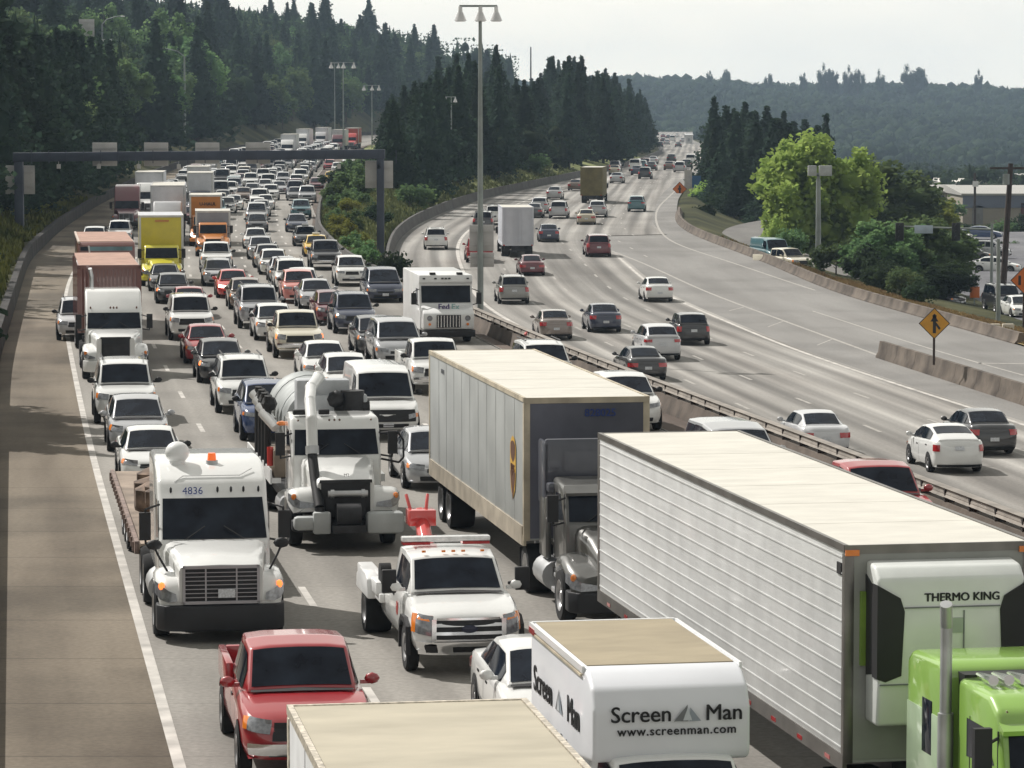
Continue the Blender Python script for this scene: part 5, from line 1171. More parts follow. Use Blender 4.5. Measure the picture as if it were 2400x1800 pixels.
# 6. vacuum truck
A = gp(812, 1290, zL); rz = .16
P = tractor(hood=(.12,2.0,1.62,1.95,.64,.86), ws=((2.0,1.96),(2.35,2.56),.98), cab=[(1.95,.9),(1.98,1.92),(2.33,2.60),(2.5,2.82),(3.5,2.86),(3.7,2.8),(3.7,.9)], hw=1.04, frame_end=11, axles=(8.2,9.5), grille=(.56,.72,1.55), grille_style='mesh', headz=(.98,1.22), fender=(1.1,1.26,.62), visor=False, win_y=(2.35,3.3), bumz=(.42,.66))
vac = place(P, 'vacuum_truck', (A.x, A.y, 0), rz, paint('white'), 'white vacuum sewer truck with a big suction hose hanging over its hood', 'vacuum truck', mirror=BLK)
TK = M('worn_grey_tank', (.33,.35,.35), rough=.5, metal=.3, var=.25, scale=1.4, bump=.1)
put('tank', G().cyl((0,4.8,2.38),(0,9.6,2.38),.96,28).mesh('tank', smooth=50), TK, vac)
put('tank_front_box', G().box(-.72,.55,4.1,4.7,1.9,3.55).box(-.4,.95,3.9,4.3,1.6,3.2).mesh('tank_front_box', bevel=.05), M('pale_steel_box', (.42,.44,.46), rough=.45, var=.2), vac)
put('blower', G().cyl((.6,4.0,2.1),(.6,4.0,3.3),.28,14).cyl((.15,4.0,2.9),(1.0,4.0,2.9),.16,12).ball((.2,3.9,3.1),.22).mesh('blower', smooth=50), DKM, vac)
for y in (5.9, 8.2): put('tank_band', G().cyl((0,y,2.38),(0,y+.10,2.38),.975,28).mesh('tank_band', smooth=50), TK, vac)
ht = put('suction_boom', G().tube([(-.15,4.6,3.55),(-.30,3.2,3.68),(-.56,2.3,3.52),(-.66,1.55,3.28),(-.68,1.0,2.9),(-.68,.85,2.25)], .13, 14).ball((-.30,3.2,3.68),.15,10).ball((-.56,2.3,3.52),.145,10).ball((-.66,1.55,3.28),.14,10).ball((-.68,1.0,2.9),.135,10).mesh('suction_boom', smooth=60), M('white_pipe', (.70,.71,.70), rough=.35, var=.1, coat=.3), vac)
put('hose', G().tube([(-.68,.85,2.25),(-.68,.75,2.0),(-.66,.35,1.5),(-.62,-.15,1.0),(-.58,-.25,.62)], .115, 12).mesh('hose', smooth=60), BLK, ht)
put('pipe_collar', G().cyl((-.68,.86,2.30),(-.68,.82,2.12),.155,14).mesh('pipe_collar'), ALU, ht)
put('nozzle', G().box(-.78,-.38,-.36,-.12,.42,.92).mesh('nozzle', bevel=.05), DIRT, vac)
put('bumper_box', G().box(.42,1.28,-.40,-.02,.40,.90).mesh('bumper_box', bevel=.10), DIRT, vac); put('bumper_box', G().box(-1.22,-.70,-.30,-.02,.50,.82).mesh('bumper_box', bevel=.10), DIRT, vac)
put('air_cylinder', G().cyl((-.42,-.06,1.30),(.48,-.06,1.30),.075,12).cyl((-.36,-.06,1.30),(-.28,-.06,1.30),.10,12).cyl((.34,-.06,1.30),(.42,-.06,1.30),.10,12).mesh('air_cylinder', smooth=50), ALU, vac)
put('hose_reel', G().cyl((-.25,-.25,.85),(.30,-.25,.85),.26,16).box(-.35,.40,-.45,-.05,.45,.62).mesh('hose_reel', smooth=40), DKM, vac)
tx('M2', .10, (.02, .10, 1.70), INK, vac); tx('FREIGHTLINER', .06, (.02, .07, 1.575), INKB, vac)
g = G()
for i in range(4):
    y = 5.2+i*.9; put('suction_tube', G().cyl((-1.45, y, 2.7+.08*i),(-1.15, y-.35, 2.35+.08*i),.12,12).mesh('suction_tube', smooth=50), WHT, vac)
    g.cyl((-1.32,y+.1,1.4),(-1.32,y-.1,3.1),.09,8).ball((-1.28,y,2.9),.2,8)
put('pipe_rack', g.mesh('pipe_rack'), BLK, vac)
put('side_tray', G().box(-1.36,-1.12,3.9,10.6,1.12,1.24).box(-1.38,-1.34,3.9,10.6,1.1,1.45).box(1.12,1.36,3.9,10.6,1.12,1.3).mesh('side_tray'), WHT, vac)
put('toolbox', G().box(-1.28,-.8,4.0,5.4,1.24,1.9).mesh('toolbox', bevel=.03), M('bronze_box', (.20,.16,.12), rough=.5, var=.3), vac)
put('fire_extinguisher', G().cyl((-1.34,4.3,1.5),(-1.34,4.3,1.95),.08,10).mesh('fire_extinguisher'), paint('bright red'), vac)
put('roof_beacon', G().box(-.95,-.5,2.55,2.75,2.86,2.98).box(-.35,-.1,2.55,2.75,2.86,2.98).mesh('roof_beacon', bevel=.02), BLK, vac)
put('side_marker', G().ball((-1.1,3.85,2.55),.09,8,1.5,1,.7).mesh('side_marker'), AMB, vac)
put('mirror_hoop', G().tube([(1.06,2.2,2.45),(1.42,1.95,2.5),(1.55,1.9,2.3),(1.55,1.9,1.9),(1.45,1.95,1.78),(1.06,2.15,1.85)],.025,8).mesh('mirror_hoop'), BLK, vac)
# driver in a bright vest behind the glass is only a faint green shape: a vest on the seat
# 7. tow truck
A = gp(1100, 1588, zL); rz = .165
C_ = Car(5.0, 1.0, [(0,.92),(.08,1.06),(.5,1.18),(1.4,1.30),(3.4,1.32),(3.75,1.30),(5.0,.9)], [(1.35,.84,1.34),(1.95,.76,1.86),(2.5,.78,1.93),(3.4,.76,1.90),(3.7,.80,1.34)], 1.95, (.95,), .42, zb=.46)
P = CarKind('tow', C_, [(1.68,2.9,.12,.88)], (.12,.88), 1.6, grille=('b',.62,.58,.92), head=(.66,1.0,.74,1.08), platez=(.40,.52))
P = [p for p in P if p[0] not in ('taillight','rear_valance')]
tow = place(P, 'tow_truck', (A.x, A.y, 0), rz, paint('white'), 'white tow truck with amber roof markers and a red boom', 'tow truck', over={'grille': BLK})
g = G(); C_.patch(g, -.92, .92, .40, .64, n=10, off=.07); put('chrome_bumper', g.mesh('chrome_bumper'), CHR, tow)
g = G(); C_.patch(g, -.30, .30, .44, .54, n=4, off=.08); put('bumper_slot', g.mesh('bumper_slot'), BLK, tow)
for sg in (-1, 1): g = G(); C_.patch(g, .58, .78, .44, .58, sg, off=.085); put('fog_lamp_recess', g.mesh('fog_lamp_recess'), BLK, tow)
g = G(); C_.patch(g, -.62, .62, .66, 1.02, n=8, off=.04); put('grille_back', g.mesh('grille_back'), BLK, tow)
g = G()
for z, q in ((.67, .015), (.79, .028), (.93, .028), (1.03, .02)): C_.patch(g, -.60, .60, z-q, z+q, n=8, off=.06)
g.box(-.66,-.58,.0,.06,.64,1.04).box(.58,.66,.0,.06,.64,1.04); put('grille_bars', g.mesh('grille_bars'), CHR, tow)
put('oval_badge', G().ball((0,-.045,.865),.1,12,1.5,.15,.72).mesh('oval_badge'), M('dark_badge', (.01,.014,.04), rough=.3), tow)
for x in (-.52,-.16,0.02,.2,.55): put('marker_light', G().box(x-.035,x+.035,2.02,2.08,1.955,1.99).mesh('marker_light'), AMB, tow)
lb_ = put('light_bar', G().box(-.82,.82,2.75,3.0,2.05,2.15).mesh('light_bar', bevel=.03), M('clear_lightbar', (.70,.70,.70), rough=.15, coat=1, var=.2, scale=9), tow); put('light_bar_lens', G().box(-.80,-.3,2.74,3.01,2.00,2.05).box(.3,.8,2.74,3.01,2.00,2.05).mesh('light_bar_lens'), TAIL, lb_)
put('deck', G().box(-1.1,1.1,3.85,6.9,.78,.95).box(-1.15,-.85,4.0,6.9,.9,1.15).box(.85,1.15,4.0,6.9,.9,1.15).mesh('deck', bevel=.03), WHT, tow)
for a, b in ((-1.24,-1.0),(1.0,1.24)): put('wheel_fender', G().prism([(4.6,.75),(4.7,1.12),(5.0,1.2),(5.9,1.2),(6.3,1.05),(6.4,.75)],a,b).mesh('wheel_fender', bevel=.04), WHT, tow)
for sg in (-1, 1):
    put('flare', G().prism([(.42,.35),(.5,.85),(.75,.98),(1.2,.98),(1.45,.82),(1.52,.35),(1.42,.35),(1.36,.75),(1.15,.88),(.8,.88),(.58,.75),(.52,.35)], *sorted((sg*.98, sg*1.06))).mesh('flare'), BLK, tow)
tt, rm2 = wheel_meshes(.44, .5)
for sg in (-1, 1): o = put('wheel', tt, TYR, tow, (sg*.96, 5.4, .44), (0,0,0 if sg > 0 else math.pi)); put('rim', rm2, RIM, o)
put('boom', G().cyl((0,4.6,1.25),(0,6.3,2.15),.15,10).box(-.26,.26,5.9,6.4,1.95,2.25).cyl((-.18,6.3,2.2),(-.24,6.5,2.5),.035,8).cyl((.12,6.3,2.2),(.18,6.5,2.5),.035,8).box(-.4,.4,4.1,4.9,.95,1.5).mesh('boom', bevel=.01), paint('bright red'), tow)
put('wheel_dolly', G().cyl((-1.05,4.2,1.25),(-.85,4.2,1.25),.24,14).cyl((-1.0,4.6,1.2),(-.8,4.6,1.2),.22,14).mesh('wheel_dolly', smooth=40), TYR, tow)
for sg in (-1, 1): put('tow_mirror', G().box(*sorted((sg*1.08, sg*1.34)), 1.55,1.66,1.30,1.72).box(*sorted((sg*.95, sg*1.1)),1.58,1.64,1.40,1.46).mesh('tow_mirror', bevel=.02), BLK, tow)
put('door_emblem', G().ball((-1.005,2.1,.95),.15,10,.04,1,.9).mesh('door_emblem'), paint('bright red'), tow)
for o in tow.children:
    if o.name.startswith('turn_signal'): o.scale = (1,1,1)
for sg in (-1, 1): g = G(); C_.patch(g, .68, .98, .98, 1.09, sg, off=.02); put('turn_lamp', g.mesh('turn_lamp'), AMB, tow)
# 8. parcel van
A = gp(1052, 806, zL); rz = lane_rz(XLN, 142)+.0
P = []; add = lambda n, m, k, sub=None: P.append((n, m, k, sub, None))
add('body', G().prism([(.85,.62),(.70,1.30),(.95,1.70),(1.15,2.50),(1.0,2.60),(1.05,2.90),(7.2,2.95),(7.2,.55),(.85,.55)], -1.16, 1.16).mesh('body', bevel=.05), WHT)
add('nose', G().prism([(.06,.62),(.0,1.28),(.20,1.42),(.85,1.62),(.9,.62)], -1.10, 1.10).mesh('nose', bevel=.06), WHT)
add('bumper', G().box(-1.14,1.14,-.06,.3,.30,.60).mesh('bumper', bevel=.03), BLK)
add('windscreen', G().quad((-1.06,.925,1.72),(1.06,.925,1.72),(1.06,1.115,2.44),(-1.06,1.115,2.44)).mesh('windscreen'), GL)
add('grille', G().box(-.52,.52,-.03,.03,.70,1.24).mesh('grille'), BLK)
g = G()
for i in range(8): g.box(-.48+i*.13,-.44+i*.13,-.045,-.03,.72,1.22)
add('grille_bars', g.mesh('grille_bars'), CHR, 'SUB')
for sg in (-1, 1):
    add('headlight', G().cyl((sg*.82,-.01,1.10),(sg*.82,.05,1.10),.12,14).mesh('headlight'), HEAD); add('turn_signal', G().cyl((sg*.82,-.01,.84),(sg*.82,.05,.84),.06,10).mesh('turn_signal'), AMB)
    add('side_window', G().box(*sorted((sg*1.155, sg*1.168)),1.5,2.2,1.6,2.3).mesh('side_window'), GL)
    add('mirror', G().tube([(sg*1.15,1.1,2.3),(sg*1.42,.85,2.2),(sg*1.42,.85,1.7),(sg*1.15,1.1,1.6)],.02,6).box(*sorted((sg*1.30, sg*1.52)),.8,.87,1.65,2.15).mesh('mirror'), BLK)
for x in (-.95,-.45,-.15,0,.15,.95): add('marker_light', G().box(x-.05,x+.05,.97,1.02,2.72,2.78).mesh('marker_light'), BLK)
for x in (-.55,.62): add('roof_vent', G().box(x-.12,x+.12,1.1,1.4,2.9,3.0).mesh('roof_vent'), BLK)
dual_wheels(1.5, P, w=1.12, r=.40, single=True); dual_wheels(5.6, P, w=1.12, r=.40)
fx_ = place(P, 'parcel_van', (A.x, A.y, 0), rz, WHT, 'white parcel delivery step van in the lane beside the median barrier', 'delivery van')
tx('Fed', .34, (-.16, .50, 1.50+.06), M('purple_lettering', (.06,.03,.16), rough=.5), fx_, offset=.012); tx('Ex', .34, (.34, .50, 1.56), M('teal_lettering', (.30,.48,.47), rough=.5), fx_, offset=.012)
for o in fx_.children:
    if o.name.startswith('lettering'): o.rotation_euler = (R(-22), 0, 0); o.location.y = .42; o.location.z = 1.56
# 9. container trucks at the left
def cont(w, z0, z1, L):
    P = [('container_box', G().box(-w, w, 0, L, z0, z1).mesh('container_box', bevel=.02), paint('rust'), None, None), ('container_roof', G().box(-w+.05, w-.05, .05, L-.05, z1, z1+.02).mesh('container_roof'), M('rusty_roof', (.36,.22,.17), rough=.8, var=.2), 'SUB', None)]
    g = G()
    for i in range(16): x = -w+.12+i*(2*w-.24)/15; g.box(x-.035, x+.035, -.03, 0, z0+.1, z1-.12)
    for i in range(int(L/.3)): g.box(-w-.03, -w, .15+i*.3, .3+i*.3, z0+.12, z1-.12)
    P.append(('corrugation', g.mesh('corrugation'), paint('rust'), 'SUB', None))
    g = G().box(-w-.035, w+.035, -.045, .08, z1-.12, z1+.025).box(-w-.035,-w+.1,-.045,.08,z0,z1).box(w-.1,w+.035,-.045,.08,z0,z1); P.append(('frame', g.mesh('frame'), paint('rust'), None, None)); return P
def chassis_trailer(y0, L):
    P = [('trailer_frame', G().box(-.5,.5,y0,y0+L,.95,1.2).box(-1.1,1.1,y0+.2,y0+.35,1.0,1.2).mesh('trailer_frame'), DKM, None, None)]
    for a in (y0+L-2.2, y0+L-.9): dual_wheels(a, P)
    return P
A = gp(272, 892, zL); rz = lane_rz(XLN, 122)
P = tractor(cab=SLOPE_CAB, ws=((1.80,1.80),(2.33,2.40),1.0), hood=(.1,1.82,1.62,1.78,.70,1.0), grille=(.52,.62,1.56), grille_style='mesh', bumper='body', frame_end=8, axles=(6.2,7.4), stacks=[(-.75,5.5,3.9)], headz=(.82,1.02)) + chassis_trailer(7.0, 12.4)
place(P, 'semi_truck', (A.x, A.y, 0), rz, paint('white'), 'white semi with a sloped roof cab pulling a rust brown container', 'semi truck')
p = loc((A.x, A.y, 0), rz, 0, 8.4); place(cont(1.22, 1.22, 3.86, 12.1), 'shipping_container', p, rz, paint('rust'), 'rust brown shipping container on the trailer of the sloped roof white semi', 'shipping container')
A = gp(248, 795, zL); rz = lane_rz(XLN, 148); A = (A.x-.15, 147.0, 0)
P = []; add = lambda n, m, k, sub=None: P.append((n, m, k, sub, None)); MR = paint('rust')
add('body', G().prism([(.12,.45),(.0,1.2),(.0,3.2),(.12,4.0),(.3,4.16),(12.6,4.16),(12.6,.5)], -1.24, 1.24).mesh('body', bevel=.05), MR)
add('roof', G().box(-1.18,1.18,.45,12.5,4.16,4.18).mesh('roof'), MATS['rusty_roof'], 'SUB')
add('roof_edge', G().box(-1.27,-1.18,.1,12.6,4.1,4.2).mesh('roof_edge'), M('pale_trim', (.5,.42,.36), rough=.6), 'SUB')
add('windscreen', G().quad((-.55,-.02,2.3),(1.12,-.02,2.3),(1.12,.10,3.96),(-.75,.10,3.96)).mesh('windscreen'), M('teal_reflection_glass', (.13,.24,.27), rough=.12, var=.4, scale=1.2))  # teal reflection is painted into the glass colour
add('windscreen', G().quad((-1.16,-.02,2.3),(-.62,-.02,2.3),(-.82,.10,3.96),(-1.16,.10,3.96)).mesh('windscreen'), GL)
add('reflection_bar', G().cyl((-.58,-.03,2.2),(-.80,.10,4.0),.035,8).mesh('reflection_bar'), WHT); add('grille', G().box(-.6,.6,-.03,.02,.8,1.4).mesh('grille'), BLK)  # white bar is modelled in place of a pale reflection across the glass
for sg in (-1, 1): add('headlight', G().box(*sorted((sg*.75, sg*1.1)), -.02, .04, .85, 1.15).mesh('headlight', bevel=.03), HEAD); add('mirror', G().box(*sorted((sg*1.3, sg*1.5)), -.1, 0, 2.2, 2.8).box(*sorted((sg*1.2, sg*1.32)), -.06, -.02, 2.7, 2.75).mesh('mirror'), BLK)
dual_wheels(1.6, P, single=True); dual_wheels(9.6, P); dual_wheels(10.9, P)
place(P, 'tall_truck', A, rz, MR, 'tall rust brown truck with a big greenish windscreen behind the rust brown container', 'truck')
# 10. box trucks
def box_truck(px, py, w, h, L, cabp, side, roof, label, front=None, extra=None, cabover=False, fx=XLN, zf=zL, name='box_truck', sleeper=False, z0=1.0):
    A = gp(px, py, zf); rz = lane_rz(fx, A.y+3)
    P = tractor(hood=(.08,1.35,1.25,1.52,.58,.82), ws=((1.35,1.55),(1.85,2.15),.92), cab=[(1.3,.85),(1.33,1.52),(1.83,2.17),(2.0,2.28),(2.6,2.3),(2.6,.85)], hw=.98, frame_end=L+2, axles=(L*.75+1.5,), markers=False, grille=(.50,.66,1.18), grille_style='mesh', bumper='body', headz=(.72,.92), tank=False, fender=(1.0,1.14,.55), bumz=(.36,.62), steer=1.05)
    P += trailer(2.75, L, w=w, z0=z0, z1=h, side=side, roof=roof, wheels=False, gear=False, front=front, rail=M('white_rail', (.62,.62,.60), rough=.5, var=.15))
    o = place(P, name, (A.x, A.y, zf(A.y)), rz, cabp, label, 'box truck' if name == 'box_truck' else 'truck'); return o
YB = M('yellow_box', (.62,.52,.03), rough=.45, var=.08, coat=.3); o = box_truck(380, 672, 1.27, 3.95, 7.0, paint('lemon yellow'), YB, M('grey_white_roof', (.50,.52,.55), rough=.6, var=.15), 'bright yellow rental box truck with a small red stripe above its cab')
put('red_stripe', G().box(-.35,.45,2.70,2.728,3.60,3.70).mesh('red_stripe'), paint('orange'), o)
o = box_truck(500, 602, 1.2, 3.05, 5.5, paint('orange'), M('dull_grey_box', (.28,.29,.33), rough=.6, var=.12), ROOFT, 'low grey box truck with an orange cab behind the large white pickup', front=M('grey_box_front', (.30,.31,.35), rough=.6, var=.1), z0=.9)
o = box_truck(483, 578, 1.2, 3.70, 7.0, paint('orange'), M('orange_box', (.50,.19,.035), rough=.5, var=.1), ROOFT, 'tall orange box truck with dark lettering, behind the grey box truck')
tx('U-HAUL', .34, (.15, 2.715, 3.05), INK, o, offset=.01)
for q in o.children:
    if q.name.startswith('headlight'): q.material_slots[0].material = HLIT
o = box_truck(468, 506, 1.2, 3.95, 7.5, paint('navy'), M('white_box_side', (.62,.63,.66), rough=.5, var=.08), ROOFT, 'white box truck with a pale frame behind the orange one')
o = box_truck(462, 462, 1.2, 3.3, 7.5, paint('white'), M('white_box_side', (.62,.63,.66)), ROOFT, 'small distant white box truck just below the gantry beam')
def semi_far(px, py, col, tcol, h, label, L=13, cab=SLOPE_CAB, low=False, noside=False, roof=None):
    A = gp(px, py, zL); rz = lane_rz(XLN, A.y+6)
    P = tractor(cab=cab, hood=(.1,1.82,1.45,1.75,.68,1.0), frame_end=8, axles=(5.9,7.1), markers=False)
    if tcol: P += trailer(6.7, L, z0=1.1, z1=h, side=tcol, roof=roof or ROOFT)
    return place(P, 'semi_truck', (A.x, A.y, zL(A.y)), rz, paint(col), label, 'semi truck', merged=A.y > 520)
WS_ = M('white_box_side', (.62,.63,.66))
semi_far(392, 576, 'light grey', WS_, 4.3, 'pale grey semi with a tall white trailer right behind the yellow box truck')
semi_far(296, 540, 'maroon', None, 3.9, 'maroon sleeper tractor behind the rust brown containers at left', cab=[(1.76,.9),(1.78,1.70),(2.40,2.42),(2.7,3.0),(3.4,3.55),(4.2,3.7),(6.2,3.7),(6.2,.9)])
semi_far(345, 513, 'white', WS_, 4.1, 'white semi top showing between the maroon tractor and the orange truck', L=9)
semi_far(672, 372, 'white', WS_, 4.1, 'white semi trailer just above the gantry beam, nearest of the distant ones', L=14)
semi_far(705, 352, 'white', WS_, 4.1, 'white semi trailer beyond the gantry, middle of the distant ones', L=14)
semi_far(750, 346, 'light grey', WS_, 4.1, 'farthest white semi trailer beyond the gantry', L=14)
semi_far(790, 355, 'maroon', paint('maroon'), 4.2, 'maroon semi beyond the gantry beside the orange red trailer', L=10)
semi_far(822, 350, 'bright red', M('orange_red_box', (.36,.07,.04), rough=.5), 4.2, 'orange red trailer on the far bend above the gantry', L=15)
# ---------------- the cars ----------------
ORD = ['first','second','third','fourth','fifth','sixth','seventh','eighth','ninth','tenth','eleventh','twelfth','thirteenth','fourteenth','fifteenth','sixteenth','seventeenth','eighteenth','nineteenth','twentieth','twenty-first','twenty-second','twenty-third','twenty-fourth','twenty-fifth','twenty-sixth','twenty-seventh','twenty-eighth'] + ['%dth' % k if k % 10 not in (1, 2, 3) else '%d%s' % (k, {1:'st',2:'nd',3:'rd'}[k % 10]) for k in range(29, 90)]
CATS = {'sedan_b': 'car', 'suv_b': 'suv', 'sedan': 'car', 'coupe': 'car', 'prius': 'car', 'suv': 'suv', 'big_suv': 'suv', 'mini_suv': 'suv', 'minivan': 'minivan', 'cargo_van': 'van', 'pickup': 'pickup truck'}
NOUN = {'sedan_b': 'sedan', 'suv_b': 'suv', 'sedan': 'sedan', 'coupe': 'small sedan', 'prius': 'hatchback', 'suv': 'suv', 'big_suv': 'large suv', 'mini_suv': 'small suv', 'minivan': 'minivan', 'cargo_van': 'van', 'pickup': 'pickup'}
# left carriageway: (kind, colour, x, y, mode) mode 'b' = foot of the nose, 'r' = roof; optional own label
LEFT = [
 ('pickup','red',728,1843,'b','red pickup in the left lane right behind the cream roofed box truck'),
 ('coupe','white',1318,1764,'b','white sedan squeezed between the tow truck and the lettered box van'),
 ('coupe','white',350,1000,'r','white car whose windscreen shows just behind the tall white tractor roof'),
 ('sedan','silver',327,1063,'b','silver sedan in the left lane, second in line behind the tall white tractor'),
 ('big_suv','white',297,998,'b','white suv in front of the sloped roof container semi'),
 ('cargo_van','white',911,1034,'b','white cargo van with a black grille beside the vacuum truck'),
 ('sedan','silver',1035,1152,'b','silver sedan half hidden by the dirty trailer with the shield'),
 ('suv','blue',640,1037,'b','dark blue suv left of the vacuum truck'),
 ('suv','white',578,972,'b','white suv with an orange patch behind the dark blue suv'),
 ('sedan','black',523,900,'b','black sedan with an amber lamp ahead of the red sedan'),
 ('sedan','red',489,855,'b','red sedan right behind the black sedan in the second lane'),
 ('big_suv','white',451,800,'b','white pickup nosed suv right of the sloped roof container semi'),
 ('sedan','red',442,672,'r','red and white car roof showing behind the white suv right of the container semi'),
 ('sedan','black',407,713,'b','black sedan with lit amber lamp in front of the yellow box truck'),
 ('sedan','grey',386,618,'r','grey car tucked between the black sedan and the yellow box truck'),
 ('pickup','white',1032,927,'b','white pickup in front of the parcel van, behind the dirty trailer'),
 ('minivan','silver',940,859,'b','silver minivan left behind the white pickup'),
 ('sedan','dark grey',890,835,'b','dark grey sedan next in line left of the silver minivan'),
 ('suv','navy',836,784,'b','navy suv in the fourth lane with pink light on its lamps'),
 ('sedan','maroon',786,762,'b','small maroon car between the navy suv and the grey green sedan'),
 ('sedan','silver',746,727,'b','grey green sedan in front of the salmon suv'),
 ('suv','salmon',716,722,'b','salmon pink suv in the third lane'),
 ('minivan','navy',904,710,'b','dark blue minivan left of the parcel van'),
 ('suv','white',826,672,'b','white suv behind the dark blue minivan'),
 ('sedan','white',770,903,'b','white sedan right behind the vacuum truck tank'),
 ('sedan','white',805,832,'r','white car roof between the vacuum truck tank and the cream van'),
 ('pickup','cream',704,842,'b','cream white pickup in the third lane with an amber lamp'),
 ('sedan','white',648,800,'b','white sedan left of the cream white pickup'),
 ('big_suv','silver',612,772,'b','big silver suv in the middle of the jam'),
 ('sedan','brown',580,727,'b','brown car behind the big silver suv'),
 ('sedan','bright red',549,700,'b','bright red car with a glaring headlamp'),
 ('sedan','silver',513,672,'b','silver sedan in front of the large white pickup'),
 ('pickup','white',508,640,'b','large white pickup in front of the grey box truck'),
 ('pickup','black',766,634,'b','black pickup beside the curve of the median barrier'),
 ('sedan','yellow',744,603,'b','yellow taxi behind the black pickup'),
 ('sedan','black',718,578,'b','dark sedan with a pale roof sign behind the yellow taxi'),
 ('sedan','navy',697,545,'b','dark navy sedan with pink lights on the inner lane'),
 ('suv','teal',706,512,'b',None), ('suv','silver',720,476,'b',None), ('sedan','maroon',742,447,'b',None), ('sedan','yellow',775,430,'b','distant yellow cab on the bend by the green wedge'),
 ('sedan','white',791,406,'b',None), ('suv','white',817,390,'b',None), ('sedan','red',772,398,'b',None),
 ('suv','white',690,690,'b',None), ('sedan','white',707,630,'r',None), ('sedan','silver',668,664,'b',None), ('sedan','white',643,645,'b',None), ('sedan','pewter',629,629,'b',None), ('sedan','silver',612,609,'b',None), ('sedan','white',600,584,'b',None),
 ('sedan','dark grey',603,545,'b',None), ('minivan','silver',602,522,'b',None), ('sedan','silver',612,508,'b',None), ('sedan','white',622,492,'b',None), ('suv','white',634,470,'b',None), ('sedan','silver',654,455,'b',None), ('suv','silver',663,436,'b',None), ('sedan','taupe',703,427,'b',None), ('sedan','silver',727,404,'b',None),
 ('sedan','white',548,493,'b',None), ('sedan','white',532,500,'b',None), ('sedan','brown',570,472,'b',None), ('sedan','silver',590,462,'b',None), ('suv','white',587,440,'b',None), ('pickup','white',616,430,'b',None),
 ('suv','white',541,420,'b',None), ('sedan','white',550,440,'b',None), ('sedan','white',570,416,'b',None), ('suv','white',541,396,'b',None), ('cargo_van','white',566,400,'b',None), ('sedan','dark grey',655,412,'b',None), ('suv','dark grey',640,400,'b',None),
 ('cargo_van','dark grey',515,470,'b',None), ('cargo_van','dark grey',520,436,'b',None), ('sedan','maroon',448,484,'r',None), ('sedan','silver',415,428,'r',None), ('sedan','white',427,412,'r',None), ('suv','white',281,516,'r','white pickup roof behind the second rust brown container'), ('suv','white',222,528,'r','white roof left of the second rust brown container'),
 ('suv','white',1268,800,'r','white suv behind the dirty trailer, beside the median guardrail'), ('suv','white',1489,1014,'b','white suv with roof rails right of the dirty trailer'), ('minivan','silver',1712,990,'r','silver minivan roof behind the reefer trailer'), ('pickup','red',2035,1078,'r','red pickup roof with a dark mirror above the reefer trailer, beside the guardrail'),
 ('suv','light grey',186,800,'b0','pale car peeking out left of the second container semi'),
]
RIGHT = [
 ('suv','white',1022,586,'white suv alone in the far left lane of the open carriageway'), ('big_suv','white',1160,528,'white suv left of the white box truck'), ('minivan','dark grey',1132,540,'dark minivan showing above the pole mounted sign'),
 ('suv','silver',1263,501,'silver suv right behind the white box truck'), ('sedan','dark grey',1250,511,'dark car partly hidden by the white box truck'), ('suv','silver',1308,513,'silver suv with pale roof left of the beige sedan'), ('sedan','silver',1297,468,'silver rounded car left of the olive truck'),
 ('sedan','brown',1346,447,'dark car left of the olive box truck, near the barrier'), ('suv','silver',1399,510,'blue grey suv just below the olive box truck'), ('sedan','beige',1374,527,'beige sedan below the olive box truck'), ('sedan','navy',1287,568,'navy sedan right of the white box truck'),
 ('minivan','maroon',1404,603,'maroon minivan at the tip of the painted gore'), ('sedan','maroon',1248,647,'dark red sedan below the white box truck'), ('suv','pewter',1206,714,'pewter suv right of the pole mounted sign'), ('suv','teal',1491,497,'pale blue suv alone in the right lane'),
 ('sedan','taupe',1305,798,'taupe sedan beside the guardrail above the white suv'), ('sedan','navy',1421,781,'dark navy sedan with red lamps in the middle lanes'), ('sedan','white',1547,709,'white sedan crossing the solid line'), ('mini_suv','black',1627,810,'black small suv with a pale roof'),
 ('suv','light grey',1555,847,'white hatchback suv left of the black small suv'), ('sedan','black',1520,895,'black sedan in front of the white hatchback suv'), ('sedan','light grey',1938,1071,'light grey sedan with red lamps near the guardrail'), ('prius','white',2250,1112,'white hatchback at the right edge beside the black sedan'), ('sedan','black',2331,1071,'black sedan behind the white hatchback at the right edge'),
 ('pickup','red',1125,617,'red truck mostly hidden behind the pole mounted sign'),
 ('suv','dark grey',1440,402,None), ('sedan','silver',1443,430,'pale sedan right above the olive box truck'), ('sedan','beige',1439,410,None), ('cargo_van','white',1487,402,None), ('sedan','navy',1491,411,None), ('suv','black',1510,420,'black suv nearest of the distant cluster'), ('suv','teal',1503,399,None), ('sedan','black',1525,400,None), ('sedan','silver',1530,384,None),
 ('minivan','maroon',1511,394,None), ('suv','black',1573,381,None), ('sedan','brown',1567,399,None), ('minivan','silver',1592,404,'silver minivan beside the orange road work sign'), ('suv','dark grey',1609,396,None), ('cargo_van','white',1618,388,None),
 ('sedan','black',1527,329,None), ('sedan','black',1532,335,None), ('sedan','dark grey',1539,317,None), ('sedan','maroon',1554,323,None), ('sedan','black',1554,333,None), ('sedan','dark grey',1566,325,None), ('sedan','silver',1563,339,None), ('cargo_van','white',1576,332,None), ('cargo_van','white',1514,341,None), ('sedan','white',1587,322,None), ('suv','black',1547,346,None), ('sedan','silver',1600,334,None), ('sedan','white',1521,353,None), ('sedan','dark grey',1590,345,None),
]
rl = random.Random(21); info = []
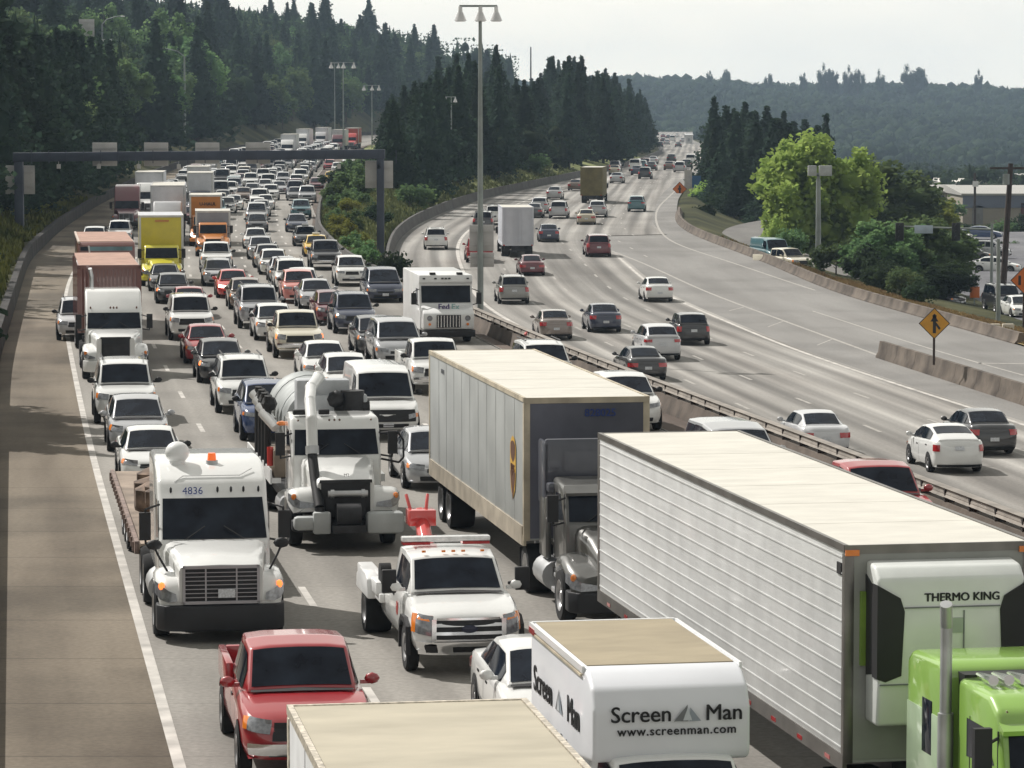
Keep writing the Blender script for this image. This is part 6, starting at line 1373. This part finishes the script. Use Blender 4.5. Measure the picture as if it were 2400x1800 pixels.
for row in LEFT:
    kind, col, px, py, mode = row[:5]; lab = row[5]
    parts, C = KIND[kind]
    p = gp(px, py, zL, C.roof if mode == 'r' else 0.0)
    if mode == 'r':
        sl = slope(XLN, p.y); k = C.L*.52; n = math.hypot(1, sl); loc_ = (p.x-sl*-1*0 + (-sl)*k/n, p.y-k/n)
        loc_ = (p.x - sl*k/n, p.y - k/n)
    else: loc_ = (p.x, p.y)
    info.append([kind, col, loc_[0], loc_[1], lab, mode])
# the rest of the far queue: close up every lane beyond the gantry
rq = random.Random(33)
TR = [(o.location.x, o.location.y) for o in bpy.data.objects if o.parent is None and o.get('category') in ('semi truck', 'box truck')]
for ln in range(5):
    d = 292 + ln*3.0 if ln in (1, 2, 3) else 335+ln*2
    while d < 690:
        x = XLN(d)+1.8+3.6*ln
        ok = all(r is None or abs(r[2]-x) > 1.9+.02*abs(r[3]-d) or not (-6.2 < r[3]-d < 6.2) for r in info)
        ok = ok and all(abs(x-a-(d-b)*slope(XLN, d)) > 2.3 or d < b-6.5 or d > b+(21 if b > 480 else 11) for a, b in TR)
        if ok: info.append([rq.choice(['sedan','sedan','suv','suv','minivan','pickup','sedan','big_suv']), rq.choice(['white','white','silver','silver','grey','black','white','navy','maroon','beige','dark grey','light grey','teal']), x+rq.uniform(-.25,.25), d, None, 'b']); d += rq.uniform(7.2, 9.5)
        else: d += 1.3
# lane and order in lane for the labels
order = {}
for i, r in enumerate(info):
    if r[0] == 'sedan' and i % 2 and r[1] != 'yellow' and not (r[4] or '').startswith('dark sedan with a pale'): r[0] = 'sedan_b'
    if r[0] == 'suv' and i % 2: r[0] = 'suv_b'
for i, r in enumerate(info):
    ln = int(max(0, min(4, (r[2]-XLN(r[3]))//3.6))); order.setdefault(ln, []).append((r[3], i))
pos = {}
for ln, l in order.items():
    l.sort()
    for k, (d, i) in enumerate(l): pos[i] = (ln, k, len(l))
LN = ['leftmost', 'second', 'middle', 'fourth', 'innermost']
# nobody overlaps: nudge cars in one lane apart
for ln, l in order.items():
    for a in range(1, len(l)):
        i0, i1 = l[a-1][1], l[a][1]; L0 = KIND[info[i0][0]][1].L; sl = slope(XLN, info[i1][3])
        if abs(info[i1][2]-info[i0][2]-(info[i1][3]-info[i0][3])*sl) < 1.75 and info[i1][3]-info[i0][3] < L0+.5 and info[i1][3] < 330:
            dd = info[i0][3]+L0+.6-info[i1][3]; info[i1][3] += dd; info[i1][2] += dd*sl
for i, (kind, col, x, d, lab, mode) in enumerate(info):
    parts, C = KIND[kind]; ln, k, tot = pos[i]
    if lab is None:
        lab = '%s %s, %s from the far end of the %s jammed lane' % (col, NOUN[kind], ORD[tot-1-k], LN[ln])
    bd = paint(col); over = None
    if kind == 'sedan' and col == 'yellow': parts_ = MATS.setdefault('taxi_parts', taxi_extra(parts))
    elif lab.startswith('dark sedan with a pale roof sign'): parts_ = MATS.setdefault('taxi_parts', taxi_extra(parts))
    else: parts_ = parts
    rzz = lane_rz(XLN, d+2)
    if mode == 'b0': rzz = lane_rz(XLN, d)
    if 'amber lamp' in lab: over = {'turn_signal': AMBL}
    if 'glaring' in lab: over = {'headlight': HLIT}
    e = place(parts_, {'car': 'car', 'suv': 'suv', 'minivan': 'minivan', 'van': 'cargo_van', 'pickup truck': 'pickup_truck'}[CATS[kind]], (x, d, zL(d)), rzz, bd, lab, CATS[kind], 'vehicles jammed on the left carriageway', merged=d > 330, mirror=bd if kind in ('coupe', 'sedan', 'sedan_b') and rl.random() < .6 or col in ('red', 'silver') else BLK, over=over)
far = []
for row in RIGHT:
    kind, col, px, py, lab = row
    if kind == 'sedan' and px % 2: kind = 'sedan_b'
    if kind == 'suv' and px % 2: kind = 'suv_b'
    parts, C = KIND[kind]; p = gp(px, py, zR); d = p.y; sl = slope(XRL, d+3) if d > 200 else slope(XRSf, d+3) if d < 255 else slope(XRL, d+3)
    if 200 < d < 330: sl = slope(XRE, d+3)*.5+slope(XRAf, min(d+3, 300))*.5
    n = math.hypot(1, sl); q = (p.x+sl*C.L/n, p.y+C.L/n)
    rzz = math.pi-math.atan(sl); info.append(None)
    grp = 'vehicles moving away on the right carriageway'
    if lab is None: far.append((d, p.x, kind, col, q, rzz))
    else: place(parts, {'car': 'car', 'suv': 'suv', 'minivan': 'minivan', 'van': 'cargo_van', 'pickup truck': 'pickup_truck'}[CATS[kind]], (q[0], q[1], (zR(d)+zR(q[1]))/2), rzz, paint(col), lab, CATS[kind], grp, merged=d > 330, tilt=math.atan2(zR(q[1])-zR(d), C.L)*-1)
far.sort()
for k, (d, x, kind, col, q, rzz) in enumerate(far):
    lab = 'far %s %s, %s nearest in the distant right carriageway cluster' % (col, NOUN[kind], ORD[k])
    place(KIND[kind][0], {'car': 'car', 'suv': 'suv', 'minivan': 'minivan', 'van': 'cargo_van', 'pickup truck': 'pickup_truck'}[CATS[kind]], (q[0], q[1], zR(d)), rzz, paint(col), lab, CATS[kind], 'distant vehicles on the right carriageway', merged=True)
# trucks seen from behind on the right carriageway
def rear_truck(px, py, w, h, L, side, label, z0=1.0, col='white'):
    p = gp(px, py, zR); sl = slope(XRE, p.y)*.5+slope(XRAf, min(300, p.y))*.5 if p.y < 330 else slope(XRL, p.y+4)
    tot = 2.75+L; n = math.hypot(1, sl); q = (p.x+sl*tot/n, p.y+tot/n, zR(p.y))
    P = tractor(hood=(.08,1.35,1.25,1.52,.58,.82), ws=((1.35,1.55),(1.85,2.15),.92), cab=[(1.3,.85),(1.33,1.52),(1.83,2.17),(2.0,2.28),(2.6,2.3),(2.6,.85)], hw=.98, frame_end=tot-.2, axles=(tot-1.9,), markers=False, grille=(.50,.66,1.18), grille_style='mesh', bumper='body', headz=(.72,.92), tank=False, fender=(1.0,1.14,.55), bumz=(.36,.62), steer=1.05)
    P += trailer(2.75, L, w=w, z0=z0, z1=h, side=side, roof=ROOFT, wheels=False, gear=False, rail=side)
    return place(P, 'box_truck', q, math.pi-math.atan(sl), paint(col), label, 'box truck', 'trucks on the right carriageway')
rear_truck(1214, 603, 1.22, 3.9, 7.5, M('white_rear_door', (.55,.57,.62), rough=.5, var=.05), 'white box truck seen from behind right of the pole mounted sign')
rear_truck(1386, 477, 1.25, 4.1, 8, M('olive_box', (.15,.125,.05), rough=.7, var=.2), 'olive brown box truck seen from behind on the open carriageway', col='olive')
# parked or moving beyond the right barrier
def lone(kind, col, px, py, rz, z, lab, flip=False):
    r = ray(px, py); k = (z-CAMZ)/r.z; x, d = r.x*k, r.y*k
    place(KIND[kind][0], {'car': 'car', 'suv': 'suv', 'minivan': 'minivan', 'van': 'cargo_van', 'pickup truck': 'pickup_truck'}[CATS[kind]], (x, d, z), rz, paint(col), lab, CATS[kind], merged=d > 330); return x, d
lone('cargo_van','teal',1833,622,.25,frz(268)+.13,'blue grey van on the frontage road behind the right barrier')
lone('pickup','cream',1888,640,.55,frz(258)+.13,'cream white pickup beside the blue grey van on the frontage road')
lone('pickup','white',2318,590,1.25,valley(345,0)+.56,'white pickup parked in the lot below the highway')
lone('sedan','dark grey',2255,722,.9,valley(240,0)+.56,'dark grey car at the lot entrance behind the dry grass bank')
lone('big_suv','black',2372,736,.1,valley(230,0)+.56,'black suv behind the wide wooden utility pole')
lone('sedan','white',2408,748,.1,valley(226,0)+.56,'white car cut by the right edge below the yellow road sign')
for i, (px, py, c, k) in enumerate([(2330,612,'dark grey','sedan'),(2370,606,'silver','suv'),(2395,640,'white','sedan'),(2350,560,'blue','sedan')]):
    lone(k, c, px, py, 1.3, valley(330,0)+.56, '%s %s parked in the lot beside the leaning utility pole' % (c, NOUN[k]))
# ---------------- gantry, poles, signs, buildings ----------------
GST = M('gantry_steel', (.05,.06,.088), rough=.6, metal=.2, var=.25, scale=.8)
SBK = M('sign_back_aluminium', (.46,.45,.44), rough=.5, metal=.3, var=.12, scale=1.2)
POLE = M('galvanised_pole', (.27,.30,.29), rough=.55, metal=.35, var=.2, scale=.9)
POLD = M('weathered_pole', (.12,.12,.10), rough=.7, metal=.2, var=.3, scale=.9)
dG = 250.0; pl = at(46, 545, dG); pr = at(892, 566, dG); zb = at(450, 381, dG).z; zt = at(450, 356, dG).z; zb2 = at(850, 372, dG).z; zt2 = at(850, 350, dG).z
ga = empty('sign_gantry', (pl.x, dG, 0), 0, 'dark blue steel gantry spanning the jammed carriageway', 'gantry')
def chp(par, name, g, mat, **k): 
    me = g.mesh(name, **k); o = put(name, me, mat, par); o.matrix_parent_inverse = Matrix.Translation(par.location).inverted(); return o
zl_, zh_ = at(46, 379, dG).z, at(46, 358, dG).z
g = G().loft([[(pl.x-.4, dG-.35, zl_), (pl.x-.4, dG+.35, zl_), (pl.x-.4, dG+.35, zh_), (pl.x-.4, dG-.35, zh_)], [(pr.x+.35, dG-.35, zb2), (pr.x+.35, dG+.35, zb2), (pr.x+.35, dG+.35, zt2), (pr.x+.35, dG-.35, zt2)]])
chp(ga, 'beam', g, GST, bevel=.04)
chp(ga, 'post', G().box(pl.x-.32, pl.x+.32, dG-.3, dG+.3, -1, zl_+.05), GST, bevel=.03); chp(ga, 'post', G().box(pr.x-.27, pr.x+.27, dG-.3, dG+.3, -2, zb2+.05), GST, bevel=.03)
g = G()
for i in range(22): x = pl.x+1+i*1.3; g.box(x-.03, x+.03, dG-.38, dG-.34, zb-.05, zt+.12)
chp(ga, 'bracket', g, GST)
for i in range(9):
    x = pl.x+3+i*3.0; chp(ga, 'detector', G().box(x-.12, x+.12, dG-.3, dG+.1, zb-.45, zb-.12).box(x-.02, x+.02, dG-.1, dG-.06, zb-.14, zb+.1), SBK)
def backsign(par, name, x0, x1, y0, y1, d, mat=SBK, ribs=2, th=.06):
    a = at(x0, y1, d); b = at(x1, y0, d); g = G().box(a.x, b.x, d, d+th, a.z, b.z)
    o = chp(par, name, g, mat, bevel=.015)
    g = G()
    for i in range(ribs): z = a.z+(b.z-a.z)*(i+.5)/ribs; g.box(a.x+.08, b.x-.08, d-.07, d-.002, z-.04, z+.04)
    r = chp(par, 'sign_brace', g, mat); return o
for i, (x0, x1, lab) in enumerate([(217,274,'leftmost grey sign back on the gantry beam'),(338,394,'second grey sign back from the left on the gantry beam'),(458,514,'third grey sign back from the left on the gantry beam'),(576,633,'rightmost grey sign back on the gantry beam')]):
    t = empty('gantry_sign', ((x0+x1)/2*0+at((x0+x1)/2, 360, dG+.6).x, dG+.6, zb), 0, lab, 'sign', 'signs on the gantry beam'); backsign(t, 'panel', x0, x1, 334, 389 if i < 2 else 384, dG+.6)
t = empty('gantry_sign', (pl.x, dG+.5, 3), 0, 'big grey sign back on the left gantry post', 'sign'); backsign(t, 'panel', 13, 81, 388, 455, dG+.5)
t = empty('gantry_sign', (pr.x, dG+.5, 3), 0, 'big grey sign back on the right gantry post', 'sign'); backsign(t, 'panel', 856, 921, 377, 441, dG+.5)
LAMP = M('lamp_reflector', (.62,.62,.62), rough=.25, metal=.4, var=.12); LAMPG = M('lamp_glass', (.80,.80,.82), rough=.15, coat=1, var=.1)
def lamp_pole(px, base_y, top_y, d, xs, ly, lab, r=.11, size=.42, name='street_lamp', zb_=None, mat=POLE):
    b = at(px, base_y, d); tz = at(px, top_y, d).z
    t = empty(name, (b.x, d, b.z), 0, lab, 'street lamp')
    chp(t, 'pole', G().tube([(b.x, d, b.z-.6), (b.x, d, (b.z+tz)/2), (b.x, d, tz)], [r*1.25, r, r*.62], 12), mat, smooth=50)
    xa = [at(x, ly, d).x for x in xs]
    chp(t, 'crossbar', G().box(min(xa)-.05, max(xa)+.05, d-.05, d+.05, tz-.05, tz+.05), mat)
    for x in xa:
        o = chp(t, 'lamp_head', G().cyl((x, d, tz-.02), (x, d, tz-.30*size/.42), size*.22, 14, size*.26).cyl((x, d, tz-.30*size/.42), (x, d, tz-.30*size/.42-size*1.0), size*.30, 16, size*.72, cap=False), LAMP, smooth=60)
        l = chp(t, 'lens', G().cyl((x, d, tz-.30*size/.42-size*.98), (x, d, tz-.30*size/.42-size*1.08), size*.70, 16, size*.5), LAMPG); m_ = l.matrix_parent_inverse.copy(); l.parent = o; l.matrix_parent_inverse = Matrix.Identity(4)
    return t
tall = lamp_pole(1126, 740, 14, 163, [1079, 1126, 1163], 14, 'tall lamp pole with three bell lamps standing on the median barrier', r=.13, size=.42)
lamp_pole(1058, 480, 227, 389, [1045, 1067], 227, 'lamp pole with two lamps beside the second barrier', r=.10, size=.36)
lamp_pole(805, 352, 146, 640, [776, 805, 829], 146, 'distant lamp pole with bright lamps above the far semi trailers', r=.13, size=.65)
lamp_pole(785, 345, 148, 700, [776, 793], 148, 'thin distant lamp pole left of the brighter one', r=.10, size=.6)
lamp_pole(872, 352, 200, 690, [853, 872, 888], 200, 'distant lamp pole at the right end of the far bend', r=.12, size=.6)
t = empty('signboard', (tall.location.x, 162.6, 0), 0, 'pair of grey sign backs mounted low on the tall lamp pole', 'sign')
backsign(t, 'panel', 1100, 1157, 527, 588, 163.25); backsign(t, 'panel', 1102, 1158, 592, 626, 163.25)
def cobra(px, base_y, top_y, d, dx, lab):
    b = at(px, base_y, d); tz = at(px, top_y, d).z; t = empty('street_lamp', (b.x, d, b.z), 0, lab, 'street lamp')
    chp(t, 'pole', G().tube([(b.x, d, b.z-1), (b.x, d, tz-1.5)], [.24, .15], 10), POLE, smooth=50)
    chp(t, 'arm', G().tube([(b.x, d, tz-1.5), (b.x+dx*.25, d, tz-.6), (b.x+dx*.7, d, tz-.12), (b.x+dx, d, tz)], .10, 8), POLE, smooth=50)
    chp(t, 'lamp_head', G().ball((b.x+dx*1.12, d, tz-.03), .3, 10, 1.6, .6, .45), LAMPG, smooth=60)
cobra(434, 385, 112, 580, -4.6, 'tall lamp pole with a curved arm left of the pale green trees')
cobra(240, 130, 38, 620, 3.4, 'curved arm lamp on the hillside beside the small road sign')
cobra(225, 240, 195, 560, 8.0, 'curved arm lamp half hidden in the hillside trees')
cobra(548, 230, 188, 800, 1.6, 'small lamp above the rocky cut on the hillside')
t = empty('road_sign', (at(203, 70, 600).x, 600, at(203, 110, 600).z), 0, 'small grey sign back high on the hillside at upper left', 'sign'); backsign(t, 'panel', 185, 221, 45, 86, 600, ribs=3); a = at(203, 86, 600); chp(t, 'post', G().cyl((a.x, 600.05, a.z-6), (a.x, 600.05, a.z), .12, 8), POLE)
a = at(215, 100, 605); t = empty('guardrail', tuple(a), 0, 'short bright guardrail on the upper road beneath the hillside sign', 'guardrail')
for x0, x1 in ((175, 190), (238, 262)):
    p, q = at(x0, 92, 605), at(x1, 99, 605); chp(t, 'rail', G().box(p.x, q.x, 605, 605.2, q.z, p.z), LAMPG)
p, q = at(190, 97, 606), at(250, 122, 606); chp(t, 'wall', G().box(p.x, q.x, 606, 606.4, q.z-.4, p.z), mwall)
# square lamp pole and utility poles
def pole_thing(name, lab, cat, px, by, ty, d, r, mat, top_px=None):
    b = at(px, by, d); q = at(top_px or px, ty, d); t = empty(name, tuple(b), 0, lab, cat); chp(t, 'pole', G().tube([(b.x, d, b.z-1.5), (q.x, d, q.z)], [r*1.15, r*.8], 12), mat, smooth=50); return t, b, q
t, b, q = pole_thing('floodlight_pole', 'grey pole with two square flood lamps in front of the bright maple', 'lamp pole', 1918, 640, 420, 262, .22, POLE)
for x0, x1 in ((1893, 1913), (1919, 1949)):
    u, v = at(x0, 412, 262), at(x1, 388, 262); chp(t, 'flood_lamp', G().box(u.x, v.x, 261.6, 262.0, u.z, v.z), M('dull_lamp_box', (.40,.42,.42), rough=.5, var=.15), bevel=.03)
chp(t, 'bracket', G().prism([(261.9,q.z-.2),(262.1,q.z-.2),(262.1,q.z+.5),(261.9,q.z+.5)], q.x-.12, q.x+.12).box(q.x-.5, q.x+.5, 261.9, 262.1, q.z+.25, q.z+.35), POLE)
WOOD = M('dark_pole_wood', (.05,.035,.03), rough=.9, var=.4, scale=2)
t, b, q = pole_thing('utility_pole', 'leaning dark wooden utility pole with a crossarm at the right', 'utility pole', 2347, 700, 383, 255, .24, WOOD, 2369)
chp(t, 'crossarm', G().box(q.x-1.6, q.x+1.3, 254.9, 255.1, q.z-.45, q.z-.28), WOOD); chp(t, 'transformer', G().cyl((q.x-.4,254.6,q.z-1.6),(q.x-.4,254.6,q.z-.8),.26,12), POLE)
t, b, q = pole_thing('utility_pole', 'thin utility pole with a crossbar behind the maple', 'utility pole', 1922, 600, 347, 320, .12, WOOD); chp(t, 'crossarm', G().box(q.x-1.3, q.x+1.2, 319.9, 320.1, q.z-.1, q.z+.05), WOOD)
t, b, q = pole_thing('utility_pole', 'slim utility pole in front of the long white roof', 'utility pole', 2285, 560, 405, 480, .2, WOOD); chp(t, 'insulator', G().box(q.x-.3, q.x+.5, 479.8, 480.2, q.z-2, q.z-1.2), LAMPG)
t, b, q = pole_thing('lamp_post', 'grey lamp post standing by the white blocks at the right', 'lamp post', 2340, 750, 560, 205, .14, POLE)
t, b, q = pole_thing('antenna_mast', 'thin antenna mast rising behind the conifers right of the lone conifer', 'mast', 1244, 200, 110, 1450, .35, WOOD)
# traffic signals with street sign
d = 240; b = at(2325, 700, d); t = empty('traffic_signal', (b.x, d, b.z), 0, 'traffic signal mast arm with two black heads over the lower road', 'traffic signal')
a1, a2 = at(2100, 530, d), at(2325, 538, d)
chp(t, 'mast', G().cyl((a2.x, d, b.z-1), (a2.x, d, a2.z+.4), .13, 10, .1), POLE, smooth=50); chp(t, 'arm', G().tube([(a1.x, d, a1.z), (a2.x, d, a2.z)], [.05, .08], 8), POLE)
for px in (2108, 2240):
    p = at(px, 540, d); o = chp(t, 'signal_head', G().box(p.x-.3, p.x+.3, d-.2, d-.05, p.z-.75, p.z+.55), BLK, bevel=.03)
    for k in range(3): l = chp(t, 'signal_visor', G().cyl((p.x, d-.4, p.z+.3-.4*k), (p.x, d-.2, p.z+.3-.4*k), .13, 10), BLK); l.parent = o; l.matrix_parent_inverse = Matrix.Identity(4)
u, v = at(2143, 547, d), at(2186, 528, d); o = chp(t, 'street_name_sign', G().box(u.x, v.x, d-.12, d-.07, u.z, v.z), M('pale_blue_sign', (.42,.50,.58), rough=.5, var=.12), bevel=.01)
# diamond signs
def diamond(px, py, half_px, d, base_z, mat, lab, sym, name='road_sign', front=True, post=True):
    c = at(px, py, d); h = half_px*d/7800; t = empty(name, (c.x, d, base_z), 0, lab, 'sign')
    if post: chp(t, 'post', G().box(c.x-.05, c.x+.05, d+.03, d+.10, base_z, c.z+.2), M('brown_post', (.05,.035,.03), rough=.8))
    chp(t, 'panel_edge', G().loft([[(c.x-h, y, c.z), (c.x, y, c.z-h), (c.x+h, y, c.z), (c.x, y, c.z+h)] for y in (d-.004, d+.03)]), INK)
    k = h*.93; o = chp(t, 'panel', G().loft([[(c.x-k, y, c.z), (c.x, y, c.z-k), (c.x+k, y, c.z), (c.x, y, c.z+k)] for y in (d-.012, d-.005)]), mat)
    g = G(); Y = d-.02
    for poly in sym: g.add([(c.x+a*h, Y, c.z+b_*h) for a, b_ in poly], [tuple(range(len(poly)))])
    s_ = chp(t, 'symbol', g, INK, smooth=0); return t
SY = M('sign_yellow', (.55,.27,.02), rough=.5, var=.10, scale=3); SO = M('sign_orange', (.60,.15,.02), rough=.5, var=.12)
merge = [[(-.10,-.62),(.10,-.62),(.10,.18),(-.10,.18)],[(-.26,.12),(.26,.12),(0,.55)],[(.04,-.05),(.30,-.42),(.40,-.30),(.12,.06)],[(-.10,.3),(.10,.3),(.14,.5),(0,.62),(-.14,.5)]]
cc = at(2190, 758, 147); diamond(2190, 758, 37, 147, zR(147)+.82, SY, 'yellow diamond merge sign with a black arrow on the segmented barrier', merge)
bump = [[(-.12,-.55),(.14,-.55),(.14,-.05),(-.12,-.05)],[(-.25,-.1),(.22,-.1),(.22,.15),(-.25,.15)],[(-.12,.1),(.12,.1),(.12,.5),(-.12,.5)]]
diamond(1593, 443, 17, 419, zR(419)-.1, SO, 'orange diamond road work sign on the bend by the bright bush', bump)
bars = [[(-.42,-.35),(-.22,-.35),(-.22,.35),(-.42,.35)],[(.0,-.45),(.2,-.45),(.2,.45),(.0,.45)]]
diamond(2400, 657, 32, 192, valley(192,0)+.2, SO, 'orange yellow diamond sign with black bars cut by the right edge', bars)
t = empty('road_sign', tuple(at(2232, 700, 236)), 0, 'small orange sign beside the dark grey car at the lot', 'sign'); u, v = at(2273, 698, 236), at(2296, 672, 236); chp(t, 'panel', G().box(u.x, v.x, 236, 236.05, u.z, v.z), SO, bevel=.01); p = at(2284, 735, 236); chp(t, 'post', G().box(p.x-.05, p.x+.05, 236.06, 236.12, p.z, u.z+.3), POLE)
t = empty('roadside_sign', tuple(at(1632, 430, 420)), 0, 'blue and white roadside sign above the bright bush on the bend', 'sign'); u, v = at(1622, 440, 425), at(1643, 412, 425); chp(t, 'panel', G().box(u.x, v.x, 425, 425.08, u.z, v.z), M('sign_blue', (.03,.11,.26), rough=.5)); u, v = at(1604, 442, 426), at(1622, 398, 426); chp(t, 'board', G().box(u.x, v.x, 426, 426.1, u.z, v.z), M('pale_board', (.50,.47,.44), rough=.6))
for px, lab in ((2332, 'left pale concrete block beside the ramp'), (2364, 'right pale concrete block beside the ramp')):
    r_ = ray(px, 785); z = ground_z(28, 190); k = (z-CAMZ)/r_.z; x, d = r_.x*k, r_.y*k
    tag(put('concrete_block', G().prism([(0,-.3),(.5,-.3),(.42,.6),(.08,.6)], -.32, .32).mesh('concrete_block', bevel=.04), M('pale_block', (.50,.46,.38), rough=.8, var=.2), None, (x, d, z)), lab, 'concrete block', 'concrete blocks beside the ramp')
t = empty('utility_box', tuple(at(2200, 705, 236)), 0, 'maroon roadside box left of the dark grey car', 'box'); u, v = at(2198, 705, 236), at(2222, 672, 236); chp(t, 'cabinet', G().box(u.x, v.x, 236, 237, u.z, v.z), paint('maroon'), bevel=.03); chp(t, 'door', G().box(u.x+.08, v.x-.08, 235.96, 236.0, u.z+.1, v.z-.1), M('dull_maroon', (.09,.02,.03), rough=.7))
tag(put('debris', G().ball((0,0,.1), .16, 8, 1.6, 1, .8).mesh('debris'), paint('bright red'), None, (frail(138)+.0, 138, zL(138)+.6)), 'small red scrap lying on the guardrail', 'debris')
# buildings in the valley
def building(lab, x0, x1, yt, yb, d, dep, wall, roofm, roofrise=0.0, bands=(), doors=(), wins=()):
    a, b = at(x0, yb, d), at(x1, yt, d); t = empty('warehouse', (a.x, d, a.z), 0, lab, 'building')
    w = chp(t, 'wall', G().box(a.x, b.x, d, d+dep, a.z-4, b.z), wall)
    r = G().prism([(d-.3, b.z), (d+dep+.3, b.z), (d+dep+.3, b.z+.3+roofrise*.4), (d+dep*.5, b.z+.3+roofrise), (d-.3, b.z+.3)], a.x-.3, b.x+.3); chp(t, 'roof', r, roofm)
    for (bx0, bx1, by0, by1, m, nm) in bands:
        u, v = at(bx0, by1, d), at(bx1, by0, d); chp(t, nm, G().box(u.x, v.x, d-.12, d-.02, u.z, v.z), m)
    return t
WL = M('tan_stucco', (.30,.27,.22), rough=.85, var=.08, scale=.2); WG = M('blue_grey_cladding', (.14,.16,.22), rough=.6, var=.12, scale=.2); WR = M('pale_metal_roof', (.36,.355,.335), rough=.6, var=.06, scale=.15); GD = M('grey_dock_door', (.20,.20,.20), rough=.7, var=.1); WP = M('pale_stucco', (.46,.44,.38), rough=.85, var=.08, scale=.3)
building('long low warehouse with a blue grey band and tan walls under a pale roof', 2256, 2520, 458, 540, 520, 38, WL, WR, .9, [(2256,2402,458,487,WG,'cladding_band'),(2420,2520,458,487,WG,'cladding_band'),(2278,2304,482,560,GD,'dock_door'),(2392,2404,476,540,M('rust_door',(.10,.03,.03),rough=.7),'dock_door'),(2440,2470,490,530,GD,'dock_door')])
building('pale building with a small roof left of the long warehouse', 2197, 2256, 452, 505, 540, 22, WP, WR, .8, [(2200,2212,458,488,GL,'window'),(2222,2232,462,488,GL,'window'),(2215,2252,486,506,GD,'dock_door')])
building('far flat building with a white roof edge behind the warehouse', 2190, 2300, 430, 452, 720, 40, M('dark_brown_wall',(.10,.08,.08),rough=.8), M('white_flat_roof', (.62,.60,.56), rough=.6), .3, [(2285,2314,416,432,WP,'rooftop_unit')])
building('distant dark building right of the far flat one', 2330, 2520, 418, 440, 800, 40, M('dusky_wall',(.12,.09,.10),rough=.8), WR, .3, [(2380,2420,410,420,WP,'rooftop_unit')])
t = building('small white shed among the trees at the far end of the open carriageway', 1607, 1623, 318, 331, 1050, 8, LAMP, LAMP, .3, [(1612,1617,324,331,GD,'door')])
for i, (px, py, d, h, wd) in enumerate([(2235,545,470,1.8,1.2),(2262,548,470,1.5,1.4),(2300,552,460,1.2,1.6),(2330,552,455,1.5,1.6),(2362,550,450,2.0,1.6),(2392,552,450,2.4,1.4),(2215,520,500,3.0,1.2),(2345,590,380,1.2,1.6),(2385,600,380,1.4,1.6),(2240,600,370,1.2,1.4)]):
    p_ = at(px, py, d); bush(i, p_.x, d, h, 'dark shrub in the planting between the parking lot and the warehouse', 'shrubs between the lot and the warehouse', LD if i % 2 else LM, wd, z=p_.z)
tag(put('parking_kerb', G().box(at(2240,640,300).x, at(2400,640,300).x, 300, 300.3, valley(300,0)+.3, valley(300,0)+.72).mesh('parking_kerb'), mjer), 'pale kerb crossing the parking lot', 'kerb')
# ---------------- air ----------------
hz = bpy.data.materials.new('air_haze'); hz.use_nodes = True; n_ = hz.node_tree; n_.nodes.clear(); o_ = n_.nodes.new('ShaderNodeOutputMaterial'); v_ = n_.nodes.new('ShaderNodeVolumePrincipled')
v_.inputs['Color'].default_value = (.60, .79, 1, 1); v_.inputs['Density'].default_value = .00013; v_.inputs['Anisotropy'].default_value = 0.0; n_.links.new(v_.outputs[0], o_.inputs['Volume'])
tag(put('haze', G().box(-1600, 1900, -60, 3800, -45, 80).mesh('haze', smooth=0), hz), kind='stuff')
